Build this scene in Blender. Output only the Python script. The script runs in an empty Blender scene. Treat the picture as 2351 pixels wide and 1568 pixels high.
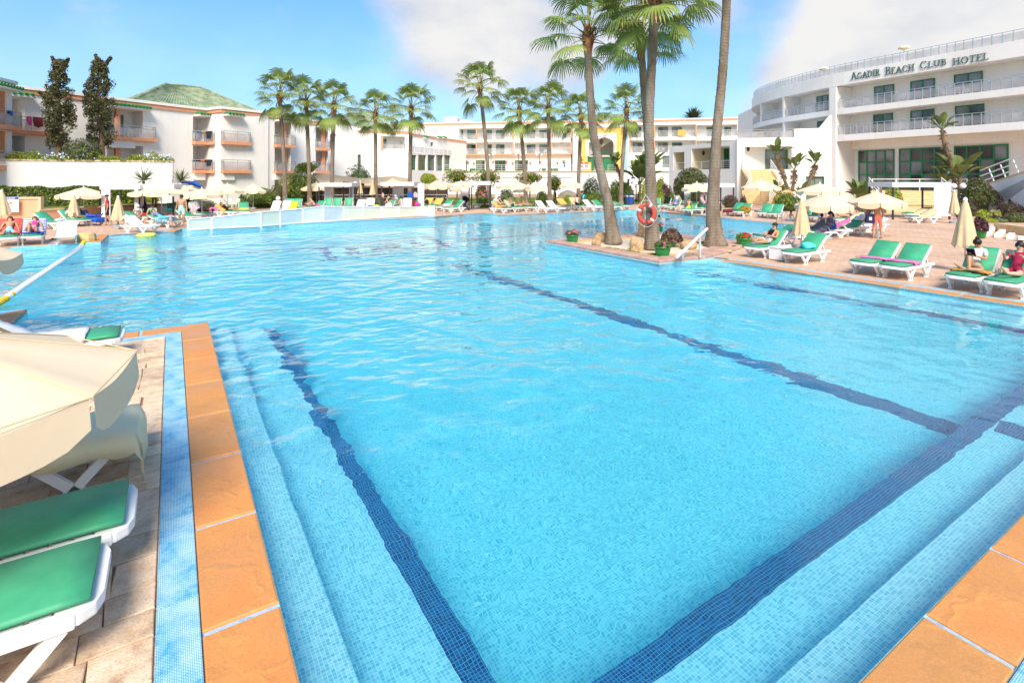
import bpy, bmesh, math, random
import numpy as np
from mathutils import Vector, Matrix
R = math.radians
rng = random.Random(7)
SC = bpy.context.scene
COL = SC.collection
# ---------------------------------------------------------------- camera, sky, sun, exposure
FPX, CX, HY, EYE = 1228.0, 1175.5, 408.0, 2.8      # focal length, principal column, horizon row (2351 px wide survey grid), eye height
cam = bpy.data.objects.new('camera', bpy.data.cameras.new('camera'))
COL.objects.link(cam)
cam.location = (0, 0, EYE)
cam.rotation_euler = (R(90), 0, 0)
cam.data.sensor_width = 36.0
cam.data.lens = 36.0 * FPX / 2351.0
cam.data.shift_y = -(784.0 - HY) / 2351.0
cam.data.clip_start, cam.data.clip_end = 0.05, 4000
SC.camera = cam
SUN_EL, SUN_AZ = R(45), R(177)                      # azimuth clockwise from +Y: behind the camera, to the left
sd = bpy.data.lights.new('sun', 'SUN')
sd.energy, sd.angle, sd.color = 3.3, R(24), (1.0, 0.90, 0.77)
sun = bpy.data.objects.new('sun', sd)
COL.objects.link(sun)
sun.rotation_euler = (R(90) - SUN_EL, 0, math.pi - SUN_AZ)
SC.view_settings.view_transform = 'Standard'
SC.view_settings.look = 'None'
SC.view_settings.exposure = 0.84
SC.view_settings.gamma = 1.0
SC.view_settings.use_curve_mapping = False
world = bpy.data.worlds.new('World')
SC.world = world
world.use_nodes = True
wn, wl = world.node_tree.nodes, world.node_tree.links
wn.clear()
def WN(t, **k):
 n = wn.new(t)
 for a, b in k.items(): setattr(n, a, b)
 return n
def wmath(op, a, b=None, c=None, clamp=False):
 n = WN('ShaderNodeMath', operation=op, use_clamp=clamp)
 for i, v in enumerate((a, b, c)):
  if v is None: continue
  if isinstance(v, (int, float)): n.inputs[i].default_value = v
  else: wl.new(v, n.inputs[i])
 return n.outputs[0]
tc = WN('ShaderNodeTexCoord')
sky = WN('ShaderNodeTexSky', sky_type='NISHITA', sun_disc=False, sun_elevation=SUN_EL, sun_rotation=SUN_AZ,
  altitude=0, air_density=1.0, dust_density=0.6, ozone_density=1.6)
# clouds: soft banks at compass directions, broken up by fractal noise
def skydir(x, y):
 return Vector(((x - CX) / FPX, 1, (HY - y) / FPX)).normalized()
banks = [((930, 10), .13, .56), ((1120, 20), .13, .56), ((1010, 195), .11, .55), ((1180, 205), .12, .55), ((1330, 160), .08, .45), ((780, 250), .10, .45),
  ((2120, 110), .15, .95), ((2320, 50), .16, 1.0), ((1960, 160), .09, .55), ((675, 40), .055, .46), ((255, 5), .07, .36), ((540, 15), .06, .34), ((1450, 70), .05, .4), ((1640, 40), .05, .36), ((1480, 20), .12, .45), ((1850, 215), .10, .6),
  ((1300, -300), .25, .6), ((2200, -400), .3, .7), ((2700, 50), .3, .9), ((-900, -100), .35, .6)]
nz = WN('ShaderNodeTexNoise')
nz.inputs['Scale'].default_value = 3.2
nz.inputs['Detail'].default_value = 7
nz.inputs['Roughness'].default_value = .58
mp = WN('ShaderNodeMapping')
mp.inputs['Scale'].default_value = (1, 1, 1.7)
wl.new(tc.outputs['Generated'], mp.inputs['Vector'])
wl.new(mp.outputs[0], nz.inputs['Vector'])
tot = None
for (p, r, w) in banks:
 dn = WN('ShaderNodeVectorMath', operation='DOT_PRODUCT')
 wl.new(tc.outputs['Generated'], dn.inputs[0])
 dn.inputs[1].default_value = skydir(*p)
 e = wmath('MULTIPLY', wmath('SUBTRACT', dn.outputs['Value'], 1.0), 2.0 / r ** 2)
 g = wmath('MULTIPLY', wmath('POWER', 2.71828, e), w)
 tot = g if tot is None else wmath('ADD', tot, g)
sep = WN('ShaderNodeSeparateXYZ')
wl.new(tc.outputs['Generated'], sep.inputs[0])
back = wmath('MULTIPLY', wmath('SUBTRACT', .3, sep.outputs['Y'], clamp=True), .9)     # broken cloud over the rest of the sky too
tot = wmath('ADD', tot, back)
den = wmath('ADD', tot, wmath('MULTIPLY', wmath('SUBTRACT', nz.outputs['Fac'], .5), 1.5))
mr = WN('ShaderNodeMapRange', interpolation_type='SMOOTHSTEP')
mr.inputs['From Min'].default_value, mr.inputs['From Max'].default_value = .27, 1.12
wl.new(den, mr.inputs['Value'])
hz = WN('ShaderNodeMapRange', interpolation_type='SMOOTHSTEP')                        # pale air towards the horizon
hz.inputs['From Min'].default_value, hz.inputs['From Max'].default_value = .46, -.02
hz.inputs['To Max'].default_value = .58
wl.new(sep.outputs['Z'], hz.inputs['Value'])
fac = wmath('MAXIMUM', mr.outputs[0], hz.outputs[0])
shade = WN('ShaderNodeMixRGB')
shade.inputs['Color1'].default_value = (2.75, 2.95, 3.45, 1)
shade.inputs['Color2'].default_value = (4.15, 4.12, 4.1, 1)
sh = WN('ShaderNodeMapRange')
sh.inputs['From Min'].default_value, sh.inputs['From Max'].default_value = .45, 1.35
wl.new(den, sh.inputs['Value'])
nz2 = WN('ShaderNodeTexNoise')
nz2.inputs['Scale'].default_value = 7.5
nz2.inputs['Detail'].default_value = 6
wl.new(mp.outputs[0], nz2.inputs['Vector'])
wl.new(wmath('ADD', wmath('MULTIPLY', sh.outputs[0], .75), wmath('MULTIPLY', wmath('SUBTRACT', nz2.outputs['Fac'], .42), 2.2), clamp=True), shade.inputs['Fac'])
tint = WN('ShaderNodeMixRGB', blend_type='MULTIPLY')
tint.inputs['Fac'].default_value = 1
tint.inputs['Color2'].default_value = (.43, .87, 1.15, 1)
wl.new(sky.outputs[0], tint.inputs['Color1'])
mix = WN('ShaderNodeMixRGB')
wl.new(fac, mix.inputs['Fac'])
wl.new(tint.outputs[0], mix.inputs['Color1'])
wl.new(shade.outputs[0], mix.inputs['Color2'])
bg = WN('ShaderNodeBackground')
bg.inputs['Strength'].default_value = .122
wl.new(mix.outputs[0], bg.inputs['Color'])
wo = WN('ShaderNodeOutputWorld')
wl.new(bg.outputs[0], wo.inputs['Surface'])
SC.cycles.max_bounces = 10
SC.cycles.transparent_max_bounces = 12
SC.cycles.sample_clamp_indirect = 6
# ---------------------------------------------------------------- survey helpers: where a sighted point stands in the place
CROPS = {'D': (0, 0, 1), 'A': (0, 367.35, .18229), 'B': (397.96, 367.35, .18229), 'C': (795.9, 367.35, .18229), 'Dd': (1163.3, 367.35, .18229),
  'E': (1530.6, 367.35, .18229), 'F': (1897.9, 367.35, .22252), 'G': (1224.5, 428.6, .23438), '1': (0, 122.45, .19525), '2': (367.3, 122.45, .19525),
  '3': (734.7, 91.84, .19525), '4': (1010.2, 153.06, .19525), '5': (1346.9, 153.06, .19525), '6': (1653.1, 61.22, .29687),
  'H1': (0, 416.3, .11719), 'H2': (257.1, 416.3, .11719), 'H3': (612.2, 391.8, .11719), 'H4': (857.1, 391.8, .11719), 'H5': (1102., 391.8, .11719),
  'H6': (1346.9, 391.8, .13021), 'H7': (1806.1, 440.8, .13021), 'H8': (2081.6, 367.35, .11712)}
def DD(c, x, y):
 a, b, s = CROPS[c]
 return a + x * s, b + y * s
def P(c, x, y, z=0.0):
 dx, dy = DD(c, x, y)
 Y = FPX * (EYE - z) / (dy - HY)
 return Vector(((dx - CX) * Y / FPX, Y, z))
def PY(c, x, y, Y):
 dx, dy = DD(c, x, y)
 return Vector(((dx - CX) * Y / FPX, Y, EYE - (dy - HY) * Y / FPX))
PHI = math.atan2(.537, .843)                       # the pool's axes: u across, v along
CU, SU = math.cos(PHI), math.sin(PHI)
def UV(u, v, z=0.0):
 return Vector((u * CU - v * SU, u * SU + v * CU, z))
def toUV(p):
 return Vector((p[0] * CU + p[1] * SU, -p[0] * SU + p[1] * CU))
# ---------------------------------------------------------------- object helpers
def tag(o, label=None, cat=None, group=None, kind=None):
 if label: o['label'] = label
 if cat: o['category'] = cat
 if group: o['group'] = group
 if kind: o['kind'] = kind
 return o
def empty(name, loc=(0, 0, 0), rz=0, label=None, cat=None, group=None):
 o = bpy.data.objects.new(name, None)
 COL.objects.link(o)
 o.location = loc
 o.rotation_euler = (0, 0, rz)
 o.empty_display_size = .2
 return tag(o, label, cat, group)
KIDS = {}
def link(name, me, parent=None, loc=(0, 0, 0), rot=(0, 0, 0)):
 o = bpy.data.objects.new(name, me)
 COL.objects.link(o)
 o.location = loc
 o.rotation_euler = rot
 if parent is not None:
  o.parent = parent
  KIDS.setdefault(parent.name, []).append(o)
 return o
def copy_tree(o, parent=None):
 c = o.copy()
 COL.objects.link(c)
 if parent is not None:
  c.parent = parent
  KIDS.setdefault(parent.name, []).append(c)
 for ch in list(KIDS.get(o.name, [])):
  copy_tree(ch, c)
 return c
class MB:
 """Collects faces; build() links them as one mesh object."""
 def __init__(s):
  s.v, s.f, s.m, s.cur, s.T = [], [], [], 0, None
 def add(s, vs, fs):
  n = len(s.v)
  if s.T is not None: vs = [s.T @ Vector(p) for p in vs]
  s.v.extend([tuple(p) for p in vs])
  s.f.extend([tuple(i + n for i in f) for f in fs])
  s.m.extend([s.cur] * len(fs))
  return s
 def quad(s, *p):
  return s.add(p, [tuple(range(len(p)))])
 def box(s, x0, x1, y0, y1, z0, z1):
  return s.add([(x0, y0, z0), (x1, y0, z0), (x1, y1, z0), (x0, y1, z0), (x0, y0, z1), (x1, y0, z1), (x1, y1, z1), (x0, y1, z1)],
     [(0, 3, 2, 1), (4, 5, 6, 7), (0, 1, 5, 4), (1, 2, 6, 5), (2, 3, 7, 6), (3, 0, 4, 7)])
 def bar(s, p, q, w, h=None):
  p, q = Vector(p), Vector(q)
  h = h or w
  d = (q - p).normalized()
  a = d.cross(Vector((0, 0, 1)))
  if a.length < 1e-3: a = Vector((1, 0, 0))
  a.normalize()
  b = a.cross(d) * (h / 2)
  a = a * (w / 2)
  return s.add([p - a - b, p + a - b, p + a + b, p - a + b, q - a - b, q + a - b, q + a + b, q - a + b],
     [(0, 3, 2, 1), (4, 5, 6, 7), (0, 1, 5, 4), (1, 2, 6, 5), (2, 3, 7, 6), (3, 0, 4, 7)])
 def tube(s, pts, rad, n=8, cap=True, sq=1.0):
  pts = [Vector(p) for p in pts]
  if not hasattr(rad, '__len__'): rad = [rad] * len(pts)
  vs, fs = [], []
  ref = Vector((0, 0, 1)) if abs((pts[-1] - pts[0]).normalized().z) < .95 else Vector((1, 0, 0))
  for i, p in enumerate(pts):
   d = (pts[min(i + 1, len(pts) - 1)] - pts[max(i - 1, 0)]).normalized()
   a = d.cross(ref).normalized()
   b = d.cross(a)
   for k in range(n):
    t = 2 * math.pi * k / n
    vs.append(p + (a * math.cos(t) + b * math.sin(t) * sq) * rad[i])
  for i in range(len(pts) - 1):
   for k in range(n):
    fs.append((i * n + k, i * n + (k + 1) % n, (i + 1) * n + (k + 1) % n, (i + 1) * n + k))
  if cap:
   fs.append(tuple(range(n))[::-1])
   fs.append(tuple((len(pts) - 1) * n + k for k in range(n)))
  return s.add(vs, fs)
 def lathe(s, prof, n=16, c=(0, 0, 0)):
  vs, fs = [], []
  for r, z in prof:
   for k in range(n):
    t = 2 * math.pi * k / n
    vs.append((c[0] + r * math.cos(t), c[1] + r * math.sin(t), c[2] + z))
  for i in range(len(prof) - 1):
   for k in range(n):
    fs.append((i * n + k, i * n + (k + 1) % n, (i + 1) * n + (k + 1) % n, (i + 1) * n + k))
  fs.append(tuple(range(n))[::-1])
  fs.append(tuple((len(prof) - 1) * n + k for k in range(n)))
  return s.add(vs, fs)
 def ball(s, c, r, n=10, sz=1.0):
  m = max(4, n // 2 + 1)
  prof = [(max(1e-3, math.sin(math.pi * i / m)) * r, -math.cos(math.pi * i / m) * r * sz) for i in range(m + 1)]
  return s.lathe(prof, n, c)
 def prism(s, poly, z0, z1):
  n = len(poly)
  vs = [(p[0], p[1], z0) for p in poly] + [(p[0], p[1], z1) for p in poly]
  fs = [tuple(range(n))[::-1], tuple(range(n, 2 * n))] + [(i, (i + 1) % n, n + (i + 1) % n, n + i) for i in range(n)]
  return s.add(vs, fs)
 def mesh(s, name, mats, smooth=False):
  me = bpy.data.meshes.new(name)
  me.from_pydata(s.v, [], s.f)
  for m in (mats if isinstance(mats, (list, tuple)) else [mats]): me.materials.append(m)
  if any(s.m): me.polygons.foreach_set('material_index', s.m)
  if smooth: me.polygons.foreach_set('use_smooth', [True] * len(s.f))
  me.update()
  return me
 def build(s, name, mats, parent=None, smooth=False, loc=(0, 0, 0), rz=0, bevel=0):
  me = s.mesh(name, mats, smooth)
  if bevel:
   bm = bmesh.new()
   bm.from_mesh(me)
   bmesh.ops.remove_doubles(bm, verts=bm.verts, dist=1e-5)
   bmesh.ops.bevel(bm, geom=[e for e in bm.edges if e.is_manifold and e.calc_face_angle(0) > .5], offset=bevel, segments=2, affect='EDGES', profile=.6)
   for f in bm.faces: f.smooth = smooth
   bm.to_mesh(me)
   bm.free()
  return link(name, me, parent, loc, (0, 0, rz))
def np_mesh(name, V, Q, mats, midx=None, smooth=False):
 """V (n,3) floats, Q (m,4) ints -> quad mesh, fast."""
 V, Q = np.asarray(V, dtype=np.float32), np.asarray(Q, dtype=np.int32)
 me = bpy.data.meshes.new(name)
 me.vertices.add(len(V))
 me.vertices.foreach_set('co', V.ravel())
 k = Q.shape[1]
 me.loops.add(Q.size)
 me.loops.foreach_set('vertex_index', Q.ravel())
 me.polygons.add(len(Q))
 me.polygons.foreach_set('loop_start', np.arange(0, Q.size, k, dtype=np.int32))
 for m in (mats if isinstance(mats, (list, tuple)) else [mats]): me.materials.append(m)
 if midx is not None: me.polygons.foreach_set('material_index', np.asarray(midx, dtype=np.int32))
 if smooth: me.polygons.foreach_set('use_smooth', np.ones(len(Q), dtype=bool))
 me.update(calc_edges=True)
 return me
# ---------------------------------------------------------------- materials
MATS = {}
class NT:
 def __init__(s, m):
  m.use_nodes = True
  s.t = m.node_tree
  s.b = s.t.nodes.get('Principled BSDF')
 def n(s, t, ins=None, **k):
  x = s.t.nodes.new(t)
  for a, b in k.items(): setattr(x, a, b)
  for a, b in (ins or {}).items():
   if isinstance(b, bpy.types.Node): b = b.outputs[0]
   if isinstance(b, bpy.types.NodeSocket): s.t.links.new(b, x.inputs[a])
   else: x.inputs[a].default_value = b
  return x
 def co(s, kind='Object', scale=(1, 1, 1), rot=(0, 0, 0)):
  c = s.n('ShaderNodeTexCoord')
  m = s.n('ShaderNodeMapping', {'Vector': c.outputs[kind], 'Scale': scale, 'Rotation': rot})
  return m.outputs[0]
 def noise(s, co, scale, detail=4, rough=.55):
  return s.n('ShaderNodeTexNoise', {'Vector': co, 'Scale': scale, 'Detail': detail, 'Roughness': rough}).outputs['Fac']
 def ramp(s, fac, stops):
  r = s.n('ShaderNodeValToRGB', {'Fac': fac})
  el = r.color_ramp.elements
  while len(el) < len(stops): el.new(.5)
  for e, (p, c) in zip(el, stops):
   e.position = p
   e.color = tuple(c) + (1,) if len(c) == 3 else c
  return r.outputs[0]
 def mix(s, f, a, b, mode='MIX'):
  def c(v): return tuple(v) + (1,) if isinstance(v, (tuple, list)) and len(v) == 3 else v
  return s.n('ShaderNodeMixRGB', {'Fac': f, 'Color1': c(a), 'Color2': c(b)}, blend_type=mode).outputs[0]
 def math(s, op, a, b=0.0, clamp=False):
  return s.n('ShaderNodeMath', {0: a, 1: b}, operation=op, use_clamp=clamp).outputs[0]
 def bump(s, h, strength=.3, dist=.02):
  b = s.n('ShaderNodeBump', {'Height': h, 'Strength': strength, 'Distance': dist})
  s.t.links.new(b.outputs[0], s.b.inputs['Normal'])
 def set(s, k, v):
  if isinstance(v, bpy.types.NodeSocket): s.t.links.new(v, s.b.inputs[k])
  else: s.b.inputs[k].default_value = tuple(v) + (1,) if isinstance(v, (tuple, list)) and len(v) == 3 else v
def mat(name, col, rough=.6, var=0.12, vscale=3.0, bump=0, bscale=40, spec=.4, metal=0, var2=None):
 if name in MATS: return MATS[name]
 m = bpy.data.materials.new(name)
 MATS[name] = m
 t = NT(m)
 t.set('Roughness', rough)
 t.set('Specular IOR Level', spec)
 t.set('Metallic', metal)
 co = t.co()
 if var:
  f = t.noise(co, vscale, 5)
  lo = tuple(c * (1 - var) for c in col)
  hi = var2 or tuple(min(1, c * (1 + var)) for c in col)
  t.set('Base Color', t.ramp(f, [(.3, lo), (.7, hi)]))
 else: t.set('Base Color', col)
 if bump: t.bump(t.noise(co, bscale, 3), bump, .01)
 return m
def sand(name, col): return mat(name, col, .8, .1, 2, .25, 60, .2)
WHITEWALL = mat('white_render', (.86, .84, .80), .85, .035, .35, .12, 30, .2)
t = NT(WHITEWALL)                                                    # rain streaks and patchy repainting
st_ = t.ramp(t.noise(t.co('Object', (1.6, 1.6, .16)), 1.4, 6, .65), [(.30, (.89, .875, .85)), (.48, (1, 1, 1))])
pt_ = t.ramp(t.noise(t.co('Object'), .22, 3), [(.35, (.955, .95, .94)), (.6, (1, 1, 1))])
old_ = t.b.inputs['Base Color'].links[0].from_socket
t.set('Base Color', t.mix(1.0, t.mix(.55, old_, st_, 'MULTIPLY'), pt_, 'MULTIPLY'))
CREAMWALL = mat('cream_render', (.78, .66, .42), .85, .05, .5, .1, 30, .2)
YELLOW = mat('yellow_render', (.72, .46, .13), .85, .08, 1.2, .1, 30, .2)
ORANGE = mat('terracotta_paint', (.74, .34, .19), .8, .06, .8, .1, 30, .2)
PEACH = mat('peach_render', (.76, .42, .25), .85, .05, .6, .12, 30, .2)
CAPSTONE = mat('sandstone_cap', (.72, .55, .34), .8, .12, 3, .25, 40, .2)
GREENP = mat('green_paint', (.02, .20, .08), .45, .1, 2)
GREENTILE = mat('green_roof_tile', (.17, .24, .13), .55, .3, 1.5, 0, 20, .4, 0, (.34, .40, .26))
GREENPERG = mat('green_glazed_tile', (.03, .22, .07), .4, .2, 2)
WHITEPL = mat('white_plastic', (.80, .80, .79), .38, .03, 2, 0, 20, .45)
WHITEMET = mat('white_metal', (.78, .78, .77), .4, .03, 2)
STEEL = mat('steel_rail', (.55, .56, .57), .3, .05, 4, 0, 20, .5, .7)
GREYPOLE = mat('pole_grey', (.62, .62, .62), .35, .05, 4, 0, 20, .5, .3)
DARKMET = mat('dark_metal', (.035, .035, .04), .5, .1, 3)
CUSH = mat('green_vinyl', (.055, .34, .175), .5, .16, 3.5, .12, 14, .35)
def canvas(name, c):
 m = mat(name, c, .85, .05, 1.2, .2, 9, .15)
 t = NT(m)
 tr = t.n('ShaderNodeBsdfTranslucent', {'Color': c + (1,)})
 mx = t.n('ShaderNodeMixShader', {0: .12, 1: t.b.outputs[0], 2: tr.outputs[0]})
 t.t.links.new(mx.outputs[0], t.t.nodes['Material Output'].inputs['Surface'])
 return m
CANVAS = canvas('cream_canvas', (.82, .67, .47))
CANVASF = mat('beige_canvas', (.64, .50, .31), .85, .1, 2.5, .15, 30, .15)
AWNING = mat('peach_awning', (.74, .55, .36), .85, .06, .6, .1, 15, .15)
GREYBASE = mat('concrete_base', (.33, .34, .36), .8, .12, 6, .2, 50)
GREENPOT = mat('green_glazed_pot', (.015, .22, .05), .25, .2, 4, .05, 12, .5)
SOIL = mat('soil', (.10, .07, .045), .95, .3, 8, .4, 40)
CURTAIN = mat('white_curtain', (.72, .72, .73), .9, .05, 2, .1, 10)
GREYCURT = mat('grey_curtain', (.52, .50, .48), .9, .05, 2, .1, 10)
BLUEPL = mat('blue_plastic', (.01, .08, .42), .4, .08, 3)
STONE = mat('rock', (.46, .31, .17), .9, .45, 7, 1.0, 16, .2)
TERRA = mat('terracotta_pot', (.5, .2, .1), .8, .1, 4)
GLOBE = mat('opal_glass', (.85, .85, .84), .25, .02, 2)
DARKGLASS = mat('bar_dark_screen', (.10, .07, .055), .5, .35, .7)
ORFRUIT = mat('orange_fruit', (.75, .28, .03), .5, .1, 3)
FLW = mat('white_petal', (.8, .8, .78), .7, .05, 3)
FLP = mat('pink_petal', (.62, .10, .22), .7, .25, 3)
FLB = mat('pale_blue_petal', (.6, .66, .85), .7, .1, 3)
def glass(name, col, rough=.06, mixf=0.0):
 m = bpy.data.materials.new(name)
 MATS[name] = m
 t = NT(m)
 co = t.co()
 t.set('Base Color', t.ramp(t.noise(co, .5, 3), [(.35, tuple(c * .6 for c in col)), (.65, tuple(c * 1.25 for c in col))]))
 t.set('Roughness', rough)
 t.set('Specular IOR Level', .8)
 if mixf:
  tr = t.n('ShaderNodeBsdfTransparent', {'Color': (.95, .95, .95, 1)})
  mx = t.n('ShaderNodeMixShader', {0: mixf, 1: t.b.outputs[0], 2: tr.outputs[0]})
  t.t.links.new(mx.outputs[0], t.t.nodes['Material Output'].inputs['Surface'])
 return m
WINDARK = glass('window_glass_dark', (.055, .06, .06))
WINGREY = glass('window_glass_curtained', (.20, .22, .225))
FROST = glass('frosted_balustrade_glass', (.50, .48, .48), .3, .45)
FENCEGLASS = mat('frosted_fence_glass', (.62, .66, .57), .3, .04, 1.5)
FENCEGLASSB = mat('frosted_fence_glass_blue', (.44, .54, .66), .3, .1, 1.5)
def foliage(name, lo, hi, scale=2.0):
 m = bpy.data.materials.new(name)
 MATS[name] = m
 t = NT(m)
 co = t.co('Object')
 c = t.ramp(t.noise(co, scale, 6, .7), [(.3, lo), (.7, hi)])
 t.set('Base Color', c)
 t.set('Roughness', .5)
 t.set('Specular IOR Level', .3)
 tr = t.n('ShaderNodeBsdfTranslucent', {'Color': c})
 mx = t.n('ShaderNodeMixShader', {0: .22, 1: t.b.outputs[0], 2: tr.outputs[0]})
 t.t.links.new(mx.outputs[0], t.t.nodes['Material Output'].inputs['Surface'])
 return m
LEAF = foliage('leaf_green', (.07, .125, .022), (.19, .26, .045))
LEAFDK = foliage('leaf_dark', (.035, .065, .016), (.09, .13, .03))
LEAFYL = foliage('leaf_yellow_green', (.20, .28, .02), (.44, .48, .05))
LEAFOL = foliage('leaf_olive', (.065, .07, .03), (.15, .15, .06))
LEAFGY = foliage('leaf_grey_green', (.13, .17, .12), (.28, .32, .24))
LEAFPU = foliage('leaf_purple', (.05, .02, .03), (.16, .07, .08))
LEAFBR = foliage('leaf_olive_brown', (.07, .065, .03), (.16, .145, .06), 3)
LEAFVAR = foliage('leaf_variegated', (.24, .26, .09), (.52, .50, .22))
PALMG = foliage('palm_frond_green', (.125, .195, .035), (.33, .41, .10), 1.3)
PALMY = foliage('palm_frond_yellow', (.30, .33, .10), (.50, .48, .20), 1.3)
BANANA = foliage('banana_leaf', (.08, .13, .03), (.22, .27, .08), 1.5)
DRYLEAF = foliage('dry_leaf', (.14, .09, .05), (.32, .23, .14), 3)
AGAVE = foliage('yucca_leaf', (.08, .12, .05), (.26, .28, .13), 2)
# ================================================================ pool, deck and ground
# ---- materials of the pool
def mosaic(name, c1, c2, grout, size=.026, macro=.07):
 m = bpy.data.materials.new(name)
 t = NT(m)
 tc = t.n('ShaderNodeTexCoord')
 s = t.n('ShaderNodeSeparateXYZ', {0: tc.outputs['Object']})
 cb = t.n('ShaderNodeCombineXYZ', {0: t.math('ADD', s.outputs[0], s.outputs[2]), 1: t.math('ADD', s.outputs[1], s.outputs[2])})
 br = t.n('ShaderNodeTexBrick', {'Vector': cb, 'Color1': c1 + (1,), 'Color2': c2 + (1,), 'Mortar': grout + (1,), 'Scale': 1.0, 'Mortar Size': size * .065,
         'Mortar Smooth': .2, 'Bias': -.1, 'Brick Width': size, 'Row Height': size}, offset=0.0, squash=1.0)
 f = t.noise(tc.outputs['Object'], .8, 5)
 c = t.mix(t.math('MULTIPLY', t.math('SUBTRACT', f, .5), macro * 4, True), br.outputs['Color'], tuple(x * .55 for x in c1))
 t.set('Base Color', c)
 t.set('Roughness', .35)
 return m
MOSAIC = mosaic('pool_mosaic', (.14, .60, .79), (.37, .83, .95), (.68, .91, .93))
MOSDARK = mosaic('pool_mosaic_dark', (.004, .055, .22), (.010, .15, .42), (.18, .46, .58))
MOSWHITE = mosaic('pool_mosaic_white', (.86, .93, .93), (.92, .96, .95), (.9, .93, .93))
MOSPURP = mosaic('pool_mosaic_violet', (.07, .08, .30), (.12, .13, .40), (.3, .38, .5))
WATER = bpy.data.materials.new('pool_water')
t = NT(WATER)
t.set('Base Color', (.97, 1.0, 1.0))
t.set('Roughness', 0.0)
t.set('IOR', 1.33)
t.set('Transmission Weight', 1.0)
co = t.co('Object', (1, 1, 1))
dist = t.n('ShaderNodeTexNoise', {'Vector': co, 'Scale': .7, 'Detail': 2})
cd = t.n('ShaderNodeVectorMath', {0: co, 1: t.n('ShaderNodeVectorMath', {0: dist.outputs['Color'], 3: .5}, operation='SCALE').outputs[0]}, operation='ADD').outputs[0]
n1 = t.noise(cd, 1.9, 1, .4)
n2 = t.noise(t.co('Object', (1.1, 1.5, 1), (0, 0, .7)), 4.6, 1, .4)
amp = t.n('ShaderNodeMapRange', {0: t.noise(co, .16, 2), 1: .38, 2: .62, 3: .35, 4: 1.15}).outputs[0]
sy_ = t.n('ShaderNodeSeparateXYZ', {0: co})
far_ = t.n('ShaderNodeMapRange', {0: sy_.outputs[1], 1: 3.0, 2: 10.0, 3: .27, 4: 1.5}, interpolation_type='SMOOTHSTEP').outputs[0]
amp = t.math('MULTIPLY', amp, far_)
h = t.math('MULTIPLY', t.math('ADD', t.math('MULTIPLY', n1, .17), t.math('MULTIPLY', n2, .036)), amp)
bmp = t.n('ShaderNodeBump', {'Height': h, 'Strength': 1.0, 'Distance': 1.0})
t.t.links.new(bmp.outputs[0], t.b.inputs['Normal'])
va = t.n('ShaderNodeVolumeAbsorption', {'Color': (.36, .97, 1.0, 1), 'Density': .5})
t.t.links.new(va.outputs[0], t.t.nodes['Material Output'].inputs['Volume'])
def coping_mat():
 m = bpy.data.materials.new('coping_stone')
 t = NT(m)
 oi = t.n('ShaderNodeObjectInfo')
 co = t.co('Object')
 off = t.n('ShaderNodeVectorMath', {0: co, 1: t.n('ShaderNodeCombineXYZ', {0: t.math('MULTIPLY', oi.outputs['Random'], 37.0), 1: 3.0})}, operation='ADD').outputs[0]
 a = t.ramp(t.noise(off, 1.6, 6, .6), [(.25, (.54, .24, .075)), (.5, (.66, .30, .09)), (.75, (.70, .26, .07))])
 tint = t.ramp(oi.outputs['Random'], [(0, (.90, .92, .95)), (1, (1.08, 1.0, .92))])
 sp = t.ramp(t.noise(off, 90, 2), [(.35, (.86, .86, .86)), (.6, (1, 1, 1))])
 t.set('Base Color', t.mix(1.0, t.mix(1.0, a, tint, 'MULTIPLY'), sp, 'MULTIPLY'))
 wet = t.noise(off, .9, 3)
 t.set('Roughness', t.n('ShaderNodeMapRange', {0: wet, 1: .35, 2: .6, 3: .35, 4: .75}).outputs[0])
 v = t.n('ShaderNodeTexVoronoi', {'Vector': t.n('ShaderNodeVectorMath', {0: off, 1: t.n('ShaderNodeVectorMath', {0: t.n('ShaderNodeTexNoise', {'Vector': off, 'Scale': 2.5, 'Detail': 4}).outputs['Color'], 3: .8}, operation='SCALE').outputs[0]}, operation='ADD').outputs[0], 'Scale': .9}, feature='DISTANCE_TO_EDGE')
 ridge = t.n('ShaderNodeMapRange', {0: v.outputs[0], 1: 0.0, 2: .05, 3: 1.0, 4: 0.0}).outputs[0]
 t.bump(t.math('ADD', t.math('MULTIPLY', ridge, .5), t.math('ADD', t.math('MULTIPLY', t.noise(off, 5, 4), .7), t.math('MULTIPLY', t.noise(off, 110, 2), .12))), .3, .03)
 return m
COPING = coping_mat()
PINKSTONE = mat('pink_coping_stone', (.50, .31, .25), .75, .22, 3, .4, 30, .25)
def grate_mat():
 m = bpy.data.materials.new('blue_gutter_grating')
 t = NT(m)
 co = t.co('Object')
 br = t.n('ShaderNodeTexBrick', {'Vector': co, 'Color1': (.84, .84, .84, 1), 'Color2': (1, 1, 1, 1), 'Mortar': (.42, .5, .56, 1), 'Scale': 1.0, 'Mortar Size': .003,
         'Mortar Smooth': .3, 'Brick Width': .022, 'Row Height': .011}, offset=.5)
 wet = t.ramp(t.noise(co, 3.2, 7, .7), [(.36, (.05, .46, .84)), (.46, (.36, .72, .92)), (.62, (.60, .88, .97))])
 t.set('Base Color', t.mix(1.0, wet, br.outputs['Color'], 'MULTIPLY'))
 t.set('Roughness', .4)
 t.bump(br.outputs['Fac'], -.6, .006)
 return m
GRATE = grate_mat()
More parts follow.
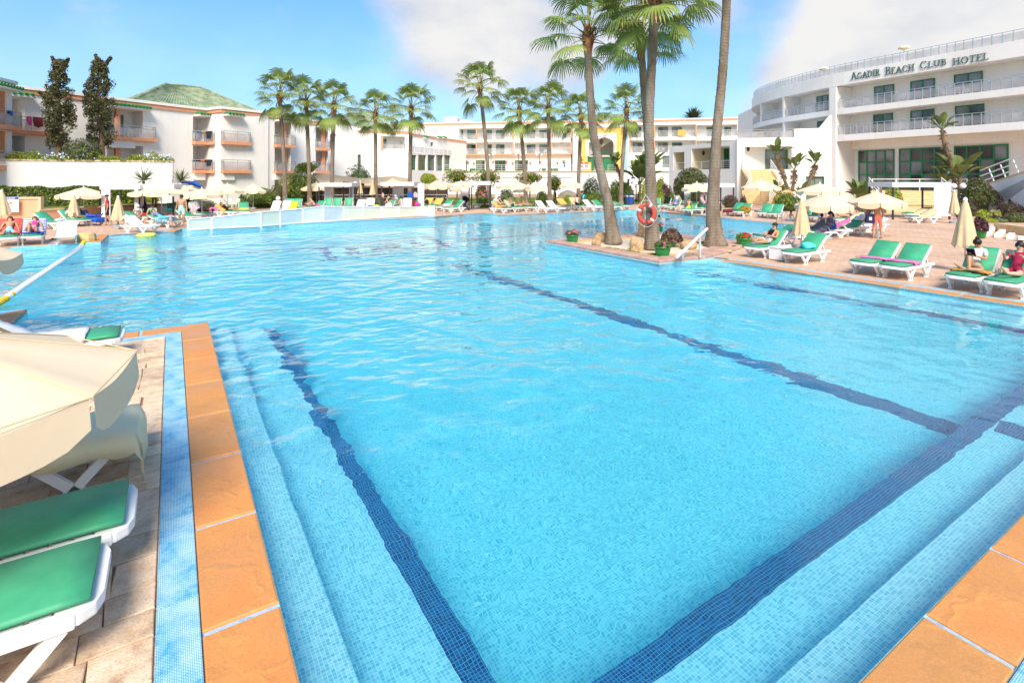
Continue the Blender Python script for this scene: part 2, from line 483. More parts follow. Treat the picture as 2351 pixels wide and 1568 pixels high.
def paving_mat():
 m = bpy.data.materials.new('stamped_paving')
 t = NT(m)
 tc = t.n('ShaderNodeTexCoord')
 co = tc.outputs['Object']
 nv = t.n('ShaderNodeTexNoise', {'Vector': co, 'Scale': 3.5, 'Detail': 3})
 wob = t.n('ShaderNodeVectorMath', {0: co, 1: t.n('ShaderNodeVectorMath', {0: nv.outputs['Color'], 3: .13}, operation='SCALE').outputs[0]}, operation='ADD').outputs[0]
 br = t.n('ShaderNodeTexBrick', {'Vector': wob, 'Color1': (.84, .84, .84, 1), 'Color2': (1, 1, 1, 1), 'Mortar': (.60, .52, .46, 1), 'Scale': 1.0, 'Mortar Size': .010,
         'Mortar Smooth': .5, 'Brick Width': .30, 'Row Height': .21}, offset=.45)
 base = t.ramp(t.noise(co, .45, 6, .65), [(.3, (.60, .39, .265)), (.5, (.70, .47, .33)), (.7, (.76, .54, .40))])
 grain = t.ramp(t.noise(co, 14, 4), [(.3, (.86, .86, .86)), (.65, (1.03, 1.03, 1.03))])
 t.set('Base Color', t.mix(1.0, t.mix(1.0, base, br.outputs['Color'], 'MULTIPLY'), grain, 'MULTIPLY'))
 t.set('Roughness', .8)
 t.set('Specular IOR Level', .2)
 t.bump(t.math('ADD', t.math('MULTIPLY', br.outputs['Fac'], -.6), t.math('MULTIPLY', t.noise(co, 9, 4), .6)), .5, .012)
 return m
PAVING = paving_mat()
JOINT = mat('paving_joint', (.26, .17, .11), .9, .2, 6, .3, 40)
def slab_mat():
 m = bpy.data.materials.new('sandstone_slab')
 t = NT(m)
 oi = t.n('ShaderNodeObjectInfo')
 co = t.n('ShaderNodeVectorMath', {0: t.co('Object'), 1: t.n('ShaderNodeCombineXYZ', {0: t.math('MULTIPLY', oi.outputs['Random'], 51.0)})}, operation='ADD').outputs[0]
 a = t.ramp(t.noise(co, 6, 7, .65), [(.28, (.44, .28, .17)), (.46, (.70, .51, .34)), (.70, (.84, .68, .50))])
 tint = t.ramp(oi.outputs['Random'], [(0, (.80, .77, .75)), (.5, (1, 1, 1)), (1, (1.1, 1.04, .98))])
 sp = t.ramp(t.noise(co, 70, 2), [(.3, (.8, .8, .8)), (.6, (1, 1, 1))])
 t.set('Base Color', t.mix(1.0, t.mix(1.0, a, tint, 'MULTIPLY'), sp, 'MULTIPLY'))
 t.set('Roughness', .8)
 t.bump(t.math('ADD', t.noise(co, 12, 5), t.math('MULTIPLY', t.noise(co, 90, 2), .3)), .6, .02)
 return m
SLAB = slab_mat()
GRASS = mat('lawn', (.17, .21, .04), .9, .3, .7, .5, 40, .1)
GRAVEL = mat('white_gravel', (.70, .60, .46), .9, .25, 25, .8, 60, .2)
EARTH = mat('ground_earth', (.42, .31, .22), .95, .15, .4, .2, 20, .1)
GLAZETILE = mosaic('joint_mosaic', (.22, .42, .66), (.42, .58, .72), (.5, .55, .55), .045)
# ---- pool outline (water's edge), surveyed on the deck level
U0, V0, U1 = .60, 1.47, 15.65
def p2(c, x, y):
 q = P(c, x, y)
 return Vector((q.x, q.y))
def uv2(u, v):
 q = UV(u, v)
 return Vector((q.x, q.y))
OUT = [uv2(U0, V0), uv2(U0, 11.9), uv2(-2.6, 11.9), uv2(-2.6, 15.2), uv2(-12, 15.2), Vector((-23.4, 16.0)), p2('A', 130, 1100), p2('A', 1050, 1045), p2('A', 1270, 1035),
 p2('A', 1360, 945), p2('A', 2200, 900), p2('A', 2296, 868), p2('C', 1112, 718), p2('C', 1205, 706), p2('C', 1715, 672), p2('C', 1905, 692), p2('C', 1940, 696),
 p2('C', 2351, 680), p2('Dd', 1240, 644), p2('Dd', 1560, 630), p2('Dd', 1900, 648), p2('E', 500, 705), p2('E', 850, 745), p2('E', 1470, 806), p2('E', 1880, 824),
 p2('D', 1731, 554), p2('D', 1706, 558), p2('D', 1620, 551), p2('D', 1560, 541.5), p2('D', 1473, 539), p2('D', 1252, 558.5), p2('D', 1513, 607), p2('D', 1622, 596), p2('D', 1655, 599.5), uv2(U1, 10.9), uv2(U1, V0)]
N = len(OUT)
area = sum(OUT[i].x * OUT[(i + 1) % N].y - OUT[(i + 1) % N].x * OUT[i].y for i in range(N)) / 2
SG = 1 if area > 0 else -1
def offset(poly, d):
 """Moves every corner outwards by d with mitred corners."""
 out, n = [], len(poly)
 for i in range(n):
  a, b, c = poly[i - 1], poly[i], poly[(i + 1) % n]
  e1, e2 = (b - a).normalized(), (c - b).normalized()
  n1, n2 = Vector((e1.y, -e1.x)) * SG, Vector((e2.y, -e2.x)) * SG
  m = (n1 + n2)
  if m.length < .2: m = n1
  m.normalize()
  out.append(b + m * min(d / max(m.dot(n1), .35), d * 2.2))
 return out
IN_LOOP = OUT
CO_LOOP = offset(OUT, .44)
GR_LOOP = offset(OUT, .68)
WZ = -.075                                                        # water level
FLOORZ = -1.15
def ring_fill(name, loops, z, mats, kind='structure'):
 bm = bmesh.new()
 es = []
 for lp in loops:
  vs = [bm.verts.new((p[0], p[1], z)) for p in lp]
  es += [bm.edges.new((vs[i], vs[(i + 1) % len(vs)])) for i in range(len(vs))]
 bmesh.ops.triangle_fill(bm, use_beauty=True, use_dissolve=False, edges=es)
 for f in bm.faces:
  f.normal_update()
  if f.normal.z < 0: f.normal_flip()
 me = bpy.data.meshes.new(name)
 bm.to_mesh(me)
 bm.free()
 me.materials.append(mats)
 return tag(link(name, me), kind=kind)
S = 1500
ring_fill('ground', [[(-S, -S), (S, -S), (S, S), (-S, S)], CO_LOOP], -.03, EARTH)
deck_out = [(-60, -6), (24, -6), (31, 22), (44, 30), (44, 44), (34, 56), (22, 62), (12, 62), (4, 50.5), (-10, 48), (-13, 44), (-20.5, 40.5), (-21.4, 33.8), (-60, 30)]
DECK = ring_fill('pool_deck', [deck_out, GR_LOOP], 0.0, PAVING)
# pool shell, in the pool's own axes
def uvobj(name, mb, m, kind='structure', parent=None):
 return tag(mb.build(name, m, parent, rz=PHI if parent is None else 0), kind=kind)
UVL = [toUV(p) for p in OUT]
b = MB()
bm = bmesh.new()
vs = [bm.verts.new((p[0], p[1], FLOORZ)) for p in UVL]
es = [bm.edges.new((vs[i], vs[(i + 1) % N])) for i in range(N)]
bmesh.ops.triangle_fill(bm, use_beauty=True, edges=es)
b.add([v.co.copy() for v in bm.verts], [[v.index for v in f.verts] if True else 0 for f in (bm.verts.index_update() or bm.faces)])
bm.free()
for i in range(N):
 p, q = UVL[i], UVL[(i + 1) % N]
 b.quad((p[0], p[1], FLOORZ), (q[0], q[1], FLOORZ), (q[0], q[1], 0), (p[0], p[1], 0))
shell = uvobj('pool_basin', b, MOSAIC)
def steps(outer, inner, ztop, zbot, mb):
 n = len(outer)
 for i in range(n - 1):
  mb.quad((*outer[i], ztop), (*outer[i + 1], ztop), (*inner[i + 1], ztop), (*inner[i], ztop))
  mb.quad((*inner[i], ztop), (*inner[i + 1], ztop), (*inner[i + 1], zbot), (*inner[i], zbot))
 mb.quad((*outer[0], ztop), (*inner[0], ztop), (*inner[0], zbot), (*outer[0], zbot))
 mb.quad((*outer[-1], ztop), (*inner[-1], ztop), (*inner[-1], zbot), (*outer[-1], zbot))
L1Z, L2Z = -.27, -.55
lo = [(U0, 11.9), (U0, V0), (U1, V0), (U1, 11.2)]
a1 = [(.94, 11.9), (.94, 1.84), (15.25, 1.84), (15.25, 11.2)]
a2 = [(1.72, 11.9), (1.72, 2.56), (13.95, 2.56), (13.95, 11.2)]
a2b = [(1.54, 11.7), (1.54, 2.355), (14.155, 2.355), (14.155, 11.2)]
b = MB()
steps(lo, a1, L1Z, L2Z - .01, b)
uvobj('pool_ledge', b, MOSAIC)
b = MB()
steps(a1, a2, L2Z, FLOORZ, b)
uvobj('pool_step', b, MOSAIC)
b = MB()
steps(a2b, [(1.725, 11.7), (1.725, 2.565), (13.945, 2.565), (13.945, 11.2)], L2Z + .004, L2Z - .16, b)
uvobj('dark_step_edge_band', b, MOSDARK)
LANEU = 8.55
b = MB()
z = FLOORZ + .004
b.quad((LANEU - .2, 2.56, z), (LANEU + .2, 2.56, z), (LANEU + .2, 17.5, z), (LANEU - .2, 17.5, z))
z = L2Z + .004
b.quad((LANEU - .2, 1.845, z), (LANEU + .2, 1.845, z), (LANEU + .2, 2.35, z), (LANEU - .2, 2.31, z))
uvobj('dark_lane_line', b, MOSDARK)
# nested lozenges of white and violet mosaic on the floor
def lozenge(c, hu, hv, z):
 return [(c[0] - hu, c[1], z), (c[0], c[1] - hv, z), (c[0] + hu, c[1], z), (c[0], c[1] + hv, z)]
ec = toUV(P('D', 886, 563, -.15))
bw, bp = MB(), MB()
for i, (k, which) in enumerate([(1.14, bp), (.98, bw), (.70, bp), (.54, bw), (.30, bp)]):
 hw = [Vector((-2.5, -.3, 0)), Vector((-1.1, -3.3, 0)), Vector((2.6, .3, 0)), Vector((1.1, 3.6, 0))]
 c = UV(ec[0], ec[1])
 pts = []
 for w in hw:
  q = toUV(c + w * k)
  pts.append((q[0], q[1], FLOORZ + .004 * (i + 1)))
 which.quad(*pts)
uvobj('floor_emblem_white', bw, MOSWHITE)
uvobj('floor_emblem_violet', bp, MOSPURP)
b = MB()
for (c0, x0, y0, x1, y1) in [('D', 410, 604, 740, 584), ('D', 1040, 566, 1240, 552), ('D', 60, 632, 300, 612)]:
 p, q = toUV(P(c0, x0, y0, -.5)), toUV(P(c0, x1, y1, -.5))
 d = (q - p).normalized() * .2
 z = FLOORZ + .004
 b.quad((p[0] - d.y, p[1] + d.x, z), (q[0] - d.y, q[1] + d.x, z), (q[0] + d.y, q[1] - d.x, z), (p[0] + d.y, p[1] - d.x, z))
uvobj('floor_line', b, MOSPURP)
b = MB()
bm = bmesh.new()
vs = [bm.verts.new((p[0], p[1], WZ)) for p in UVL]
es = [bm.edges.new((vs[i], vs[(i + 1) % N])) for i in range(N)]
bmesh.ops.triangle_fill(bm, use_beauty=True, edges=es)
for f in bm.faces:
 f.normal_update()
 if f.normal.z < 0: f.normal_flip()
bm.verts.index_update()
b.add([v.co.copy() for v in bm.verts], [[v.index for v in f.verts] for f in bm.faces])
bm.free()
uvobj('pool_water', b, WATER)
# ---- coping tiles and blue overflow grating, piece by piece
coping = empty('pool_coping')
tag(coping, kind='structure')
grating = empty('gutter_grating')
tag(grating, kind='structure')
skip = set(range(25, 33)) | {11}                                   # edges of the planted peninsula and the glass fence
cop_bed = MB()
for i in range(N):
 j = (i + 1) % N
 cop_bed.quad((*IN_LOOP[i], -.012), (*IN_LOOP[j], -.012), (*CO_LOOP[j], -.012), (*CO_LOOP[i], -.012))
 cop_bed.quad((*IN_LOOP[i], -.14), (*IN_LOOP[j], -.14), (*IN_LOOP[j], -.012), (*IN_LOOP[i], -.012))
 cop_bed.quad((*CO_LOOP[i], -.03), (*CO_LOOP[j], -.03), (*CO_LOOP[j], 0), (*CO_LOOP[i], 0))
tag(cop_bed.build('coping_bed', GLAZETILE), kind='structure')
gb = MB()
for i in range(N):
 j = (i + 1) % N
 gb.quad((*CO_LOOP[i], -.016), (*CO_LOOP[j], -.016), (*GR_LOOP[j], -.016), (*GR_LOOP[i], -.016))
tag(gb.build('gutter', JOINT), kind='structure')
def tile(a0, a1, b0, b1, z0, z1, parent, m, name='tile', bev=.012):
 """A four-cornered slab a0-a1 (inner edge) b0-b1 (outer edge) with its own origin and rounded edges."""
 c = (a0 + a1 + b0 + b1) / 4
 d = (a1 - a0).normalized()
 ang = math.atan2(d.y, d.x)
 cs, sn = math.cos(-ang), math.sin(-ang)
 def loc(p):
  q = p - c
  return (q.x * cs - q.y * sn, q.x * sn + q.y * cs)
 poly = [loc(a0), loc(a1), loc(b1), loc(b0)]
 ar = sum(poly[k][0] * poly[(k + 1) % 4][1] - poly[(k + 1) % 4][0] * poly[k][1] for k in range(4))
 if ar < 0: poly = poly[::-1]
 ins = [(p[0] - bev * (1 if p[0] > 0 else -1), p[1] - bev * (1 if p[1] > 0 else -1)) for p in poly]
 mb = MB()
 mb.add([(*p, z0) for p in poly] + [(*p, z1 - bev * .8) for p in poly] + [(*p, z1) for p in ins],
  [(k, (k + 1) % 4, 4 + (k + 1) % 4, 4 + k) for k in range(4)] + [(4 + k, 4 + (k + 1) % 4, 8 + (k + 1) % 4, 8 + k) for k in range(4)] + [(8, 9, 10, 11)])
 return mb.build(name, m, parent, loc=(c.x, c.y, 0), rz=ang)
for i in range(N):
 j = (i + 1) % N
 if i in skip: continue
 a, bq = IN_LOOP[i], IN_LOOP[j]
 L = (bq - a).length
 if i in (3, 4): continue
 step = 1.13 if L > 1.2 else L
 n = max(1, round(L / step))
 for k in range(n):
  t0, t1 = k / n, (k + 1) / n
  g = .02 / max(L, .1)
  t0, t1 = t0 + (g if k else 0), t1 - (g if k < n - 1 else 0)
  nv = Vector(((bq - a).y, -(bq - a).x)).normalized() * SG
  o0 = CO_LOOP[i] if k == 0 else a.lerp(bq, t0) + nv * .44
  o1 = CO_LOOP[j] if k == n - 1 else a.lerp(bq, t1) + nv * .44
  tile(a.lerp(bq, t0), a.lerp(bq, t1), o0, o1, -.09, .004 + rng.uniform(0, .003), coping, COPING)
 c0, c1, g0, g1 = CO_LOOP[i], CO_LOOP[j], GR_LOOP[i], GR_LOOP[j]
 L = (c1 - c0).length
 n = max(1, round(L / 1.0))
 for k in range(n):
  t0, t1 = k / n, (k + 1) / n - (.006 / L if k < n - 1 else 0)
  nv = Vector(((c1 - c0).y, -(c1 - c0).x)).normalized() * SG
  o0 = g0 if k == 0 else c0.lerp(c1, t0) + nv * .24
  o1 = g1 if k == n - 1 else c0.lerp(c1, t1) + nv * .24
  tile(c0.lerp(c1, t0) + nv * .007, c0.lerp(c1, t1) + nv * .007, o0, o1, -.015, .003, grating, GRATE, 'grating', .003)
# ---- loose-laid sandstone paving beside the near gutter: each stone on its own
paving = empty('near_paving')
tag(paving, kind='structure')
b = MB()
b.quad((-6, .2, .004), (-.085, .2, .004), (-.085, 11.2, .004), (-6, 11.2, .004))
tag(b.build('paving_bed', JOINT, paving, rz=PHI), kind='structure')
v = .2
while v < 11.0:
 dv = rng.uniform(.20, .38)
 v1 = min(v + dv, 11.15)
 u, k = -.088, 0
 while u > -2.7:
  du = rng.uniform(.24, .6)
  if k == 0 and rng.random() < .5: du = rng.uniform(.22, .34)
  j = lambda s=.014: rng.uniform(-s, s)
  x1, x0 = u - .003, u - du + .003
  jj = 0 if k == 0 else 1
  tile(uv2(x0 + j(), v + .003 + j()), uv2(x1 + j() * jj, v + .003 + j()), uv2(x0 + j(), v1 - .003 + j()), uv2(x1 + j() * jj, v1 - .003 + j()), .0, .02 + rng.uniform(-.004, .005), paving, SLAB, 'stone', .006)
  u -= du
  k += 1
 v = v1
# ================================================================ buildings
class Facade:
 """A vertical front through two plan points; sighted points are intersected with it. Local axes: x along, y inwards, z up."""
 def __init__(s, xa, Ya, xb, Yb):
  s.p0 = Vector(((xa - CX) * Ya / FPX, Ya))
  s.p1 = Vector(((xb - CX) * Yb / FPX, Yb))
  s.e = (s.p1 - s.p0).normalized()
  s.L = (s.p1 - s.p0).length
  s.rz = math.atan2(s.e.y, s.e.x)
 def s(s_, c, x, inset=0.0):
  dx, _ = DD(c, x, 0)
  k = (dx - CX) / FPX
  n = Vector((-s_.e.y, s_.e.x)) * inset
  o = s_.p0 + n
  return (k * o.y - o.x) / (s_.e.x - k * s_.e.y)
 def z(s_, c, x, y, inset=0.0):
  _, dy = DD(c, x, y)
  t = s_.s(c, x, inset)
  Y = s_.p0.y + s_.e.x * inset + s_.e.y * t
  return EYE - (dy - HY) * Y / FPX
 def sz(s_, c, x, y, inset=0.0): return s_.s(c, x, inset), s_.z(c, x, y, inset)
 def root(s_, name, label, cat, group=None):
  return empty(name, (s_.p0.x, s_.p0.y, 0), s_.rz, label, cat, group)
 def world(s_, t, inset=0.0, z=0.0):
  q = s_.p0 + s_.e * t + Vector((-s_.e.y, s_.e.x)) * inset
  return Vector((q.x, q.y, z))
def wall_cells(mb, s0, s1, z0, z1, ops, depth):
 """Front with real recesses, plus the body behind it. ops: (sa, sb, za, zb, recess)."""
 xs = sorted({s0, s1, *[min(max(v, s0), s1) for o in ops for v in o[:2]]})
 zs = sorted({z0, z1, *[min(max(v, z0), z1) for o in ops for v in o[2:4]]})
 for i in range(len(xs) - 1):
  for j in range(len(zs) - 1):
   cx, cz = (xs[i] + xs[i + 1]) / 2, (zs[j] + zs[j + 1]) / 2
   if any(o[0] < cx < o[1] and o[2] < cz < o[3] for o in ops): continue
   mb.quad((xs[i], 0, zs[j]), (xs[i + 1], 0, zs[j]), (xs[i + 1], 0, zs[j + 1]), (xs[i], 0, zs[j + 1]))
 for (a, b_, c, d, r) in ops:
  a, b_, c, d = max(a, s0), min(b_, s1), max(c, z0), min(d, z1)
  mb.quad((a, r, c), (b_, r, c), (b_, r, d), (a, r, d))
  mb.quad((a, 0, c), (a, r, c), (a, r, d), (a, 0, d))
  mb.quad((b_, 0, c), (b_, 0, d), (b_, r, d), (b_, r, c))
  mb.quad((a, 0, d), (a, r, d), (b_, r, d), (b_, 0, d))
  mb.quad((a, 0, c), (b_, 0, c), (b_, r, c), (a, r, c))
 mb.quad((s0, 0, z1), (s1, 0, z1), (s1, depth, z1), (s0, depth, z1))
 mb.quad((s0, 0, z0), (s0, 0, z1), (s0, depth, z1), (s0, depth, z0))
 mb.quad((s1, 0, z0), (s1, depth, z0), (s1, depth, z1), (s1, 0, z1))
 mb.quad((s0, depth, z0), (s0, depth, z1), (s1, depth, z1), (s1, depth, z0))
def window(parent, s0, s1, z0, z1, y, nx=2, nz=1, frame=GREENP, pane=WINDARK, fw=.07, name='window'):
 mb = MB()
 for i in range(nx + 1):
  x = s0 + (s1 - s0) * i / nx
  w = fw if i in (0, nx) else fw * .8
  x = min(max(x, s0 + fw / 2), s1 - fw / 2)
  mb.box(x - w / 2, x + w / 2, y - .06, y + .02, z0, z1)
 for j in range(nz + 1):
  z = z0 + (z1 - z0) * j / nz
  z = min(max(z, z0 + fw / 2), z1 - fw / 2)
  for i in range(nx):
   xa, xb = s0 + (s1 - s0) * i / nx + fw * .5, s0 + (s1 - s0) * (i + 1) / nx - fw * .5
   mb.box(xa, xb, y - .055, y + .015, z - fw / 2, z + fw / 2)
 w = mb.build(name, frame, parent)
 for i in range(nx):
  p = MB()
  xa, xb = s0 + (s1 - s0) * i / nx, s0 + (s1 - s0) * (i + 1) / nx
  for j in range(nz):
   za, zb = z0 + (z1 - z0) * j / nz, z0 + (z1 - z0) * (j + 1) / nz
   tl = .006 * (rng.random() - .5)
   p.quad((xa + .03, y - .02 + tl, za + .03), (xb - .03, y - .02 - tl, za + .03), (xb - .03, y - .02 - tl, zb - .03), (xa + .03, y - .02 + tl, zb - .03))
  pm = pane if not isinstance(pane, (list, tuple)) else rng.choice(pane)
  p.build('pane', pm, w)
 return w
def railing(parent, s0, s1, zf, y, h=1.0, glassm=None, post=1.4, ret0=0, ret1=0, bars=0, m=None, mid=None):
 """Balcony rail along x with optional returns to the wall; frosted panels between the posts."""
 m = m or STEEL
 mb = MB()
 segs = [((s0, y), (s1, y))]
 if ret0: segs.append(((s0, y), (s0, y + ret0)))
 if ret1: segs.append(((s1, y), (s1, y + ret1)))
 pan = MB()
 for (a, b_) in segs:
  L = math.hypot(b_[0] - a[0], b_[1] - a[1])
  n = max(1, round(L / post))
  mb.bar((*a, zf + h), (*b_, zf + h), .06, .05)
  for k in range(bars): mb.bar((*a, zf + h * (k + 1) / (bars + 1)), (*b_, zf + h * (k + 1) / (bars + 1)), .03)
  if glassm: mb.bar((*a, zf + h * .8), (*b_, zf + h * .8), .03)
  for k in range(n + 1):
   t = k / n
   px, py = a[0] + (b_[0] - a[0]) * t, a[1] + (b_[1] - a[1]) * t
   mb.box(px - .02, px + .02, py - .02, py + .02, zf, zf + h)
  if glassm:
   for k in range(n):
    t0, t1 = (k + .04) / n, (k + .96) / n
    pan.quad((a[0] + (b_[0] - a[0]) * t0, a[1] + (b_[1] - a[1]) * t0, zf + .06), (a[0] + (b_[0] - a[0]) * t1, a[1] + (b_[1] - a[1]) * t1, zf + .06),
      (a[0] + (b_[0] - a[0]) * t1, a[1] + (b_[1] - a[1]) * t1, zf + h * .78), (a[0] + (b_[0] - a[0]) * t0, a[1] + (b_[1] - a[1]) * t0, zf + h * .78))
 r = mb.build('railing', m, parent)
 if glassm: pan.build('glass_panel', glassm, r if parent.parent is None else parent)
 return r
def cornice(parent, s0, s1, z, depth=.22, left=0, right=0):
 b = MB()
 b.box(s0 - left, s1 + right, -depth, 1.0, z - .02, z + .22)
 b.build('cornice', WHITEWALL, parent)
 b = MB()
 b.box(s0 - left * .6, s1 + right * .6, -depth * .6, -.004, z - .36, z - .022)
 b.build('cornice_band', ORANGE, parent)
def pergola(parent, s0, s1, z, out=.75):
 b = MB()
 b.box(s0 - .1, s1 + .1, -out, -.01, z, z + .16)
 n = max(3, int((s1 - s0) / .3))
 c = b.build('canopy', WHITEWALL, parent)
 t = MB()
 for k in range(n):
  x = s0 + (s1 - s0) * (k + .5) / n
  t.tube([(x, -out - .12, z + .22), (x, -.05, z + .36)], .13, 6)
 t.build('roof_tile_row', GREENPERG, c)
def balcony(parent, s0, s1, zf, y0, out, rail=1.0, drop=.32, wmat=None):
 b = MB()
 b.box(s0, s1, -out, y0, zf - drop, zf)
 sl = b.build('balcony', wmat or ORANGE, parent)
 railing(sl, s0 + .05, s1 - .05, zf, -out + .06, rail, FROST, 1.3, out - .1, out - .1)
 return sl
def chair_mb():
 b = MB()
 for x in (-.22, .22):
  b.bar((x, .2, .0), (x * .9, .18, .62), .04)
  b.bar((x, -.2, 0), (x * .9, -.22, .85), .04)
  b.bar((x * .98, .2, .62), (x * .98, -.22, .64), .05)
 b.box(-.21, .21, -.2, .2, .40, .44)
 for k in range(4): b.box(-.19, .19, -.235, -.205, .52 + k * .09, .585 + k * .09)
 return b
CHAIR = []
def plastic_chair(loc, rz, label, group='white plastic chairs', scale=1):
 if not CHAIR:
  e = empty('plastic_chair', loc, rz, label, 'chair', group)
  b = MB()
  for x in (-.22, .22): b.bar((x * .98, .2, .62), (x * .98, -.22, .64), .05)
  b.build('arm', WHITEPL, e)
  b = MB()
  b.box(-.21, .21, -.2, .2, .40, .44)
  b.build('seat', WHITEPL, e)
  b = MB()
  for k in range(4): b.box(-.19, .19, -.235, -.205, .50 + k * .09, .575 + k * .09)
  b.build('backrest', WHITEPL, e)
  for x in (-.22, .22):
   for y in (-.2, .2): MB().bar((x, y, 0), (x * .9, y * .95, .62 if y > 0 else .86), .04).build('leg', WHITEPL, e)
  CHAIR.append(e)
 else:
  e = copy_tree(CHAIR[0])
  e.location, e.rotation_euler = loc, (0, 0, rz)
  tag(e, label, 'chair', group)
 return e
def roof_tiles(parent, a, b_, c, d, rows, name='roof_slope'):
 """Ribbed tile slope over the quad a,b (eave) c,d (ridge), each rib a raised strip."""
 a, b_, c, d = map(Vector, (a, b_, c, d))
 n = (b_ - a).cross(d - a).normalized()
 if n.z < 0: n = -n
 vs, fs = [], []
 for k in range(rows * 2 + 1):
  t = k / (rows * 2)
  h = n * (.10 if k % 2 else 0)
  vs += [a.lerp(b_, t) + h, d.lerp(c, t) + h]
 for k in range(rows * 2): fs.append((2 * k, 2 * k + 2, 2 * k + 3, 2 * k + 1))
 mb = MB()
 mb.add(vs, fs)
 return mb.build(name, GREENTILE, parent)
def hip_roof(name, label, r1, r2, half, ext, drop):
 """Ridge from r1 to r2 (world), eaves `drop` below, `half` to each side, `ext` beyond the ridge ends."""
 r1, r2 = Vector(r1), Vector(r2)
 e = (r2 - r1).normalized()
 n = Vector((-e.y, e.x, 0))
 root = empty(name, (r1.x, r1.y, 0), 0, label, 'pavilion')
 o = Vector((r1.x, r1.y, 0))
 q1, q2 = r1 - o, r2 - o
 dn = Vector((0, 0, -drop))
 A, B = q1 - e * ext - n * half + dn, q2 + e * ext - n * half + dn
 C, D = q2 + e * ext + n * half + dn, q1 - e * ext + n * half + dn
 roof_tiles(root, A, B, q2, q1, int((B - A).length / .45))
 roof_tiles(root, C, D, q1, q2, int((B - A).length / .45))
 roof_tiles(root, D, A, q1, q1, int(half * 2 / .45))
 roof_tiles(root, B, C, q2, q2, int(half * 2 / .45))
 mb = MB()
 for p, q in ((A, q1), (D, q1), (B, q2), (C, q2), (q1, q2)): mb.tube([p + Vector((0, 0, .08)), q + Vector((0, 0, .08))], .16, 6)
 mb.build('ridge_cap', GREENPERG if False else GREENTILE, root)
 ang = math.atan2(e.y, e.x)
 mb = MB()
 mb.T = Matrix.Rotation(ang, 4, 'Z')
 L = (q2 - q1).length
 mb.box(-ext + .3, L + ext - .3, -half + .3, half - .3, 0, A.z - .01)
 mb.build('wall', PEACH, root)
 return root
# ---------------------------------------------------------------- the long left guest wing, in four stepped blocks
def guest_block(F, label, s0, s1, ztop, bals, depth=9, extra=(), corn=(0, 0)):
 """bals: (sa, sb, column x or None, levels, window span) balconies stacked at z levels."""
 root = F.root('guest_wing', label, 'building', 'stepped blocks of the guest wing')
 ops = list(extra)
 for bb in bals:
  for zf in bb['levels']: ops.append((bb['a'], bb['b'], zf, zf + 2.45, 1.7))
  if bb.get('ground'): ops.append((bb['a'], bb['b'], .3, bb['levels'][0] - .75, 1.7))
 mb = MB()
 wall_cells(mb, s0, s1, 0, ztop, ops, depth)
 mb.build('wall', WHITEWALL, root)
 cornice(root, s0, s1, ztop, .22, *corn)
 for bb in bals:
  zs = list(bb['levels'])
  for i, zf in enumerate(zs):
   out = bb.get('out', .55)
   balcony(root, bb['a'] - .12, bb['b'] + bb.get('over', .5), zf, -.004, out)
   wa, wb = bb['win']
   window(root, wa, wb, zf + .06, zf + 2.1, 1.69, 2, 1, GREENP, [WINGREY, WINDARK, WINGREY])
   if bb.get('col') is not None:
    MB().box(bb['col'] - .17, bb['col'] + .17, .12, .46, zf, zf + 2.45).build('column', ORANGE, root)
   if i == len(zs) - 1: pergola(root, bb['a'] + .2, bb['b'] + .35, zf + 2.5)
  if bb.get('ground'):
   wa, wb = bb['win']
   window(root, wa, wb, .36, 2.3, 1.69, 2, 1, GREENP, WINGREY)
   MB().box(bb['a'] - .1, bb['a'] + (bb['b'] - bb['a']) * .72, -.3, -.002, zs[0] - 1.0, zs[0] - .325).build('beam', WHITEWALL, root)
   if bb.get('col') is not None:
    MB().box(bb['col'] - .17, bb['col'] + .17, .12, .46, .3, zs[0] - .75).build('column', ORANGE, root)
 return root
ZF1, ZF2 = 3.55, 6.4
F0 = Facade(-120, 33.2, 27.3, 38.9)
guest_block(F0, 'nearest block of the white guest wing, cut by the left picture edge', 0, F0.L, 9.6,
   [dict(a=F0.s('D', -40), b=F0.L - .5, col=F0.s('1', 95), levels=[ZF1 + .1, ZF2 + .1], win=(F0.s('D', 4), F0.s('D', 24)), over=.7, ground=False)], corn=(0, .3))
F1 = Facade(23, 40.4, 476.6, 54.4)
sA = lambda x: F1.s('1', x)
guest_block(F1, 'long white guest wing behind the two cypress trees', 0, F1.L, 9.6,
   [dict(a=sA(30), b=sA(292), col=None, levels=[ZF1, ZF2], win=(sA(140), sA(186)), over=1.6, out=.9),
   dict(a=sA(1262), b=sA(1682), col=sA(1400), levels=[ZF2], win=(sA(1470), sA(1575)), over=.9, ground=True),
   dict(a=F1.s('2', 388), b=F1.L - .02, col=None, levels=[ZF1, ZF2], win=(F1.s('2', 393), F1.s('2', 466)), over=0, ground=True)], corn=(0, 0))
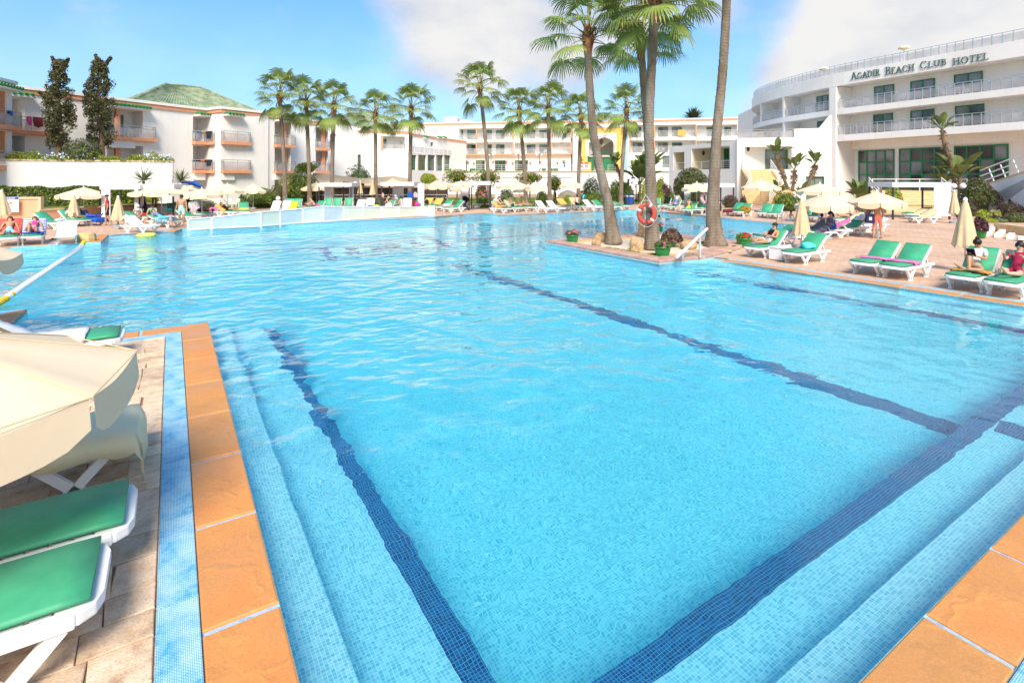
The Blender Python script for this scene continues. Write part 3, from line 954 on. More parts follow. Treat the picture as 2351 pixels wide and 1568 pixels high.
# the projecting block with the return wall
F2 = Facade(507.9, 52.95, 668, 59.6)
F2r = Facade(476.6, 54.4, 507.9, 52.95)
r2 = F2r.root('guest_wing', 'short return wall of the guest wing beside the towel-hung balconies', 'building', 'stepped blocks of the guest wing')
mb = MB()
wall_cells(mb, 0, F2r.L, 0, 9.6, [(-1, F2r.L * .55, ZF2, ZF2 + 2.45, .9), (-1, F2r.L * .55, ZF1, ZF1 + 2.45, .9)], 5)
mb.build('wall', WHITEWALL, r2)
cornice(r2, 0, F2r.L, 9.6, .22, 0, .1)
for zf in (ZF1, ZF2): balcony(r2, -.1, F2r.L * .6, zf, -.003, .35)
sB = lambda x: F2.s('2', x)
guest_block(F2, 'projecting white guest block with terracotta columns left of the first palm', 0, F2.L, 9.6,
   [dict(a=.05, b=sB(908), col=.35, levels=[ZF1, ZF2], win=(sB(738), sB(812)), over=1.2, ground=True),
   dict(a=sB(1348), b=F2.L - .05, col=sB(1478), levels=[ZF1, ZF2], win=(sB(1352), sB(1388)), over=.3, ground=True)], corn=(.1, .25))
F3 = Facade(660, 61.8, 753, 66.1)
sC = lambda x: F3.s('2', x)
guest_block(F3, 'last block of the guest wing, behind the second and third palms', 0, F3.L, 9.55,
   [dict(a=sC(1832), b=F3.L - .02, col=sC(1932), levels=[ZF1, ZF2], win=(sC(1836), sC(1856)), over=0, ground=False)], corn=(0, .15))
# laundry on the rails
def cloth_over_rail(F, c, x0, x1, ztop, drop, m, label, y=-.55, cat='towel', group='laundry on the balcony rails'):
 a, b_ = F.s(c, x0), F.s(c, x1)
 n = max(4, int((b_ - a) / .12))
 vs, fs = [], []
 for i in range(n + 1):
  x = a + (b_ - a) * i / n
  w = .035 * math.sin(i * 1.9 + a)
  dr = drop * (1 - .18 * abs(math.sin(i * .8 + b_)))
  for (yy, zz) in ((y + .12, ztop - drop * .5), (y + .05, ztop + .02), (y, ztop + .055), (y - .06, ztop + .01), (y - .07 + w, ztop - dr * .5), (y - .09 - w, ztop - dr)): vs.append((x, yy, zz))
 for i in range(n):
  for j in range(5): fs.append((i * 6 + j, (i + 1) * 6 + j, (i + 1) * 6 + j + 1, i * 6 + j + 1))
 o = MB().add(vs, fs).build('towel', m, None, True, (F.p0.x, F.p0.y, 0), F.rz)
 return tag(o, label, cat, group)
NAVY = mat('navy_cloth', (.02, .022, .05), .9, .2, 3)
BLUEC = mat('blue_cloth', (.02, .12, .5), .9, .15, 3)
REDC = mat('red_cloth', (.5, .03, .03), .85, .12, 3)
WINE = mat('wine_cloth', (.16, .02, .03), .9, .15, 3)
PINKC = mat('pink_cloth', (.72, .10, .28), .85, .1, 3)
YELC = mat('ochre_towel', (.72, .42, .10), .9, .1, 3, .2, 50)
WHITEC = mat('white_cloth', (.74, .74, .74), .9, .06, 3, .15, 20)
CREAMC = mat('cream_towel', (.82, .72, .46), .92, .08, 2, .25, 45)
cloth_over_rail(F1, '2', 418, 462, ZF2 + 1.0, .9, BLUEC, 'bright blue towel at the left end of the upper balcony rail', -.35)
cloth_over_rail(F1, '2', 456, 506, ZF2 + 1.0, .35, YELC, 'pale yellow towel between blue and black laundry on the upper rail', -.35)
cloth_over_rail(F1, '2', 508, 600, ZF2 + 1.0, .6, NAVY, 'long black sheet over the upper balcony rail', -.35)
cloth_over_rail(F2r, '2', 575, 640, ZF2 + 1.0, .75, NAVY, 'black garment hanging at the corner of the upper balcony rail', -.3)
cloth_over_rail(F1, '2', 376, 445, ZF1 + 1.0, .25, NAVY, 'dark shirts at the left of the lower balcony rail', -.35)
cloth_over_rail(F1, '2', 450, 496, ZF1 + 1.0, .3, mat('orange_cloth', (.8, .22, .03), .85, .1), 'orange swimwear on the lower balcony rail', -.35)
cloth_over_rail(F1, '2', 500, 560, ZF1 + 1.0, .45, NAVY, 'black trousers in the middle of the lower balcony rail', -.35)
cloth_over_rail(F2r, '2', 582, 640, ZF1 + 1.0, .6, NAVY, 'charcoal shorts at the right of the lower balcony rail', -.3)
cloth_over_rail(F0, '1', 0, 40, ZF2 + 1.1, .35, BLUEC, 'light blue towel on the far left balcony rail', -.5)
cloth_over_rail(F1, '1', 248, 300, ZF2 + 1.0, .7, PINKC, 'pink swimsuit over the balcony rail left of the cypress', -.9)
cloth_over_rail(F1, '1', 322, 432, ZF2 + 1.0, .8, WINE, 'wine red towel over the balcony rail beside the cypress', -.9)
for (F, c, x, zf, lab) in [(F1, '1', 1275, ZF2, 'white balcony chair half behind the right cypress'), (F1, '1', 1590, ZF2, 'white balcony chair by the open green door'),
      (F2, '2', 775, ZF2, 'white chair on the upper balcony by the terracotta column'), (F2, '2', 870, ZF2, 'white table chair at the right of the upper corner balcony'),
      (F2, '2', 745, ZF1, 'white chair on the lower corner balcony'), (F2, '2', 1362, ZF2, 'white chair behind the first palm trunk, upper floor'),
      (F2, '2', 1365, ZF1, 'white chair behind the first palm trunk, lower floor'), (F3, '2', 1868, ZF2, 'left white chair on the last upper balcony'),
      (F3, '2', 1915, ZF2, 'right white chair on the last upper balcony'), (F3, '2', 1860, ZF1, 'white chair on the last lower balcony')]:
 w = F.world(F.s(c, x), .45, zf + .01)
 plastic_chair(w, F.rz + math.pi + rng.uniform(-.6, .6), lab, 'white plastic chairs')
# pink flamingo float behind the lower rail
b = MB()
b.tube([Vector((math.cos(t) * .42, math.sin(t) * .42, .16)) for t in np.linspace(0, 2 * math.pi, 15)], .15, 8, False)
b.tube([(.3, 0, .2), (.42, 0, .6), (.36, 0, .95), (.18, 0, 1.02), (.08, 0, .9)], [.1, .08, .07, .07, .03], 8)
w = F1.world(F1.s('2', 470), .3, ZF1 + .01)
tag(b.build('flamingo_float', PINKC, None, True, w, F1.rz), 'pink flamingo swim ring behind the lower balcony glass', 'swim ring')
hip_roof('green_roofed_pavilion', 'large green tiled hip roof behind the long guest wing', PY('D', 381, 194.5, 65), PY('D', 463, 203.5, 68), 8.3, 8.0, 4.9)
hip_roof('green_roofed_pavilion', 'small green tiled hip roof behind the palms', PY('D', 803, 260, 92), PY('D', 838, 263, 93.5), 6.2, 4.6, 3.2)
# ---------------------------------------------------------------- white middle buildings between the wings
def plain_block(F, name, label, s0, s1, z0, z1, depth, ops=(), corn=True, m=None, cat='building', group=None):
 root = F.root(name, label, cat, group)
 mb = MB()
 wall_cells(mb, s0, s1, z0, z1, list(ops), depth)
 mb.build('wall', m or WHITEWALL, root)
 if corn: cornice(root, s0, s1, z1 - .2, .15, 0, .1)
 return root
FA = Facade(748, 71, 821, 75)
ra = plain_block(FA, 'service_block', 'plain white block to the right of the last guest balconies', 0, FA.L, 0, FA.z('3', 250, 1004), 6, [(FA.s('3', 118), FA.s('3', 190), FA.z('3', 150, 1292), FA.z('3', 150, 1108), .25)], False)
window(ra, FA.s('3', 120), FA.s('3', 188), FA.z('3', 150, 1290), FA.z('3', 150, 1110), .24, 2, 3, GREYPOLE, WINGREY)
FB = Facade(818, 80, 942, 83)
zt = 3.9
rb = plain_block(FB, 'terrace_house', 'white house with an orange cornice and one terracotta column behind the fourth palm', 0, FB.L, 0, FB.z('3', 700, 1052), 8,
    [(FB.s('3', 740), FB.s('3', 1000), FB.z('3', 870, 1285), FB.z('3', 870, 1135), 2.0), (FB.s('3', 445), FB.s('3', 478), zt, FB.z('3', 460, 1350), .3)])
MB().box(FB.s('3', 714), FB.s('3', 740), -.25, .1, FB.z('3', 727, 1300), FB.z('3', 727, 1132)).build('column', ORANGE, rb)
window(rb, FB.s('3', 742, 2), FB.s('3', 780, 2), FB.z('3', 760, 1285), FB.z('3', 760, 1155), 1.98, 1, 1, GREENP, WINGREY)
window(rb, FB.s('3', 950, 2), FB.s('3', 985, 2), FB.z('3', 960, 1285), FB.z('3', 960, 1178), 1.98, 1, 1, GREENP, WINGREY)
window(rb, FB.s('3', 446), FB.s('3', 477), zt, FB.z('3', 460, 1352), .28, 1, 1, GREENP, WINGREY)
pergola(rb, FB.s('3', 825), FB.s('3', 880), FB.z('3', 850, 1130), .6)
railing(rb, FB.s('3', 738), FB.s('3', 1000), FB.z('3', 870, 1285), -.05, FB.z('3', 870, 1212) - FB.z('3', 870, 1285), FROST, 1.6)
FC = Facade(935, 84, 1070, 103)
zc = FC.z('3', 1150, 1100)
rc = plain_block(FC, 'terrace_house', 'receding white house with a glazed dining room behind the fifth palm', 0, FC.L, 0, zc, 8, [(FC.s('3', 1300), FC.s('3', 1336), FC.z('3', 1318, 1255), FC.z('3', 1318, 1205), .3)])
window(rc, FC.s('3', 1302), FC.s('3', 1334), FC.z('3', 1318, 1255), FC.z('3', 1318, 1207), .28, 1, 1, GREENP, WINGREY)
for (a, b_) in ((1020, 1060), (1215, 1255), (1370, 1412), (1430, 1468)):
 pergola(rc, FC.s('3', a), FC.s('3', b_), FC.z('3', a, 1160), .4)
# glazed dining room in front of it, roof terrace with glass balustrade
FD = Facade(938, 79, 1036, 93)
zd = FD.z('3', 1300, 1345)
rd = plain_block(FD, 'dining_room', 'low white dining room with tall green framed glazing and a roof terrace', 0, FD.L, 0, zd, 6, [(FD.s('3', a), FD.s('3', b_), zt, FD.z('3', a, 1350), .3) for a, b_ in ((1076, 1136), (1155, 1250), (1268, 1354), (1368, 1448), (1462, 1534))], False)
for a, b_ in ((1076, 1136), (1155, 1250), (1268, 1354), (1368, 1448), (1462, 1534)):
 window(rd, FD.s('3', a), FD.s('3', b_), zt + .02, FD.z('3', a, 1352), .28, 2, 2, GREENP, [WINGREY, WINDARK], .1)
railing(rd, .1, FD.L, zd, -.05, 1.15, FROST, 1.6, m=WHITEMET)
FE = Facade(978, 117, 1311, 111.0)
zr = FE.z('4', 800, 645)
zE2, zE1 = FE.z('4', 600, 855), FE.z('4', 600, 1032)
bays = [(222, 855), (876, 1300), (1312, 1540)]
ops = []
for (a, b_) in bays:
 for zf, yt in ((zE2, 725), (zE1, 892)): ops.append((FE.s('4', a), FE.s('4', b_), zf, FE.z('4', (a + b_) / 2, yt), 1.9))
gw = [(198, 322), (418, 528), (642, 772), (875, 1035)]
for (a, b_) in gw: ops.append((FE.s('4', a), FE.s('4', b_), zt + .3, FE.z('4', a, 1105), .25))
re_ = plain_block(FE, 'hotel_block', 'long white three storey hotel block with deep balconies behind the palms', FE.s('3', 760), FE.L, 0, zr, 12, ops)
for (a, b_) in gw: window(re_, FE.s('4', a), FE.s('4', b_), zt + .32, FE.z('4', a, 1107), .23, 3, 1, GREENP, [WINDARK, WINGREY, WINDARK], .14)
for zf, yt in ((zE2, 750), (zE1, 920)):
 for (a, b_, nx) in ((226, 272, 1), (322, 420, 2), (530, 610, 2), (660, 758, 2), (1020, 1122, 2), (1170, 1262, 2)):
  window(re_, FE.s('4', a, 1.9), FE.s('4', b_, 1.9), zf + .05, FE.z('4', a, yt, 1.9), 1.88, nx, 1, GREENP, [WINGREY, WINDARK] if zf == zE1 else [WINGREY], .12)
 for x in (432, 862, 1304, 1543): MB().box(FE.s('4', x - 8), FE.s('4', x + 8), -.2, .2, zf, FE.z('4', x, yt - 28)).build('column', ORANGE, re_)
 railing(re_, FE.s('4', 222), FE.s('4', 1545), zf, -.12 if zf == zE2 else -.9, 1.15, FROST, 1.9, m=WHITEMET)
MB().box(FE.s('4', 150), FE.s('4', 1550), -1.0, -.003, zE1 - .16, zE1).build('terrace_slab', PEACH, re_)
b = MB()
b.box(FE.s('3', 1415), FE.s('3', 1560), 3, 6, zr, zr + 1.3)
b.box(FE.s('3', 1405), FE.s('3', 1570), 2.7, 6.3, zr + 1.3, zr + 1.5)
b.box(FE.s('3', 1580), FE.s('3', 1710), 4, 6, zr, zr + .9)
b.build('roof_hut', WHITEWALL, re_)
MB().box(FE.s('3', 1333), FE.s('3', 1378), -.05, -.002, FE.z('3', 1350, 1105), FE.z('3', 1350, 1046)).build('shutter', GREYCURT, re_)
# gate block with the horseshoe arch
FG = Facade(1312, 110.2, 1436, 108)
zg, zy = FG.z('4', 1900, 645), FG.z('4', 1900, 715)
rg = FG.root('gate_building', 'yellow gate building with a white horseshoe arch and green tiled parapet', 'building')
sG = lambda x: FG.s('4', x)
zG = lambda y: FG.z('4', 1900, y)
arch = [(sG(1728), zG(1060)), (sG(1755), zG(1030))]
cxg, czg, rg_ = (sG(1728) + sG(2066)) / 2, zG(985), (sG(2066) - sG(1728)) / 2
for k in range(21):
 t = math.radians(205 - 230 * k / 20)
 arch.append((cxg + rg_ * math.cos(t) * 1.0, czg + rg_ * math.sin(t) * 1.02))
arch += [(sG(2038), zG(1030)), (sG(2066), zG(1060))]
def pierced(outer, inner, y0, y1, m, name, parent):
 """Panel between an outer rectangle and an inner outline, open at the bottom."""
 bm = bmesh.new()
 def loop(y): return [bm.verts.new((p[0], y, p[1])) for p in outer + inner[::-1]]
 v0, v1 = loop(y0), loop(y1)
 bm.faces.new(v0)
 bm.faces.new(v1[::-1])
 n = len(v0)
 for i in range(n): bm.faces.new((v0[i], v0[(i + 1) % n], v1[(i + 1) % n], v1[i]))
 bmesh.ops.triangulate(bm, faces=[f for f in bm.faces if len(f.verts) > 4])
 bmesh.ops.recalc_face_normals(bm, faces=bm.faces)
 me = bpy.data.meshes.new(name)
 bm.to_mesh(me)
 bm.free()
 me.materials.append(m)
 return link(name, me, parent)
zb = zG(1060)
pierced([(arch[-1][0], zb), (sG(2070), zb), (sG(2070), zG(786)), (sG(1712), zG(786)), (sG(1712), zb), (arch[0][0], zb)][::1], arch[1:-1][::1] if False else arch, -.12, 1.2, WHITEWALL, 'arch', rg) if False else None
outer = [(sG(1712), zb), (sG(1712), zG(786)), (sG(2072), zG(786)), (sG(2072), zb)]
pierced(outer, [(arch[0][0], zb)] + arch[1:-1] + [(arch[-1][0], zb)], -.12, 1.4, WHITEWALL, 'arch', rg)
b = MB()
b.box(sG(1630), sG(1712) - .01, -.05, 1.4, zb, zy)
b.box(sG(2072) + .01, sG(2156), -.05, 1.4, zb, zy)
b.box(sG(1712) - .01, sG(2072) + .01, -.05, 1.4, zG(786) + .002, zy)
b.build('wall', YELLOW, rg)
b = MB()
b.box(sG(1560), FG.L + .3, -.1, 8, zy + .002, zg)
b.box(sG(1560), sG(1630) - .002, -.02, 8, 0, zy)
b.build('parapet', WHITEWALL, rg)
MB().box(sG(1560), FG.L + .3, -.16, -.102, zg - .5, zg - .05).build('cornice_band', ORANGE, rg)
roof_tiles(rg, (sG(1690), .0, zg + .01), (sG(2158), .0, zg + .01), (sG(2158), 1.6, zG(555)), (sG(1690), 1.6, zG(555)), 26)
for (a, b_) in ((1668, 1735), (2066, 2130)): MB().box(sG(a), sG(b_), 0, 1.0, zt, zb - .003).build('pier', YELLOW, rg)
b = MB()
b.box(sG(1640), sG(2160), 4.0, 4.2, zt, zg - .6)
b.box(sG(1728), sG(2066), 1.5, 4.0, zG(1060), zG(1040))
b.build('hall_wall', GREYCURT, rg)
for (a, b_) in ((1738, 1800), (1920, 2012), (2022, 2080)): window(rg, sG(a), sG(b_), zt + .02, zG(1075), 1.6, 2, 3, GREENP, GREENP, .12, 'door')
railing(rg, sG(1745), sG(2060), zG(1036), 1.5, zG(985) - zG(1036), None, .35, bars=2, m=GREENP)
b = MB()
b.lathe([(.02, 1.2), (.04, .75), (.3, .6), (.38, .2), (.3, -.1), (.05, -.35)], 8, (cxg, .6, zG(895)))
b.build('lantern', DARKMET, rg)
FH = Facade(1441, 108, 1695, 103.5)
zr2 = FH.z('5', 1100, 612)
zH2, zH1 = FH.z('5', 1000, 825), FH.z('5', 800, 1008)
bays = [(502, 790), (805, 1282), (1296, 1772)]
ops = []
for (a, b_) in bays:
 for zf, yt in ((zH2, 685), (zH1, 868)): ops.append((FH.s('5', a), FH.s('5', b_), zf, FH.z('5', (a + b_) / 2, yt), 1.9))
ops.append((FH.s('5', 892), FH.s('5', 974), zt + .9, FH.z('5', 930, 1050), .3))
rh = plain_block(FH, 'hotel_block', 'white three storey hotel block right of the yellow gate, behind the island palms', 0, FH.L, 0, zr2, 12, ops)
window(rh, FH.s('5', 893), FH.s('5', 973), zt + .92, FH.z('5', 930, 1052), .28, 2, 1, GREENP, WINGREY, .1)
for zf, yt, ww in ((zH2, 714, [(532, 642), (842, 955), (1005, 1118), (1412, 1500), (1618, 1698)]), (zH1, 897, [(542, 655), (840, 955), (1005, 1122), (1412, 1500)])):
 for (a, b_) in ww: window(rh, FH.s('5', a, 1.9), FH.s('5', b_, 1.9), zf + .05, FH.z('5', a, yt, 1.9), 1.88, 2, 1, GREENP, [WINGREY, WINDARK], .12)
 for x in (510, 797, 1288): MB().box(FH.s('5', x - 8), FH.s('5', x + 8), -.2, .2, zf, FH.z('5', x, yt - 28)).build('column', ORANGE, rh)
 railing(rh, FH.s('5', 520), FH.s('5', 1775), zf, -.12, 1.15, FROST, 1.9, m=WHITEMET)
for (F, c, x, z0, lab) in [(FH, '5', 608, zH2, 'white chair at the left of the upper balcony right of the gate'), (FH, '5', 660, zH2, 'white chair behind the double palm trunk, upper balcony'),
      (FH, '5', 560, zH1, 'white chair on the lower balcony right of the gate'), (FH, '5', 905, zH1, 'white chair on the lower balcony right of the double trunk'),
      (FE, '4', 1238, zE1, 'white chair by the eighth palm trunk on the long hotel balcony'), (FE, '4', 910, zE1, 'pale chair on the lower hotel balcony behind the seventh palm')]:
 plastic_chair(F.world(F.s(c, x), .3, z0 + .01), F.rz + math.pi + rng.uniform(-.7, .7), lab)
b = MB()
b.box(-.75, .75, -.05, .05, 0, 1.2)
tag(b.build('towel', YELC, None, False, FH.world(FH.s('5', 1117), -.2, zH2 + .1), FH.rz), 'ochre mat hung on the upper balcony rail right of the double trunk', 'towel')
FI = Facade(1694, 96, 1737, 84)
ri = plain_block(FI, 'stair_tower', 'plain white tower joining the hotel block to the curved wing', 0, FI.L, 0, FI.z('6', 200, 655), 6, [(FI.s('6', 253), FI.s('6', 271), FI.z('6', 260, 815), FI.z('6', 260, 730), .3)], False)
window(ri, FI.s('6', 253), FI.s('6', 271), FI.z('6', 260, 813), FI.z('6', 260, 732), .28, 1, 1, GREENP, WINDARK)
# ---------------------------------------------------------------- raised terrace in front of the middle buildings
FT = Facade(812, 90, 1545, 92)
terr = FT.root('terrace', 'long white terrace wall with tubular railing below the hotel', 'terrace')
zt = 3.9
mb = MB()
mb.box(0, FT.L, 0, 26, 0, zt - .08)
mb.build('wall', CREAMC if False else WHITEWALL, terr)
MB().box(-.1, FT.L, -.25, 26, zt - .075, zt + .02).build('coping', CAPSTONE, terr)
MB().box(FT.s('3', 1100), FT.s('4', 1550), -.35, -.26, zt - .95, zt - .8).build('ledge', WHITEWALL, terr)
railing(terr, FT.s('3', 445), FT.s('4', 1630), zt + .02, 0, 1.0, None, 2.2, bars=2, m=WHITEMET)
railing(terr, FT.s('4', 1975), FT.s('5', 440), zt + .02, 0, 1.0, None, 2.2, bars=2, m=WHITEMET)
railing(terr, FT.s('5', 805), FT.s('5', 975), zt + .02, 0, 1.0, None, 1.6, bars=2, m=WHITEMET)
for k, (c, x) in enumerate((('4', 600), ('4', 925), ('4', 1170))):
 q = FT.world(FT.s(c, x), .6, zt + .03)
 e = empty('street_lamp', q, 0, ['black terrace lamp post behind the sixth palm', 'black terrace lamp post before the green door', 'black terrace lamp post by the eighth palm'][k], 'lamp', 'terrace lamp posts')
 MB().lathe([(.14, 0), (.1, .3), (.05, .35), (.045, 2.9)], 8).build('post', DARKMET, e)
 MB().bar((-.4, 0, 2.9), (.4, 0, 2.9), .05).build('arm', DARKMET, e)
 for x_ in (-.4, .4): MB().ball((x_, 0, 2.72), .19, 10).build('globe', GLOBE, e, True)
for k, (c, x, y) in enumerate((('4', 180, 1145), ('4', 330, 1128), ('4', 398, 1142), ('4', 624, 1122), ('4', 782, 1122), ('4', 855, 1140), ('4', 1062, 1138), ('4', 1180, 1122), ('4', 1380, 1135), ('4', 1450, 1118), ('3', 1470, 1462))):
 s_, z_ = FE.sz(c, x, y, -.25)
 q = FE.world(s_, -.25, z_)
 e = empty('wall_pot', q, 0, ['terracotta wall pot %s' % t_ for t_ in ('left of the first green window', 'right of the first green window', 'left of the second green window', 'between palm six and the third green window', 'right of the third green window', 'left of the fourth green window', 'right of the fourth green window', 'right of the eighth palm lamp', 'above the terrace near the gate', 'highest by the gate, over the man in teal', 'beside the dining room glazing')][k], 'flower pot', 'terracotta pots on the terrace wall')
 MB().lathe([(.12, -.3), (.22, 0), (.25, .05), (.25, .12)], 8).build('pot', TERRA, e)
 MB().ball((0, 0, .12), .2, 7, .6).build('soil', LEAFDK, e)
# green planter boxes along the terrace edge and notice board by the gate
for k, (c, x0, x1) in enumerate((('3', 1165, 1260), ('3', 1460, 1540), ('4', 345, 440), ('4', 1200, 1250), ('4', 1310, 1395))):
 a, b_ = FT.s(c, x0), FT.s(c, x1)
 o = MB().box(a, b_, .5, .9, zt + .03, zt + .5).build('planter_box', GREENP, None, False, (FT.p0.x, FT.p0.y, 0), FT.rz)
 tag(o, 'green planter box on the terrace ' + ('before the second dining window', 'before the last dining window', 'behind the first orange tree', 'by the eighth palm', 'near the man in teal')[k], 'planter', 'green planter boxes on the terrace')
FTE = FT.world(FT.s('4', 1695), 2.0)
q = PY('4', 1697, 1180, FTE.y)
nb = empty('notice_board', (q.x, q.y, zt + .03), FT.rz, 'orange framed notice board beside the gate', 'sign')
hh = (q.z - zt) * 2
MB().box(-1.2, 1.2, -.05, .02, .05, hh).build('frame', YELC, nb)
MB().box(-1.0, 1.0, -.07, -.051, .35, hh - .35).build('poster', WHITEC, nb)
b = MB()
for k in range(5): b.box(-.8 + (k % 2) * .85, -.8 + (k % 2) * .85 + .6, -.08, -.071, .7 + .55 * (k // 2), .95 + .55 * (k // 2))
b.build('print', mat('red_print', (.45, .06, .05), .7), nb)
# cream roller awning over the sunken bar
FW = Facade(1262, 78, 1385, 77)
aw = FW.root('awning', 'long cream roller awning on a white post behind the umbrellas', 'awning')
z0 = FW.z('4', 1600, 1300)
MB().box(FW.s('4', 1308), FW.s('4', 1985), -1.5, 1.5, z0, z0 + (FW.z('4', 1600, 1266) - z0)).build('roller_box', WHITEWALL, aw)
MB().bar((FW.s('4', 1315), -1.4, z0 - 1.0), (FW.s('4', 1980), -1.4, z0 - 1.0), .1).build('rail', WHITEMET, aw)
b = MB()
for x in (1380, 1985): b.box(FW.s('4', x - 9), FW.s('4', x + 9), -1.2, -.9, 0, z0 - .002)
b.build('post', WHITEMET, aw)
# ================================================================ curved hotel wing on the right
hotel = empty('curved_hotel', (0, 0, 0), 0, 'big white curved hotel wing with its name on the roof fascia', 'hotel')
ctrl = [(46.5, 34.2), (42.1, 44.0), (38.7, 51.5), (35.4, 59.0), (33.75, 66.4), (33.6, 72.0), (34.6, 77.0), (37.6, 83.0), (41.5, 87.5)]
def catmull(pts, n):
 out = []
 for i in range(len(pts) - 1):
  p0, p1, p2_, p3 = [Vector(pts[min(max(k, 0), len(pts) - 1)]) for k in (i - 1, i, i + 1, i + 2)]
  for k in range(n):
   t = k / n
   out.append(.5 * ((2 * p1) + (p2_ - p0) * t + (2 * p0 - 5 * p1 + 4 * p2_ - p3) * t * t + (3 * p1 - p0 - 3 * p2_ + p3) * t ** 3))
 out.append(Vector(pts[-1]))
 return out
LINE = catmull(ctrl, 6)
def inset_line(line, d):
 out = []
 for i, p in enumerate(line):
  e = (line[min(i + 1, len(line) - 1)] - line[max(i - 1, 0)]).normalized()
  out.append(p + Vector((e.y, -e.x)) * d)                 # right hand side of the run = away from the pool
 return out
def band(name, line, d0, d1, z0, z1, m, parent):
 """A solid strip following the curve between insets d0 (front) and d1 (back)."""
 a, b_ = inset_line(line, d0), inset_line(line, d1)
 mb = MB()
 n = len(line)
 vs = [(*p, z) for z in (z0, z1) for p in a] + [(*p, z) for z in (z0, z1) for p in b_]
 A0, A1, B0, B1 = 0, n, 2 * n, 3 * n
 fs = []
 for i in range(n - 1):
  fs += [(A0 + i, A0 + i + 1, A1 + i + 1, A1 + i), (A1 + i, A1 + i + 1, B1 + i + 1, B1 + i), (B0 + i, B1 + i, B1 + i + 1, B0 + i + 1), (A0 + i, B0 + i, B0 + i + 1, A0 + i + 1)]
 fs += [(A0, A1, B1, B0), (A0 + n - 1, B0 + n - 1, B1 + n - 1, A1 + n - 1)]
 mb.add(vs, fs)
 return mb.build(name, m, parent)
Z1, Z2, Z3 = 7.42, 10.28, 14.15
band('roof_fascia', LINE, 0, 9, 12.8, Z3, WHITEWALL, hotel)
band('balcony', LINE, 0, 3.2, 9.66, Z2, WHITEWALL, hotel)
band('balcony', LINE, 0, 3.2, 6.75, Z1, WHITEWALL, hotel)
band('wall', LINE, 2.2, 9.2, 9.0, 12.8, WHITEWALL, hotel)
band('wall', LINE, 2.202, 9.2, 5.9, 9.0, WHITEWALL, hotel)
band('wall', LINE, 2.6, 9, 0, 5.9, WHITEWALL, hotel)
# where a sighted column meets the curve
def on_curve(line, c, x):
 dx, _ = DD(c, x, 0)
 k = (dx - CX) / FPX
 best = None
 for i in range(len(line) - 1):
  f0, f1 = line[i].x - k * line[i].y, line[i + 1].x - k * line[i + 1].y
  if f0 == f1 or f0 * f1 > 0: continue
  t = f0 / (f0 - f1)
  p = line[i].lerp(line[i + 1], t)
  if best is None or p.y < best[0].y: best = (p, (line[i + 1] - line[i]).normalized())
 return best
def curve_facade(line, c, x0, x1):
 p, q = on_curve(line, c, x0)[0], on_curve(line, c, x1)[0]
 return Facade(CX + p.x / p.y * FPX, p.y, CX + q.x / q.y * FPX, q.y)
BACK = inset_line(LINE, 2.2)
GBACK = inset_line(LINE, 2.6)
def curve_window(line, x0, x1, z0, z1, nx, nz, pane, fw=.1, c='6'):
 F = curve_facade(line, c, x0, x1)
 e = empty('window', (F.p0.x, F.p0.y, 0), F.rz)
 e.parent = hotel
 KIDS.setdefault(hotel.name, []).append(e)
 mb = MB()
 for i in range(nx + 1):
  x = min(max(F.L * i / nx, fw / 2), F.L - fw / 2)
  mb.box(x - fw / 2, x + fw / 2, -.1, .02, z0, z1)
 for j in range(nz + 1):
  z = min(max(z0 + (z1 - z0) * j / nz, z0 + fw / 2), z1 - fw / 2)
  mb.box(.01, F.L - .01, -.09, .01, z - fw / 2, z + fw / 2)
 mb.build('frame', GREENP, e)
 for i in range(nx):
  for j in range(nz):
   xa, xb = F.L * i / nx + fw * .4, F.L * (i + 1) / nx - fw * .4
   za, zb_ = z0 + (z1 - z0) * j / nz + fw * .4, z0 + (z1 - z0) * (j + 1) / nz - fw * .4
   MB().quad((xa, -.05, za), (xb, -.05, za), (xb, -.05, zb_), (xa, -.05, zb_)).build('pane', rng.choice(pane) if isinstance(pane, list) else pane, e)
 return F
for (a, b_) in ((1195, 1348), (1475, 1663), (1812, 2033), (750, 838)): curve_window(BACK, a, b_, Z2 + .05, Z2 + 2.15, 2, 1, [WINGREY])
for (a, b_) in ((1188, 1338), (1475, 1660), (1820, 2045), (755, 806)): curve_window(BACK, a, b_, Z1 + .05, Z1 + 2.05, 2, 1, [WINGREY, WINDARK])
curve_window(GBACK, 1072, 1350, .45, 5.75, 4, 4, [WINGREY, WINGREY, WINDARK], .13)
curve_window(GBACK, 1386, 1760, .45, 5.75, 4, 4, [WINDARK, WINDARK, WINGREY], .13)
curve_window(GBACK, 1812, 2233, .45, 5.75, 4, 4, [WINDARK, WINDARK, WINGREY], .13)
# rails on both balconies and on the roof edge
def curve_rail(line, inset, z, h, panes, lo_i, hi_i, m=STEEL):
 ln = inset_line(line, inset)[lo_i:hi_i]
 mb = MB()
 mb.tube([(*p, z + h) for p in ln], .035, 5)
 mb.tube([(*p, z + h * .8) for p in ln], .018, 5)
 pan = MB()
 d, last = 0, None
 for i, p in enumerate(ln):
  mb.box(p.x - .025, p.x + .025, p.y - .025, p.y + .025, z, z + h)
  if i: pan.quad((*ln[i - 1], z + .08), (*p, z + .08), (*p, z + h * .76), (*ln[i - 1], z + h * .76))
 r = mb.build('railing', m, hotel)
 pan.build('glass_panel', panes, r)
dense = catmull(ctrl, 12)
curve_rail(dense, .12, Z2, 1.05, FROST, 0, len(dense))
curve_rail(dense, .12, Z1, 1.05, FROST, 0, len(dense))
curve_rail(dense, .25, Z3, .95, FROST, 0, len(dense))
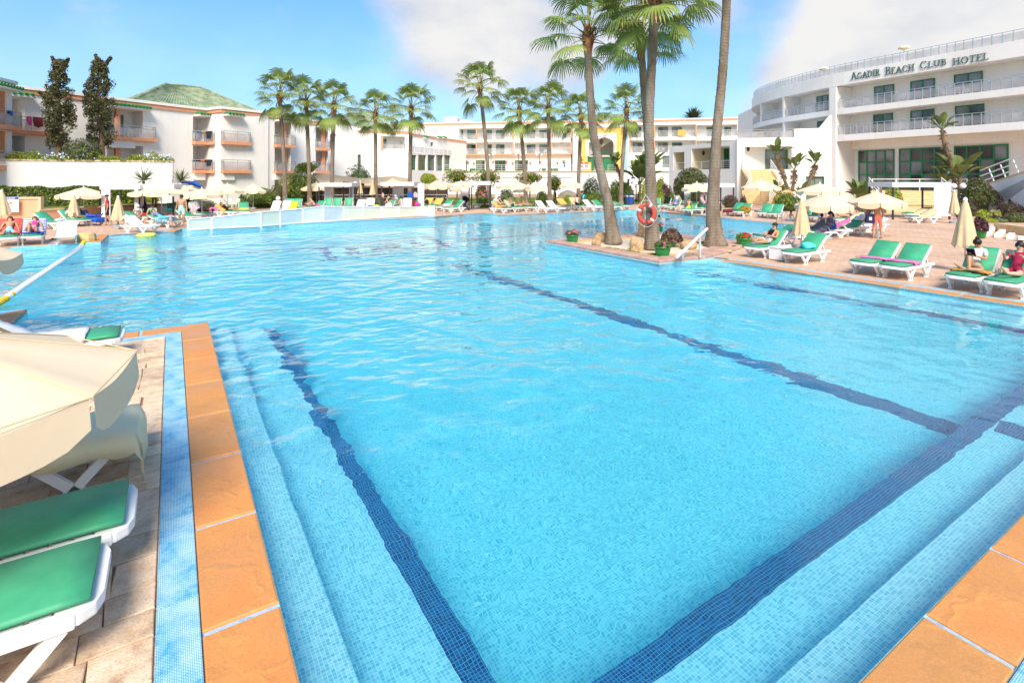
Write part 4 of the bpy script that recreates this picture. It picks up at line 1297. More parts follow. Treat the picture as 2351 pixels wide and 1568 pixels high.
def partition(c, x, z0, z1, m=WHITEWALL, th=.3):
 p, d = on_curve(LINE, c, x)
 n = Vector((d.y, -d.x))
 mb = MB()
 q0, q1 = p + n * .03, p + n * 2.3
 w = d * th / 2
 mb.prism([(q0 - w)[:], (q0 + w)[:], (q1 + w)[:], (q1 - w)[:]], z0, z1)
 return mb.build('partition', m, hotel)
for x in (852, 487, 312): partition('6', x, Z2 + .002, 12.798)
partition('6', 856, Z1 + .002, 9.658)
partition('6', 487, Z1 + .002, 9.658)
p, d = on_curve(LINE, '6', 866)
n = Vector((d.y, -d.x))
mb = MB()
w = d * .55
q0, q1 = p - n * .06, p + n * 3
mb.prism([(q0 - w)[:], (q0 + w * .55)[:], (q1 + w * .55)[:], (q1 - w)[:]], 0, Z3 - 1.4)
mb.build('pier', WHITEWALL, hotel)
# the name on the fascia, letter by letter along the curve
SIGN = mat('sign_green', (.05, .12, .10), .6)
fw_ = curve_facade(LINE, '6', 1015, 2085)
GLYPH = {                                                          # strokes on a unit-high grid: points, thick flag; serifs are short bars
 'A': (.95, [[(.06, 0), (.47, 1)], [(.47, 1), (.88, 0)], [(.2, .36), (.74, .36)]], [(.06, 0), (.88, 0)]),
 'B': (.75, [[(.14, 0), (.14, 1)], [(.14, 1), (.48, .98), (.6, .88), (.6, .66), (.48, .55), (.14, .53)], [(.14, .53), (.52, .5), (.68, .38), (.68, .14), (.52, .02), (.14, 0)]], [(.08, 0), (.08, 1)]),
 'C': (.9, [[(.82, .8), (.68, .95), (.46, 1), (.24, .92), (.1, .7), (.08, .5), (.1, .3), (.24, .08), (.46, 0), (.68, .05), (.82, .2)]], []),
 'D': (.92, [[(.14, 0), (.14, 1)], [(.14, 1), (.48, .98), (.72, .84), (.84, .62), (.84, .38), (.72, .16), (.48, .02), (.14, 0)]], [(.08, 0), (.08, 1)]),
 'E': (.7, [[(.14, 0), (.14, 1)], [(.14, 1), (.62, 1), (.62, .88)], [(.14, .52), (.5, .52)], [(.14, 0), (.64, 0), (.64, .13)]], [(.08, 0), (.08, 1)]),
 'G': (.95, [[(.82, .8), (.68, .95), (.46, 1), (.24, .92), (.1, .7), (.08, .5), (.1, .3), (.24, .08), (.46, 0), (.7, .04), (.84, .12), (.84, .42)]], [(.82, .42)]),
 'H': (.95, [[(.14, 0), (.14, 1)], [(.82, 0), (.82, 1)], [(.14, .52), (.82, .52)]], [(.14, 0), (.14, 1), (.82, 0), (.82, 1)]),
 'I': (.34, [[(.17, 0), (.17, 1)]], [(.17, 0), (.17, 1)]),
 'L': (.68, [[(.14, 1), (.14, 0)], [(.14, 0), (.6, 0), (.6, .14)]], [(.14, 1), (.1, 0)]),
 'O': (1.0, [[(.5 + .42 * math.cos(t), .5 + .5 * math.sin(t)) for t in np.linspace(0, 2 * math.pi, 19)]], []),
 'R': (.8, [[(.14, 0), (.14, 1)], [(.14, 1), (.48, .98), (.62, .86), (.62, .66), (.48, .54), (.14, .52)], [(.42, .52), (.76, 0)]], [(.14, 0), (.08, 1), (.76, 0)]),
 'T': (.8, [[(.4, 0), (.4, 1)], [(.06, .86), (.06, 1), (.74, 1), (.74, .86)]], [(.4, 0)]),
 'U': (.92, [[(.14, 1), (.14, .3), (.24, .08), (.46, 0), (.68, .08), (.78, .3), (.78, 1)]], [(.14, 1), (.78, 1)])}
def sign_run(words):
 for (txt, x0, x1, y0, y1) in words:
  F = curve_facade(LINE, '6', x0, x1)
  zb_, H_ = F.z('6', x0, y0), F.z('6', x0, y1) - F.z('6', x0, y0)
  small = .80 if txt != 'HOTEL' else .9
  sc = [1.0 if i == 0 and txt != 'HOTEL' else small for i in range(len(txt))]
  wid = [GLYPH[ch][0] * s_ for ch, s_ in zip(txt, sc)]
  kx = F.L / (sum(wid) + .16 * (len(txt) - 1))
  x = 0
  for ch, s_, w_ in zip(txt, sc, wid):
   mb = MB()
   for st_ in GLYPH[ch][1]:
    pts = [(x + p[0] * s_ * kx, -.06, zb_ + p[1] * s_ * H_) for p in st_]
    for a_, c_ in zip(pts, pts[1:]):
     steep = abs(c_[2] - a_[2]) > abs(c_[0] - a_[0])
     mb.bar(a_, c_, .05, .075 if steep else .045)
   for p in GLYPH[ch][2]:
    q_ = (x + p[0] * s_ * kx, -.06, zb_ + p[1] * s_ * H_)
    mb.bar((q_[0] - .13, q_[1], q_[2]), (q_[0] + .13, q_[1], q_[2]), .05, .04)
   mb.build('letter', SIGN, hotel, loc=(F.p0.x, F.p0.y, 0), rz=F.rz)
   x += (w_ + .16) * kx
sign_run([('AGADIR', 1018, 1236, 414, 358), ('BEACH', 1283, 1502, 376, 318), ('CLUB', 1550, 1752, 330, 276), ('HOTEL', 1805, 2080, 299, 246)])
# roof lamp dishes on poles
for (c, x, y0, y1, lab) in (('6', 1424, 290, 175, 'round white lamp dish on the roof above the middle of the hotel name'), ('6', 810, 395, 338, 'small white lamp dish on the roof at the left end of the hotel name')):
 p, d = on_curve(inset_line(LINE, .8), c, x)
 z1 = PY(c, x, y1, p.y).z
 e = empty('roof_lamp', (p.x, p.y, Z3), 0, lab, 'lamp', 'lamp dishes on the hotel roof')
 MB().tube([(0, 0, 0), (0, 0, z1 - Z3)], .05, 6).build('pole', WHITEMET, e)
 MB().lathe([(.05, -.12), (.5, 0), (.52, .12), (.3, .3), (.05, .34)], 12, (0, 0, z1 - Z3)).build('dish', CREAMWALL, e, True)
# balcony furniture and plants on the hotel
for k, (x, zf, lab) in enumerate(((1750, Z2, 'left white chair at the table on the upper hotel balcony'), (1905, Z2, 'right white chair at the table on the upper hotel balcony'), (1590, Z1, 'white lounger chair on the lower hotel balcony'))):
 p, d = on_curve(inset_line(LINE, 1.2), '6', x)
 plastic_chair((p.x, p.y, zf + .01), math.atan2(d.y, d.x) + (1.5 if k else -1.2), lab)
p, d = on_curve(inset_line(LINE, 1.2), '6', 1835)
e = empty('plastic_table', (p.x, p.y, Z2 + .005), 0, 'round white table on the upper hotel balcony', 'table')
MB().lathe([(.05, .66), (.45, .68), (.45, .72), (.05, .73)], 14).build('table_top', WHITEPL, e)
for k in range(4): MB().bar((.3 * math.cos(k * 1.57), .3 * math.sin(k * 1.57), 0), (.18 * math.cos(k * 1.57), .18 * math.sin(k * 1.57), .665), .05).build('leg', WHITEPL, e)
# low entrance block in front of the curve
FHB = Facade(1692, 62, 1911, 59)
hb = FHB.root('entrance_block', 'low white entrance block with a deep glazed porch at the head of the stairs', 'building')
s6 = lambda x: FHB.s('6', x)
z6 = lambda x, y: FHB.z('6', x, y)
zp = z6(350, 1105)
mb = MB()
wall_cells(mb, 0, s6(862), 0, z6(300, 862), [(s6(190), s6(555), zp, z6(350, 928), 2.6), (s6(665), s6(806), .2, z6(700, 1160), .3)], 5)
mb.build('wall', WHITEWALL, hb)
mb = MB()
zt1, zt2 = z6(300, 862), z6(650, 790)
mb.quad
pr = [(s6(575), zt1 + .001), (s6(862), zt1 + .001), (s6(862), z6(850, 690)), (s6(846), z6(850, 690)), (s6(768), zt2), (s6(575), zt2)]
mb.add([(x, y, z) for y in (.0, .5) for (x, z) in pr], [tuple(range(6))[::-1], tuple(range(6, 12))] + [(i, (i + 1) % 6, 6 + (i + 1) % 6, 6 + i) for i in range(6)])
mb.build('stepped_parapet', WHITEWALL, hb)
railing(hb, s6(140), s6(572), zt1, .3, z6(400, 795) - zt1, FROST, 1.6)
window(hb, s6(200), s6(552), zp + .02, z6(350, 945), 2.57, 4, 2, GREENP, [WINGREY, WINDARK], .12)
window(hb, s6(668), s6(804), .25, z6(700, 1162), .28, 2, 2, GREENP, WINGREY, .12)
MB().lathe([(.02, .9), (.03, .5), (.16, .42), (.2, .2), (.16, 0), (.03, -.15)], 8, (s6(225), 1.2, z6(225, 955))).build('lantern', DARKMET, hb)
curve_window(inset_line(LINE, 2.58), 838, 978, .25, 2.9, 2, 2, [WINGREY], .12)
# pergola house with yellow walls
FPB = Facade(1536, 76, 1692, 62.3)
pb = FPB.root('pergola_house', 'white pergola house with yellow inner walls and square pillars', 'building')
s5 = lambda x: FPB.s('5', x)
zpt = FPB.z('5', 1100, 935)
zfl = 3.85
mb = MB()
op = [(s5(1018), s5(1148), zfl, FPB.z('5', 1080, 1008), 3.5), (s5(1232), s5(1682), zfl, FPB.z('5', 1400, 955), 3.5), (s5(1022), s5(1075), .3, 2.6, .3)]
wall_cells(mb, 0, FPB.L, 0, zpt, op, 6)
mb.build('wall', WHITEWALL, pb)
b = MB()
for (a, b_, c, d, r) in op[:2]:
 b.box(a + .01, b_ - .01, r - .03, r - .004, c, d - .01)
 b.box(a + .004, a + .02, .4, r - .04, c, d - .01)
 b.box(b_ - .02, b_ - .004, .4, r - .04, c, d - .01)
b.build('inner_wall', CREAMWALL, pb)
for (a, b_) in ((1095, 1140), (1365, 1470), (1255, 1285), (1615, 1672)):
 window(pb, FPB.s('5', a, 3.4), FPB.s('5', b_, 3.4), zfl + .1, zfl + 2.7, 3.44, 2, 2, GREENP, WINDARK, .1)
for (a, b_) in ((1022, 1148), (1240, 1680)): railing(pb, s5(a), s5(b_), zfl, .08, 1.0, None, 1.8, bars=3, m=WHITEMET)
for x in (1295, 1430, 1385): MB().lathe([(.02, 1.0), (.03, .5), (.16, .42), (.2, .2), (.16, 0), (.03, -.15)], 8, (s5(x), 1.0 + (x % 7) * .2, FPB.z('5', x, 1035))).build('lantern', DARKMET, pb)
window(pb, s5(1024), s5(1073), .32, 2.58, .28, 1, 2, GREENP, WINGREY, .1)
# ---- stairs: every tread a piece of its own
STAIRC = mat('sandstone_stair', (.66, .46, .24), .75, .12, 3, .25, 40, .25)
STAIRL = mat('sandstone_nosing', (.78, .62, .40), .75, .08, 3, .2, 40, .25)
def flight(root, a, b_, width, n, z0, z1):
 a, b_ = Vector((a[0], a[1])), Vector((b_[0], b_[1]))
 d = b_ - a
 L = d.length
 e = d.normalized()
 ang = math.atan2(e.y, e.x) - math.pi / 2
 M = Matrix.Translation((a.x, a.y, 0)) @ Matrix.Rotation(ang, 4, 'Z')
 h = (z1 - z0) / n
 w = width / 2
 for k in range(n):
  mb = MB()
  mb.T = M
  y0, y1 = L * k / n, L * (k + 1) / n
  mb.cur = 0
  mb.box(-w, w, y0 + .02, L + .01 - .001 * k, z0 + h * k, z0 + h * (k + 1) - .035)
  mb.cur = 1
  mb.box(-w, w, y0, y1 + .015, z0 + h * (k + 1) - .034, z0 + h * (k + 1))
  mb.build('step', [STAIRC, STAIRL], root)
 for sx in (-1, 1):
  mb = MB()
  mb.T = M
  xx0, xx1 = (sx * w + (.004 if sx > 0 else -.304)), (sx * w + (.304 if sx > 0 else -.004))
  pr = [(-.15, 0 if z0 == 0 else z0 - .3), (L + .2, 0 if z0 == 0 else z0 - .3), (L + .2, z1 + .12), (L, z1 + .12), (-.15, z0 + .25)]
  m_ = len(pr)
  mb.add([(x, y, z) for x in (xx0, xx1) for (y, z) in pr], [tuple(range(m_)), tuple(range(m_, 2 * m_))[::-1]] + [(i, m_ + i, m_ + (i + 1) % m_, (i + 1) % m_) for i in range(m_)])
  mb.build('cheek_wall', STAIRC, root)
  rb_ = MB()
  rb_.T = M
  xm = sx * (w + .15)
  for hh in (.45, .75, 1.05): rb_.bar((xm, 0, z0 + .1 + hh), (xm, L, z1 + .1 + hh), .055)
  for t in (0.02, .5, .98): rb_.bar((xm, L * t, z0 + (z1 - z0) * t), (xm, L * t, z0 + (z1 - z0) * t + 1.15), .05)
  rb_.build('handrail', WHITEMET, root)
st = empty('stair_flight', (0, 0, 0), 0, 'sandstone stairs with white rails up to the glazed porch', 'stairs')
foot = P('E', 1110, 568)
mid = PY('E', 1230, 372, 55.2)
flight(st, (foot.x, foot.y), (mid.x, mid.y), 3.2, 9, 0, 1.7)
mb = MB()
m2 = PY('E', 1290, 300, 57.5)
mb.prism([(mid.x - 2.4, mid.y - .2), (mid.x + 2.6, mid.y + .3), (m2.x + 2.8, m2.y + .3), (m2.x - 2.6, m2.y + .6)], 0, 1.69)
mb.build('landing', STAIRC, st)
u0, u1 = PY('E', 1265, 275, 57.8), PY('E', 1130, 130, 61.6)
flight(st, (u0.x, u0.y), (u1.x, u1.y), 2.8, 8, 1.7, 3.7)
st2 = empty('stair_flight', (0, 0, 0), 0, 'broad sandstone stairs behind the white curtained cabana', 'stairs')
f2 = P('F', 1035, 556)
flight(st2, (f2.x, f2.y), (f2.x + .9, f2.y + 3.6), 5.0, 9, 0, 1.65)
mb = MB()
mb.prism([(f2.x - 2, f2.y + 3.75), (f2.x + 5.5, f2.y + 3.75), (f2.x + 6.5, f2.y + 7), (f2.x - 1, f2.y + 7)], 0, 1.66)
mb.build('landing', STAIRC, st2)
rr = MB()
for hh in (.4, .7, 1.0): rr.bar((f2.x - 1.6, f2.y + 3.9, 1.66 + hh), (f2.x + 6.4, f2.y + 3.9, 1.66 + hh), .055)
for k in range(5): rr.bar((f2.x - 1.6 + 2 * k, f2.y + 3.9, 1.66), (f2.x - 1.6 + 2 * k, f2.y + 3.9, 2.7), .06)
rr.build('handrail', WHITEMET, st2)
# ramp stair with arch on the far right
FR = Facade(2258, 41.5, 2351, 37)
r3 = FR.root('arched_stair_wall', 'white diagonal stair wall with a round arch at the right edge', 'stairs')
s6r = lambda x: FR.s('6', x)
z6r = lambda x, y: FR.z('6', x, y)
xr = s6r(2351) + 4
def top(x): return z6r(2075, 1222) + (x - s6r(2075)) * (z6r(2351, 1130) - z6r(2075, 1222)) / (s6r(2351) - s6r(2075))
inn = [(s6r(2110), 0)]
ax, ar_, az = s6r(2175), s6r(2280) - s6r(2175), z6r(2150, 1390)
inn += [(ax - 1.6, 0), (ax - 1.6, z6r(2130, 1285))] + [(ax - .6 + (ar_ + .6) * math.sin(t), max(0, az - .1) + (z6r(2150, 1278) - az) * math.cos(t)) for t in np.linspace(0, 1.5, 8)] + [(ax + ar_, 0)]
inn = inn[1:]
out_ = [(s6r(2062), 0), (s6r(2062), top(s6r(2062))), (xr, top(xr)), (xr, 0)]
pierced(out_, inn, 0, .35, WHITEWALL, 'wall', r3)
mb = MB()
mb.bar((s6r(2062), .17, top(s6r(2062)) + .05), (xr, .17, top(xr) + .05), .42, .12)
mb.build('coping', CAPSTONE, r3)
mb = MB()
for hh in (.5, .95, 1.4): mb.bar((s6r(1990), .2, top(s6r(1990)) + hh), (xr, .2, top(xr) + hh), .07)
for x in (2100, 2190, 2290): mb.bar((s6r(x), .2, top(s6r(x))), (s6r(x) - .7, .2, top(s6r(x)) + 1.1), .06)
mb.build('handrail', WHITEMET, r3)
mb = MB()
mb.box(s6r(2112), s6r(2136), .1, .3, 0, z6r(2120, 1280))
mb.box(s6r(2215), s6r(2232), .1, .3, 0, z6r(2220, 1290))
mb.build('door_frame', GREENP, r3)
MB().box(s6r(2030), s6r(2300), 2.0, 2.2, 0, 2.2).build('back_wall', mat('brown_stone_wall', (.3, .2, .12), .9, .3, 2, .3, 20), r3)  # mottled dark brown stone behind the arch
# low planter wall with white nosed steps at the right edge of the deck
pw = empty('planter_wall', (0, 0, 0), 0, 'low peach planter wall with white edged steps by the right edge', 'wall')
q0, q1 = P('F', 1725, 735), P('F', 2100, 790)
mb = MB()
dv = (q1 - q0).normalized()
nv_ = Vector((-dv.y, dv.x, 0))
mb.prism([q0[:2], (q1 + dv * 3)[:2], (q1 + dv * 3 + nv_ * .3)[:2], (q0 + nv_ * .3)[:2]], 0, .42)
mb.build('wall', STAIRC, pw)
mb = MB()
for k, (x0, y0, x1, y1) in enumerate(((1645, 785, 1725, 708), (1760, 802, 1815, 745), (1885, 820, 1912, 783), (1995, 835, 2012, 820))):
 a, b_ = P('F', x0, y0), P('F', x1, y1, .1)
 mb2 = MB().bar((a.x, a.y, .06), (b_.x, b_.y, .16), .22, .16)
 mb2.build('step', WHITEWALL, pw)
# ================================================================ planting
NR = np.random.RandomState(11)
def leaf_quads(pos, size, aspect=.5, up=None, jitter=1.0, droop=0.0):
 """One pointed four-sided leaf at every position, turned at random (or roughly facing `up`)."""
 n = len(pos)
 a = NR.normal(size=(n, 3))
 if up is not None: a = a * jitter + up * 1.6
 a /= np.linalg.norm(a, axis=1)[:, None] + 1e-9
 b = np.cross(a, NR.normal(size=(n, 3)))
 b /= np.linalg.norm(b, axis=1)[:, None] + 1e-9
 c = np.cross(a, b)
 s = size * NR.uniform(.6, 1.3, size=(n, 1))
 b2, c2 = b * s, c * s * aspect
 V = np.empty((n, 4, 3))
 V[:, 0], V[:, 1], V[:, 2], V[:, 3] = pos - b2, pos - c2 + a * s * .1, pos + b2, pos + c2 + a * s * .1
 V[:, 2, 2] -= droop * s[:, 0]
 return V.reshape(-1, 3), np.arange(n * 4).reshape(-1, 4)
def lumpy(n, r, seed, lump=.22, floor=-.25, shell=.35):
 """Points in the outer shell of a lumpy ellipsoid with its radii r."""
 rs = np.random.RandomState(seed)
 d = rs.normal(size=(n, 3))
 d /= np.linalg.norm(d, axis=1)[:, None]
 d = d[d[:, 2] > floor]
 k = rs.normal(size=(14, 3))
 k /= np.linalg.norm(k, axis=1)[:, None]
 am = rs.uniform(-.6, 1, 14)
 bump = (np.exp((d @ k.T - 1) * 9) * am).sum(1)
 rad = 1 - lump * .3 + lump * bump - shell * rs.uniform(0, 1, len(d)) ** 2.2
 return d * rad[:, None] * np.array(r), d
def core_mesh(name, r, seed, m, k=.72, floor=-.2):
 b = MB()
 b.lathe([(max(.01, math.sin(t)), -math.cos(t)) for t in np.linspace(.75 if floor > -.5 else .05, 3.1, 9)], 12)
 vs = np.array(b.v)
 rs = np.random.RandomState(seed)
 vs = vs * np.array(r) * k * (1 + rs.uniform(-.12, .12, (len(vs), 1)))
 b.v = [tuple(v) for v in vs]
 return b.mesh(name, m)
SEED = [100]
def bush(name, label, loc, r, leaf=.07, n=1500, m=(LEAF, LEAFDK), cat='bush', group=None, flowers=None, zc=.45, aspect=.5, lump=.22, floor=-.3):
 """Shrub: lumpy shell of leaves round a darker heart; loc is its foot, r its radii."""
 SEED[0] += 1
 root = empty(name, loc, 0, label, cat, group)
 pos, d = lumpy(n, r, SEED[0], lump, floor)
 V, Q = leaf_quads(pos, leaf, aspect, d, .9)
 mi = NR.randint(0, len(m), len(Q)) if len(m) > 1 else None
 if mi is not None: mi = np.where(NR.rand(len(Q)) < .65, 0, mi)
 off = np.array([0, 0, r[2] * zc])
 link('foliage', np_mesh('foliage', V + off, Q, list(m), mi), root)
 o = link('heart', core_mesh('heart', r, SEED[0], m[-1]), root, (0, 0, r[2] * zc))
 MB().tube([(0, 0, -.05), (0, 0, r[2] * zc)], [.07, .04], 6).build('stem', DRYLEAF, root)
 if flowers:
  fm, fn, fs = flowers
  pos, d = lumpy(fn * 2, tuple(x * 1.03 for x in r), SEED[0], lump, max(floor, -.1), .06)
  V, Q = leaf_quads(pos, fs, .9, d, .4)
  link('blossom', np_mesh('blossom', V + off, Q, fm), root)
 return root
def box_hedge(name, label, a, b_, th, z0, z1, leaf, per, m, cat='hedge'):
 """Clipped hedge from plan point a to b_ (2D), thickness th."""
 a, b_ = Vector(a[:2]), Vector(b_[:2])
 L = (b_ - a).length
 ang = math.atan2(b_.y - a.y, b_.x - a.x)
 root = empty(name, (a.x, a.y, z0), ang, label, cat)
 H = z1 - z0
 n1, n2 = int(L * H * per), int(L * th * per)
 P1 = np.stack([NR.uniform(0, L, n1), NR.uniform(-.05, .18, n1) ** 1.0, NR.uniform(0, H, n1)], 1)
 P2 = np.stack([NR.uniform(0, L, n2), NR.uniform(0, th, n2), H + NR.uniform(-.14, .06, n2)], 1)
 pos = np.concatenate([P1, P2])
 w = np.sin(pos[:, 0] * 1.3) * .05 + np.sin(pos[:, 0] * 3.1 + pos[:, 2] * 4) * .06
 pos[:n1, 1] -= w[:n1]
 pos[n1:, 2] += w[n1:]
 up = np.zeros_like(pos)
 up[:n1, 1] = -1
 up[n1:, 2] = 1
 V, Q = leaf_quads(pos, leaf, .55, up, .8)
 mi = np.where(NR.rand(len(Q)) < .6, 0, NR.randint(0, len(m), len(Q)))
 link('foliage', np_mesh('foliage', V, Q, list(m), mi), root)
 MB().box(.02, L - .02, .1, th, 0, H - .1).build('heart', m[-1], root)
 return root
# ---- retaining walls, lawn and hedges on the left
w0, w1 = PY('D', -140, 367, 36.2), PY('D', 396, 372, 41.4)
FWL = Facade(-140, 36.2, 396, 41.4)
gw = FWL.root('garden_wall', 'long white garden wall topped with flowering plumbago at the left', 'wall')
MB().box(0, FWL.L, 0, .35, 0, 3.98).build('wall', WHITEWALL, gw)
MB().box(-.05, FWL.L + .06, -.06, .42, 3.985, 4.1).build('coping', CAPSTONE, gw)
tag(MB().prism([FWL.world(0, .35)[:2], FWL.world(FWL.L - .05, .35)[:2], FWL.world(FWL.L - 3.5, 6)[:2], FWL.world(3, 6)[:2], FWL.world(-.5, 2.2)[:2]], 0, 3.9).build('raised_garden', EARTH), kind='structure')
n = 9000
t = NR.uniform(0, FWL.L, n)
hh = NR.uniform(0, 1, n) ** 1.5
pos = np.stack([t, NR.uniform(-.15, .9, n), 4.05 + hh * (.42 + .22 * np.sin(t * 1.7) + .12 * np.sin(t * 5.3))], 1)
V, Q = leaf_quads(pos, .075, .35)
pl = FWL.root('plumbago_hedge', 'yellow green plumbago hedge with pale blue flowers along the wall top', 'hedge')
link('foliage', np_mesh('foliage', V, Q, [LEAFYL, LEAF], np.where(NR.rand(n) < .75, 0, 1)), pl)
nf = 420
t = NR.uniform(0, FWL.L, nf)
t = t[np.sin(t * 1.1) + NR.rand(nf) > .35]
pos = np.stack([t, NR.uniform(-.2, .3, len(t)), 4.15 + NR.uniform(0, .45, len(t))], 1)
V, Q = leaf_quads(pos, .05, .9, np.tile([0, -1, .5], (len(pos), 1)), .4)
link('blossom', np_mesh('blossom', V, Q, FLB), pl)
lw = [PY('A', 490, 0, 32.4), PY('A', 1250, 0, 35.9), PY('A', 2215, 0, 42.8)]
lowwall = empty('low_wall', (0, 0, 0), 0, 'low terracotta wall with a sandstone cap in front of the lawn', 'wall')
for i in range(2):
 a, b_ = lw[i], lw[i + 1]
 d = Vector((b_.x - a.x, b_.y - a.y)).normalized()
 n_ = Vector((-d.y, d.x))
 def q(p, k): return (p.x + n_.x * k, p.y + n_.y * k)
 MB().prism([q(a, 0), q(b_, 0), q(b_, .25), q(a, .25)], 0, .78).build('wall', PEACH, lowwall)
 MB().prism([q(a, -.05), q(b_, -.05), q(b_, .3), q(a, .3)], .782, .87).build('coping', CAPSTONE, lowwall)
pa, pb_ = PY('A', -220, 0, 31.6), PY('A', 486, 0, 32.5)
d = Vector((pb_.x - pa.x, pb_.y - pa.y))
pan = empty('panel_wall', (pa.x, pa.y, 0), math.atan2(d.y, d.x), 'tall peach wall panel carrying a safety notice, at the left edge', 'wall')
MB().box(0, d.length, 0, .3, 0, 1.5).build('wall', PEACH, pan)
MB().box(-.02, d.length + .12, -.06, .36, 1.503, 1.62).build('coping', CAPSTONE, pan)
MB().box(d.length + .003, d.length + .12, -.05, .35, 0, 1.5).build('end_cap', CAPSTONE, pan)
# notice: white board, blue heading, small picture and print
nt = PY('A', 140, 562, 31.85)
sg = empty('safety_notice', (nt.x, nt.y, nt.z), math.atan2(d.y, d.x), 'white safety notice with a blue heading on the peach wall', 'sign')
MB().box(-.37, .37, -.03, 0, -.46, .45).build('board', WHITEC, sg)
MB().box(-.36, .36, -.036, -.031, .30, .44).build('heading', BLUEPL, sg)
b = MB()
for k in range(2): b.box(-.22 + k * .03, .22 - k * .03, -.041, -.037, .395 - k * .06, .42 - k * .06)
b.build('heading_print', WHITEC, sg)
b = MB()
b.add([(-.2, -.035, -.02), (.0, -.035, .16), (.18, -.035, .02), (.02, -.035, .04)], [(0, 1, 2, 3)])
b.build('picture', mat('print_orange', (.7, .25, .06), .7), sg)
b = MB()
b.box(-.25, .1, -.035, -.031, -.08, -.03)
b.build('picture_ground', mat('print_green', (.3, .45, .2), .7), sg)
b = MB()
for k in range(6): b.box(-.24 + .06 * (k % 3) / 2, .24 - .1 * (k % 2), -.034, -.031, -.16 - k * .045, -.145 - k * .045)
b.build('print', mat('print_grey', (.3, .33, .4), .7), sg)
tag(ring_fill('lawn', [[(pa.x, pa.y + .4), (lw[0].x, lw[0].y + .2), (lw[1].x - .05, lw[1].y + .15), (lw[2].x, lw[2].y + .1), FWL.world(FWL.L, 0)[:2], FWL.world(0, 0)[:2]]], .8, GRASS), kind='structure')
n = 5000
ly = NR.uniform(0, 1, n)
def lawn_tufts(name, quad, z, n, m=(LEAFYL, LEAF), s=.06):
 """Short grass blades spread over a plan quad."""
 q = [np.array(p[:2]) for p in quad]
 u, v = NR.rand(n, 1), NR.rand(n, 1)
 p = (q[0] * (1 - u) + q[1] * u) * (1 - v) + (q[3] * (1 - u) + q[2] * u) * v
 pos = np.concatenate([p, np.full((n, 1), z + .03)], 1)
 V, Q = leaf_quads(pos, s, .3, np.tile([0, -1, .2], (n, 1)), .6)
 return tag(link(name, np_mesh(name, V, Q, list(m), NR.randint(0, 2, n))), kind='stuff')
lawn_tufts('grass', [(lw[0].x, lw[0].y + .35), (lw[1].x, lw[1].y + .35), (lw[1].x - .5, lw[1].y + 2.3), (lw[0].x - .5, lw[0].y + 2.0)], .8, 7000)
h0, h1, h2_ = PY('A', -260, 0, 34.6), PY('A', 1250, 0, 38.2), PY('A', 2150, 0, 41.6)
box_hedge('clipped_hedge', 'long clipped green hedge under the white garden wall', (h0.x, h0.y), (h1.x, h1.y), .9, .8, 2.12, .085, 320, (LEAF, LEAFDK, LEAFYL, LEAFOL))
box_hedge('clipped_hedge', 'clipped green hedge seen through the left cabana', (h1.x + .1, h1.y), (h2_.x, h2_.y), .9, .8, 2.1, .085, 320, (LEAF, LEAFDK, LEAFYL))
# ---- the two dark cypresses
def cypress(label, base, top, prof, lean, seed, n=9000):
 rs = np.random.RandomState(seed)
 root = empty('cypress_tree', base, 0, label, 'tree', 'cypress trees behind the garden wall')
 H = top - base[2]
 MB().tube([(lean * t * H * .2 + .1 * math.sin(t * 6), .05 * math.sin(t * 5), t * H * .93) for t in np.linspace(0, 1, 9)], [.26 * (1 - t * .85) for t in np.linspace(0, 1, 9)], 8).build('trunk', DRYLEAF, root)
 b = MB()
 cl = []
 for k in range(170):
  t = rs.uniform(.19, 1.0)
  r = np.interp(t, [p[0] for p in prof], [p[1] for p in prof])
  az = rs.uniform(0, 6.283)
  rr = r * rs.uniform(.15, 1.0) ** .6
  c = np.array([math.cos(az) * rr + lean * t * H * .2, math.sin(az) * rr, t * H])
  cl.append((c, rs.uniform(.2, .4) * (1.15 - .45 * t)))
  if k % 9 == 0: b.tube([(lean * t * H * .2, 0, t * H - rr * 1.3), tuple(c)], [.035, .012], 4)
 for (az, t0, ln) in ((3.6, .55, 1.35), (.4, .88, .8), (2.5, .9, .6)):
  for k in range(9):
   f = k / 8
   c = np.array([math.cos(az) * ln * f, math.sin(az) * ln * .3 * f, H * (t0 + .13 * f)])
   cl.append((c, .17 * (1.2 - .6 * f)))
 b.build('limb', DRYLEAF, root)
 per = n // len(cl)
 allp, alld = [], []
 for c, r in cl:
  d = rs.normal(size=(per, 3))
  d /= np.linalg.norm(d, axis=1)[:, None]
  allp.append(c + d * r * rs.uniform(.5, 1.05, (per, 1)) * np.array([1, 1, 1.5]))
  alld.append(d)
 V, Q = leaf_quads(np.concatenate(allp), .10, .45, np.concatenate(alld), .9)
 link('crown', np_mesh('crown', V, Q, [LEAFBR, LEAFOL, LEAFDK], NR.choice(3, len(Q), p=[.55, .37, .08])), root)
 return root
pA, pB = PY('D', 132, 349, 40.6), PY('D', 231, 345, 43.2)
cypress('left cypress, ragged with a bare side branch, before the long guest wing', (pA.x, pA.y, 3.9), 11.7, [(.1, .3), (.25, .95), (.45, 1.15), (.65, .8), (.85, .5), (1, .25)], .12, 5)
cypress('right cypress, bushier and darker, beside the round olive shrub', (pB.x, pB.y, 3.9), 12.4, [(.1, .45), (.25, .85), (.45, 1.05), (.7, 1.0), (.88, .65), (1, .15)], -.06, 8, 10500)
pO = PY('D', 186, 352, 39.9)
bush('round_shrub', 'dense round olive shrub between the two cypresses', (pO.x, pO.y, 3.9), (1.5, 1.2, 1.05), .09, 2600, (LEAFOL, LEAFGY, LEAFDK), 'shrub', None, None, .6)
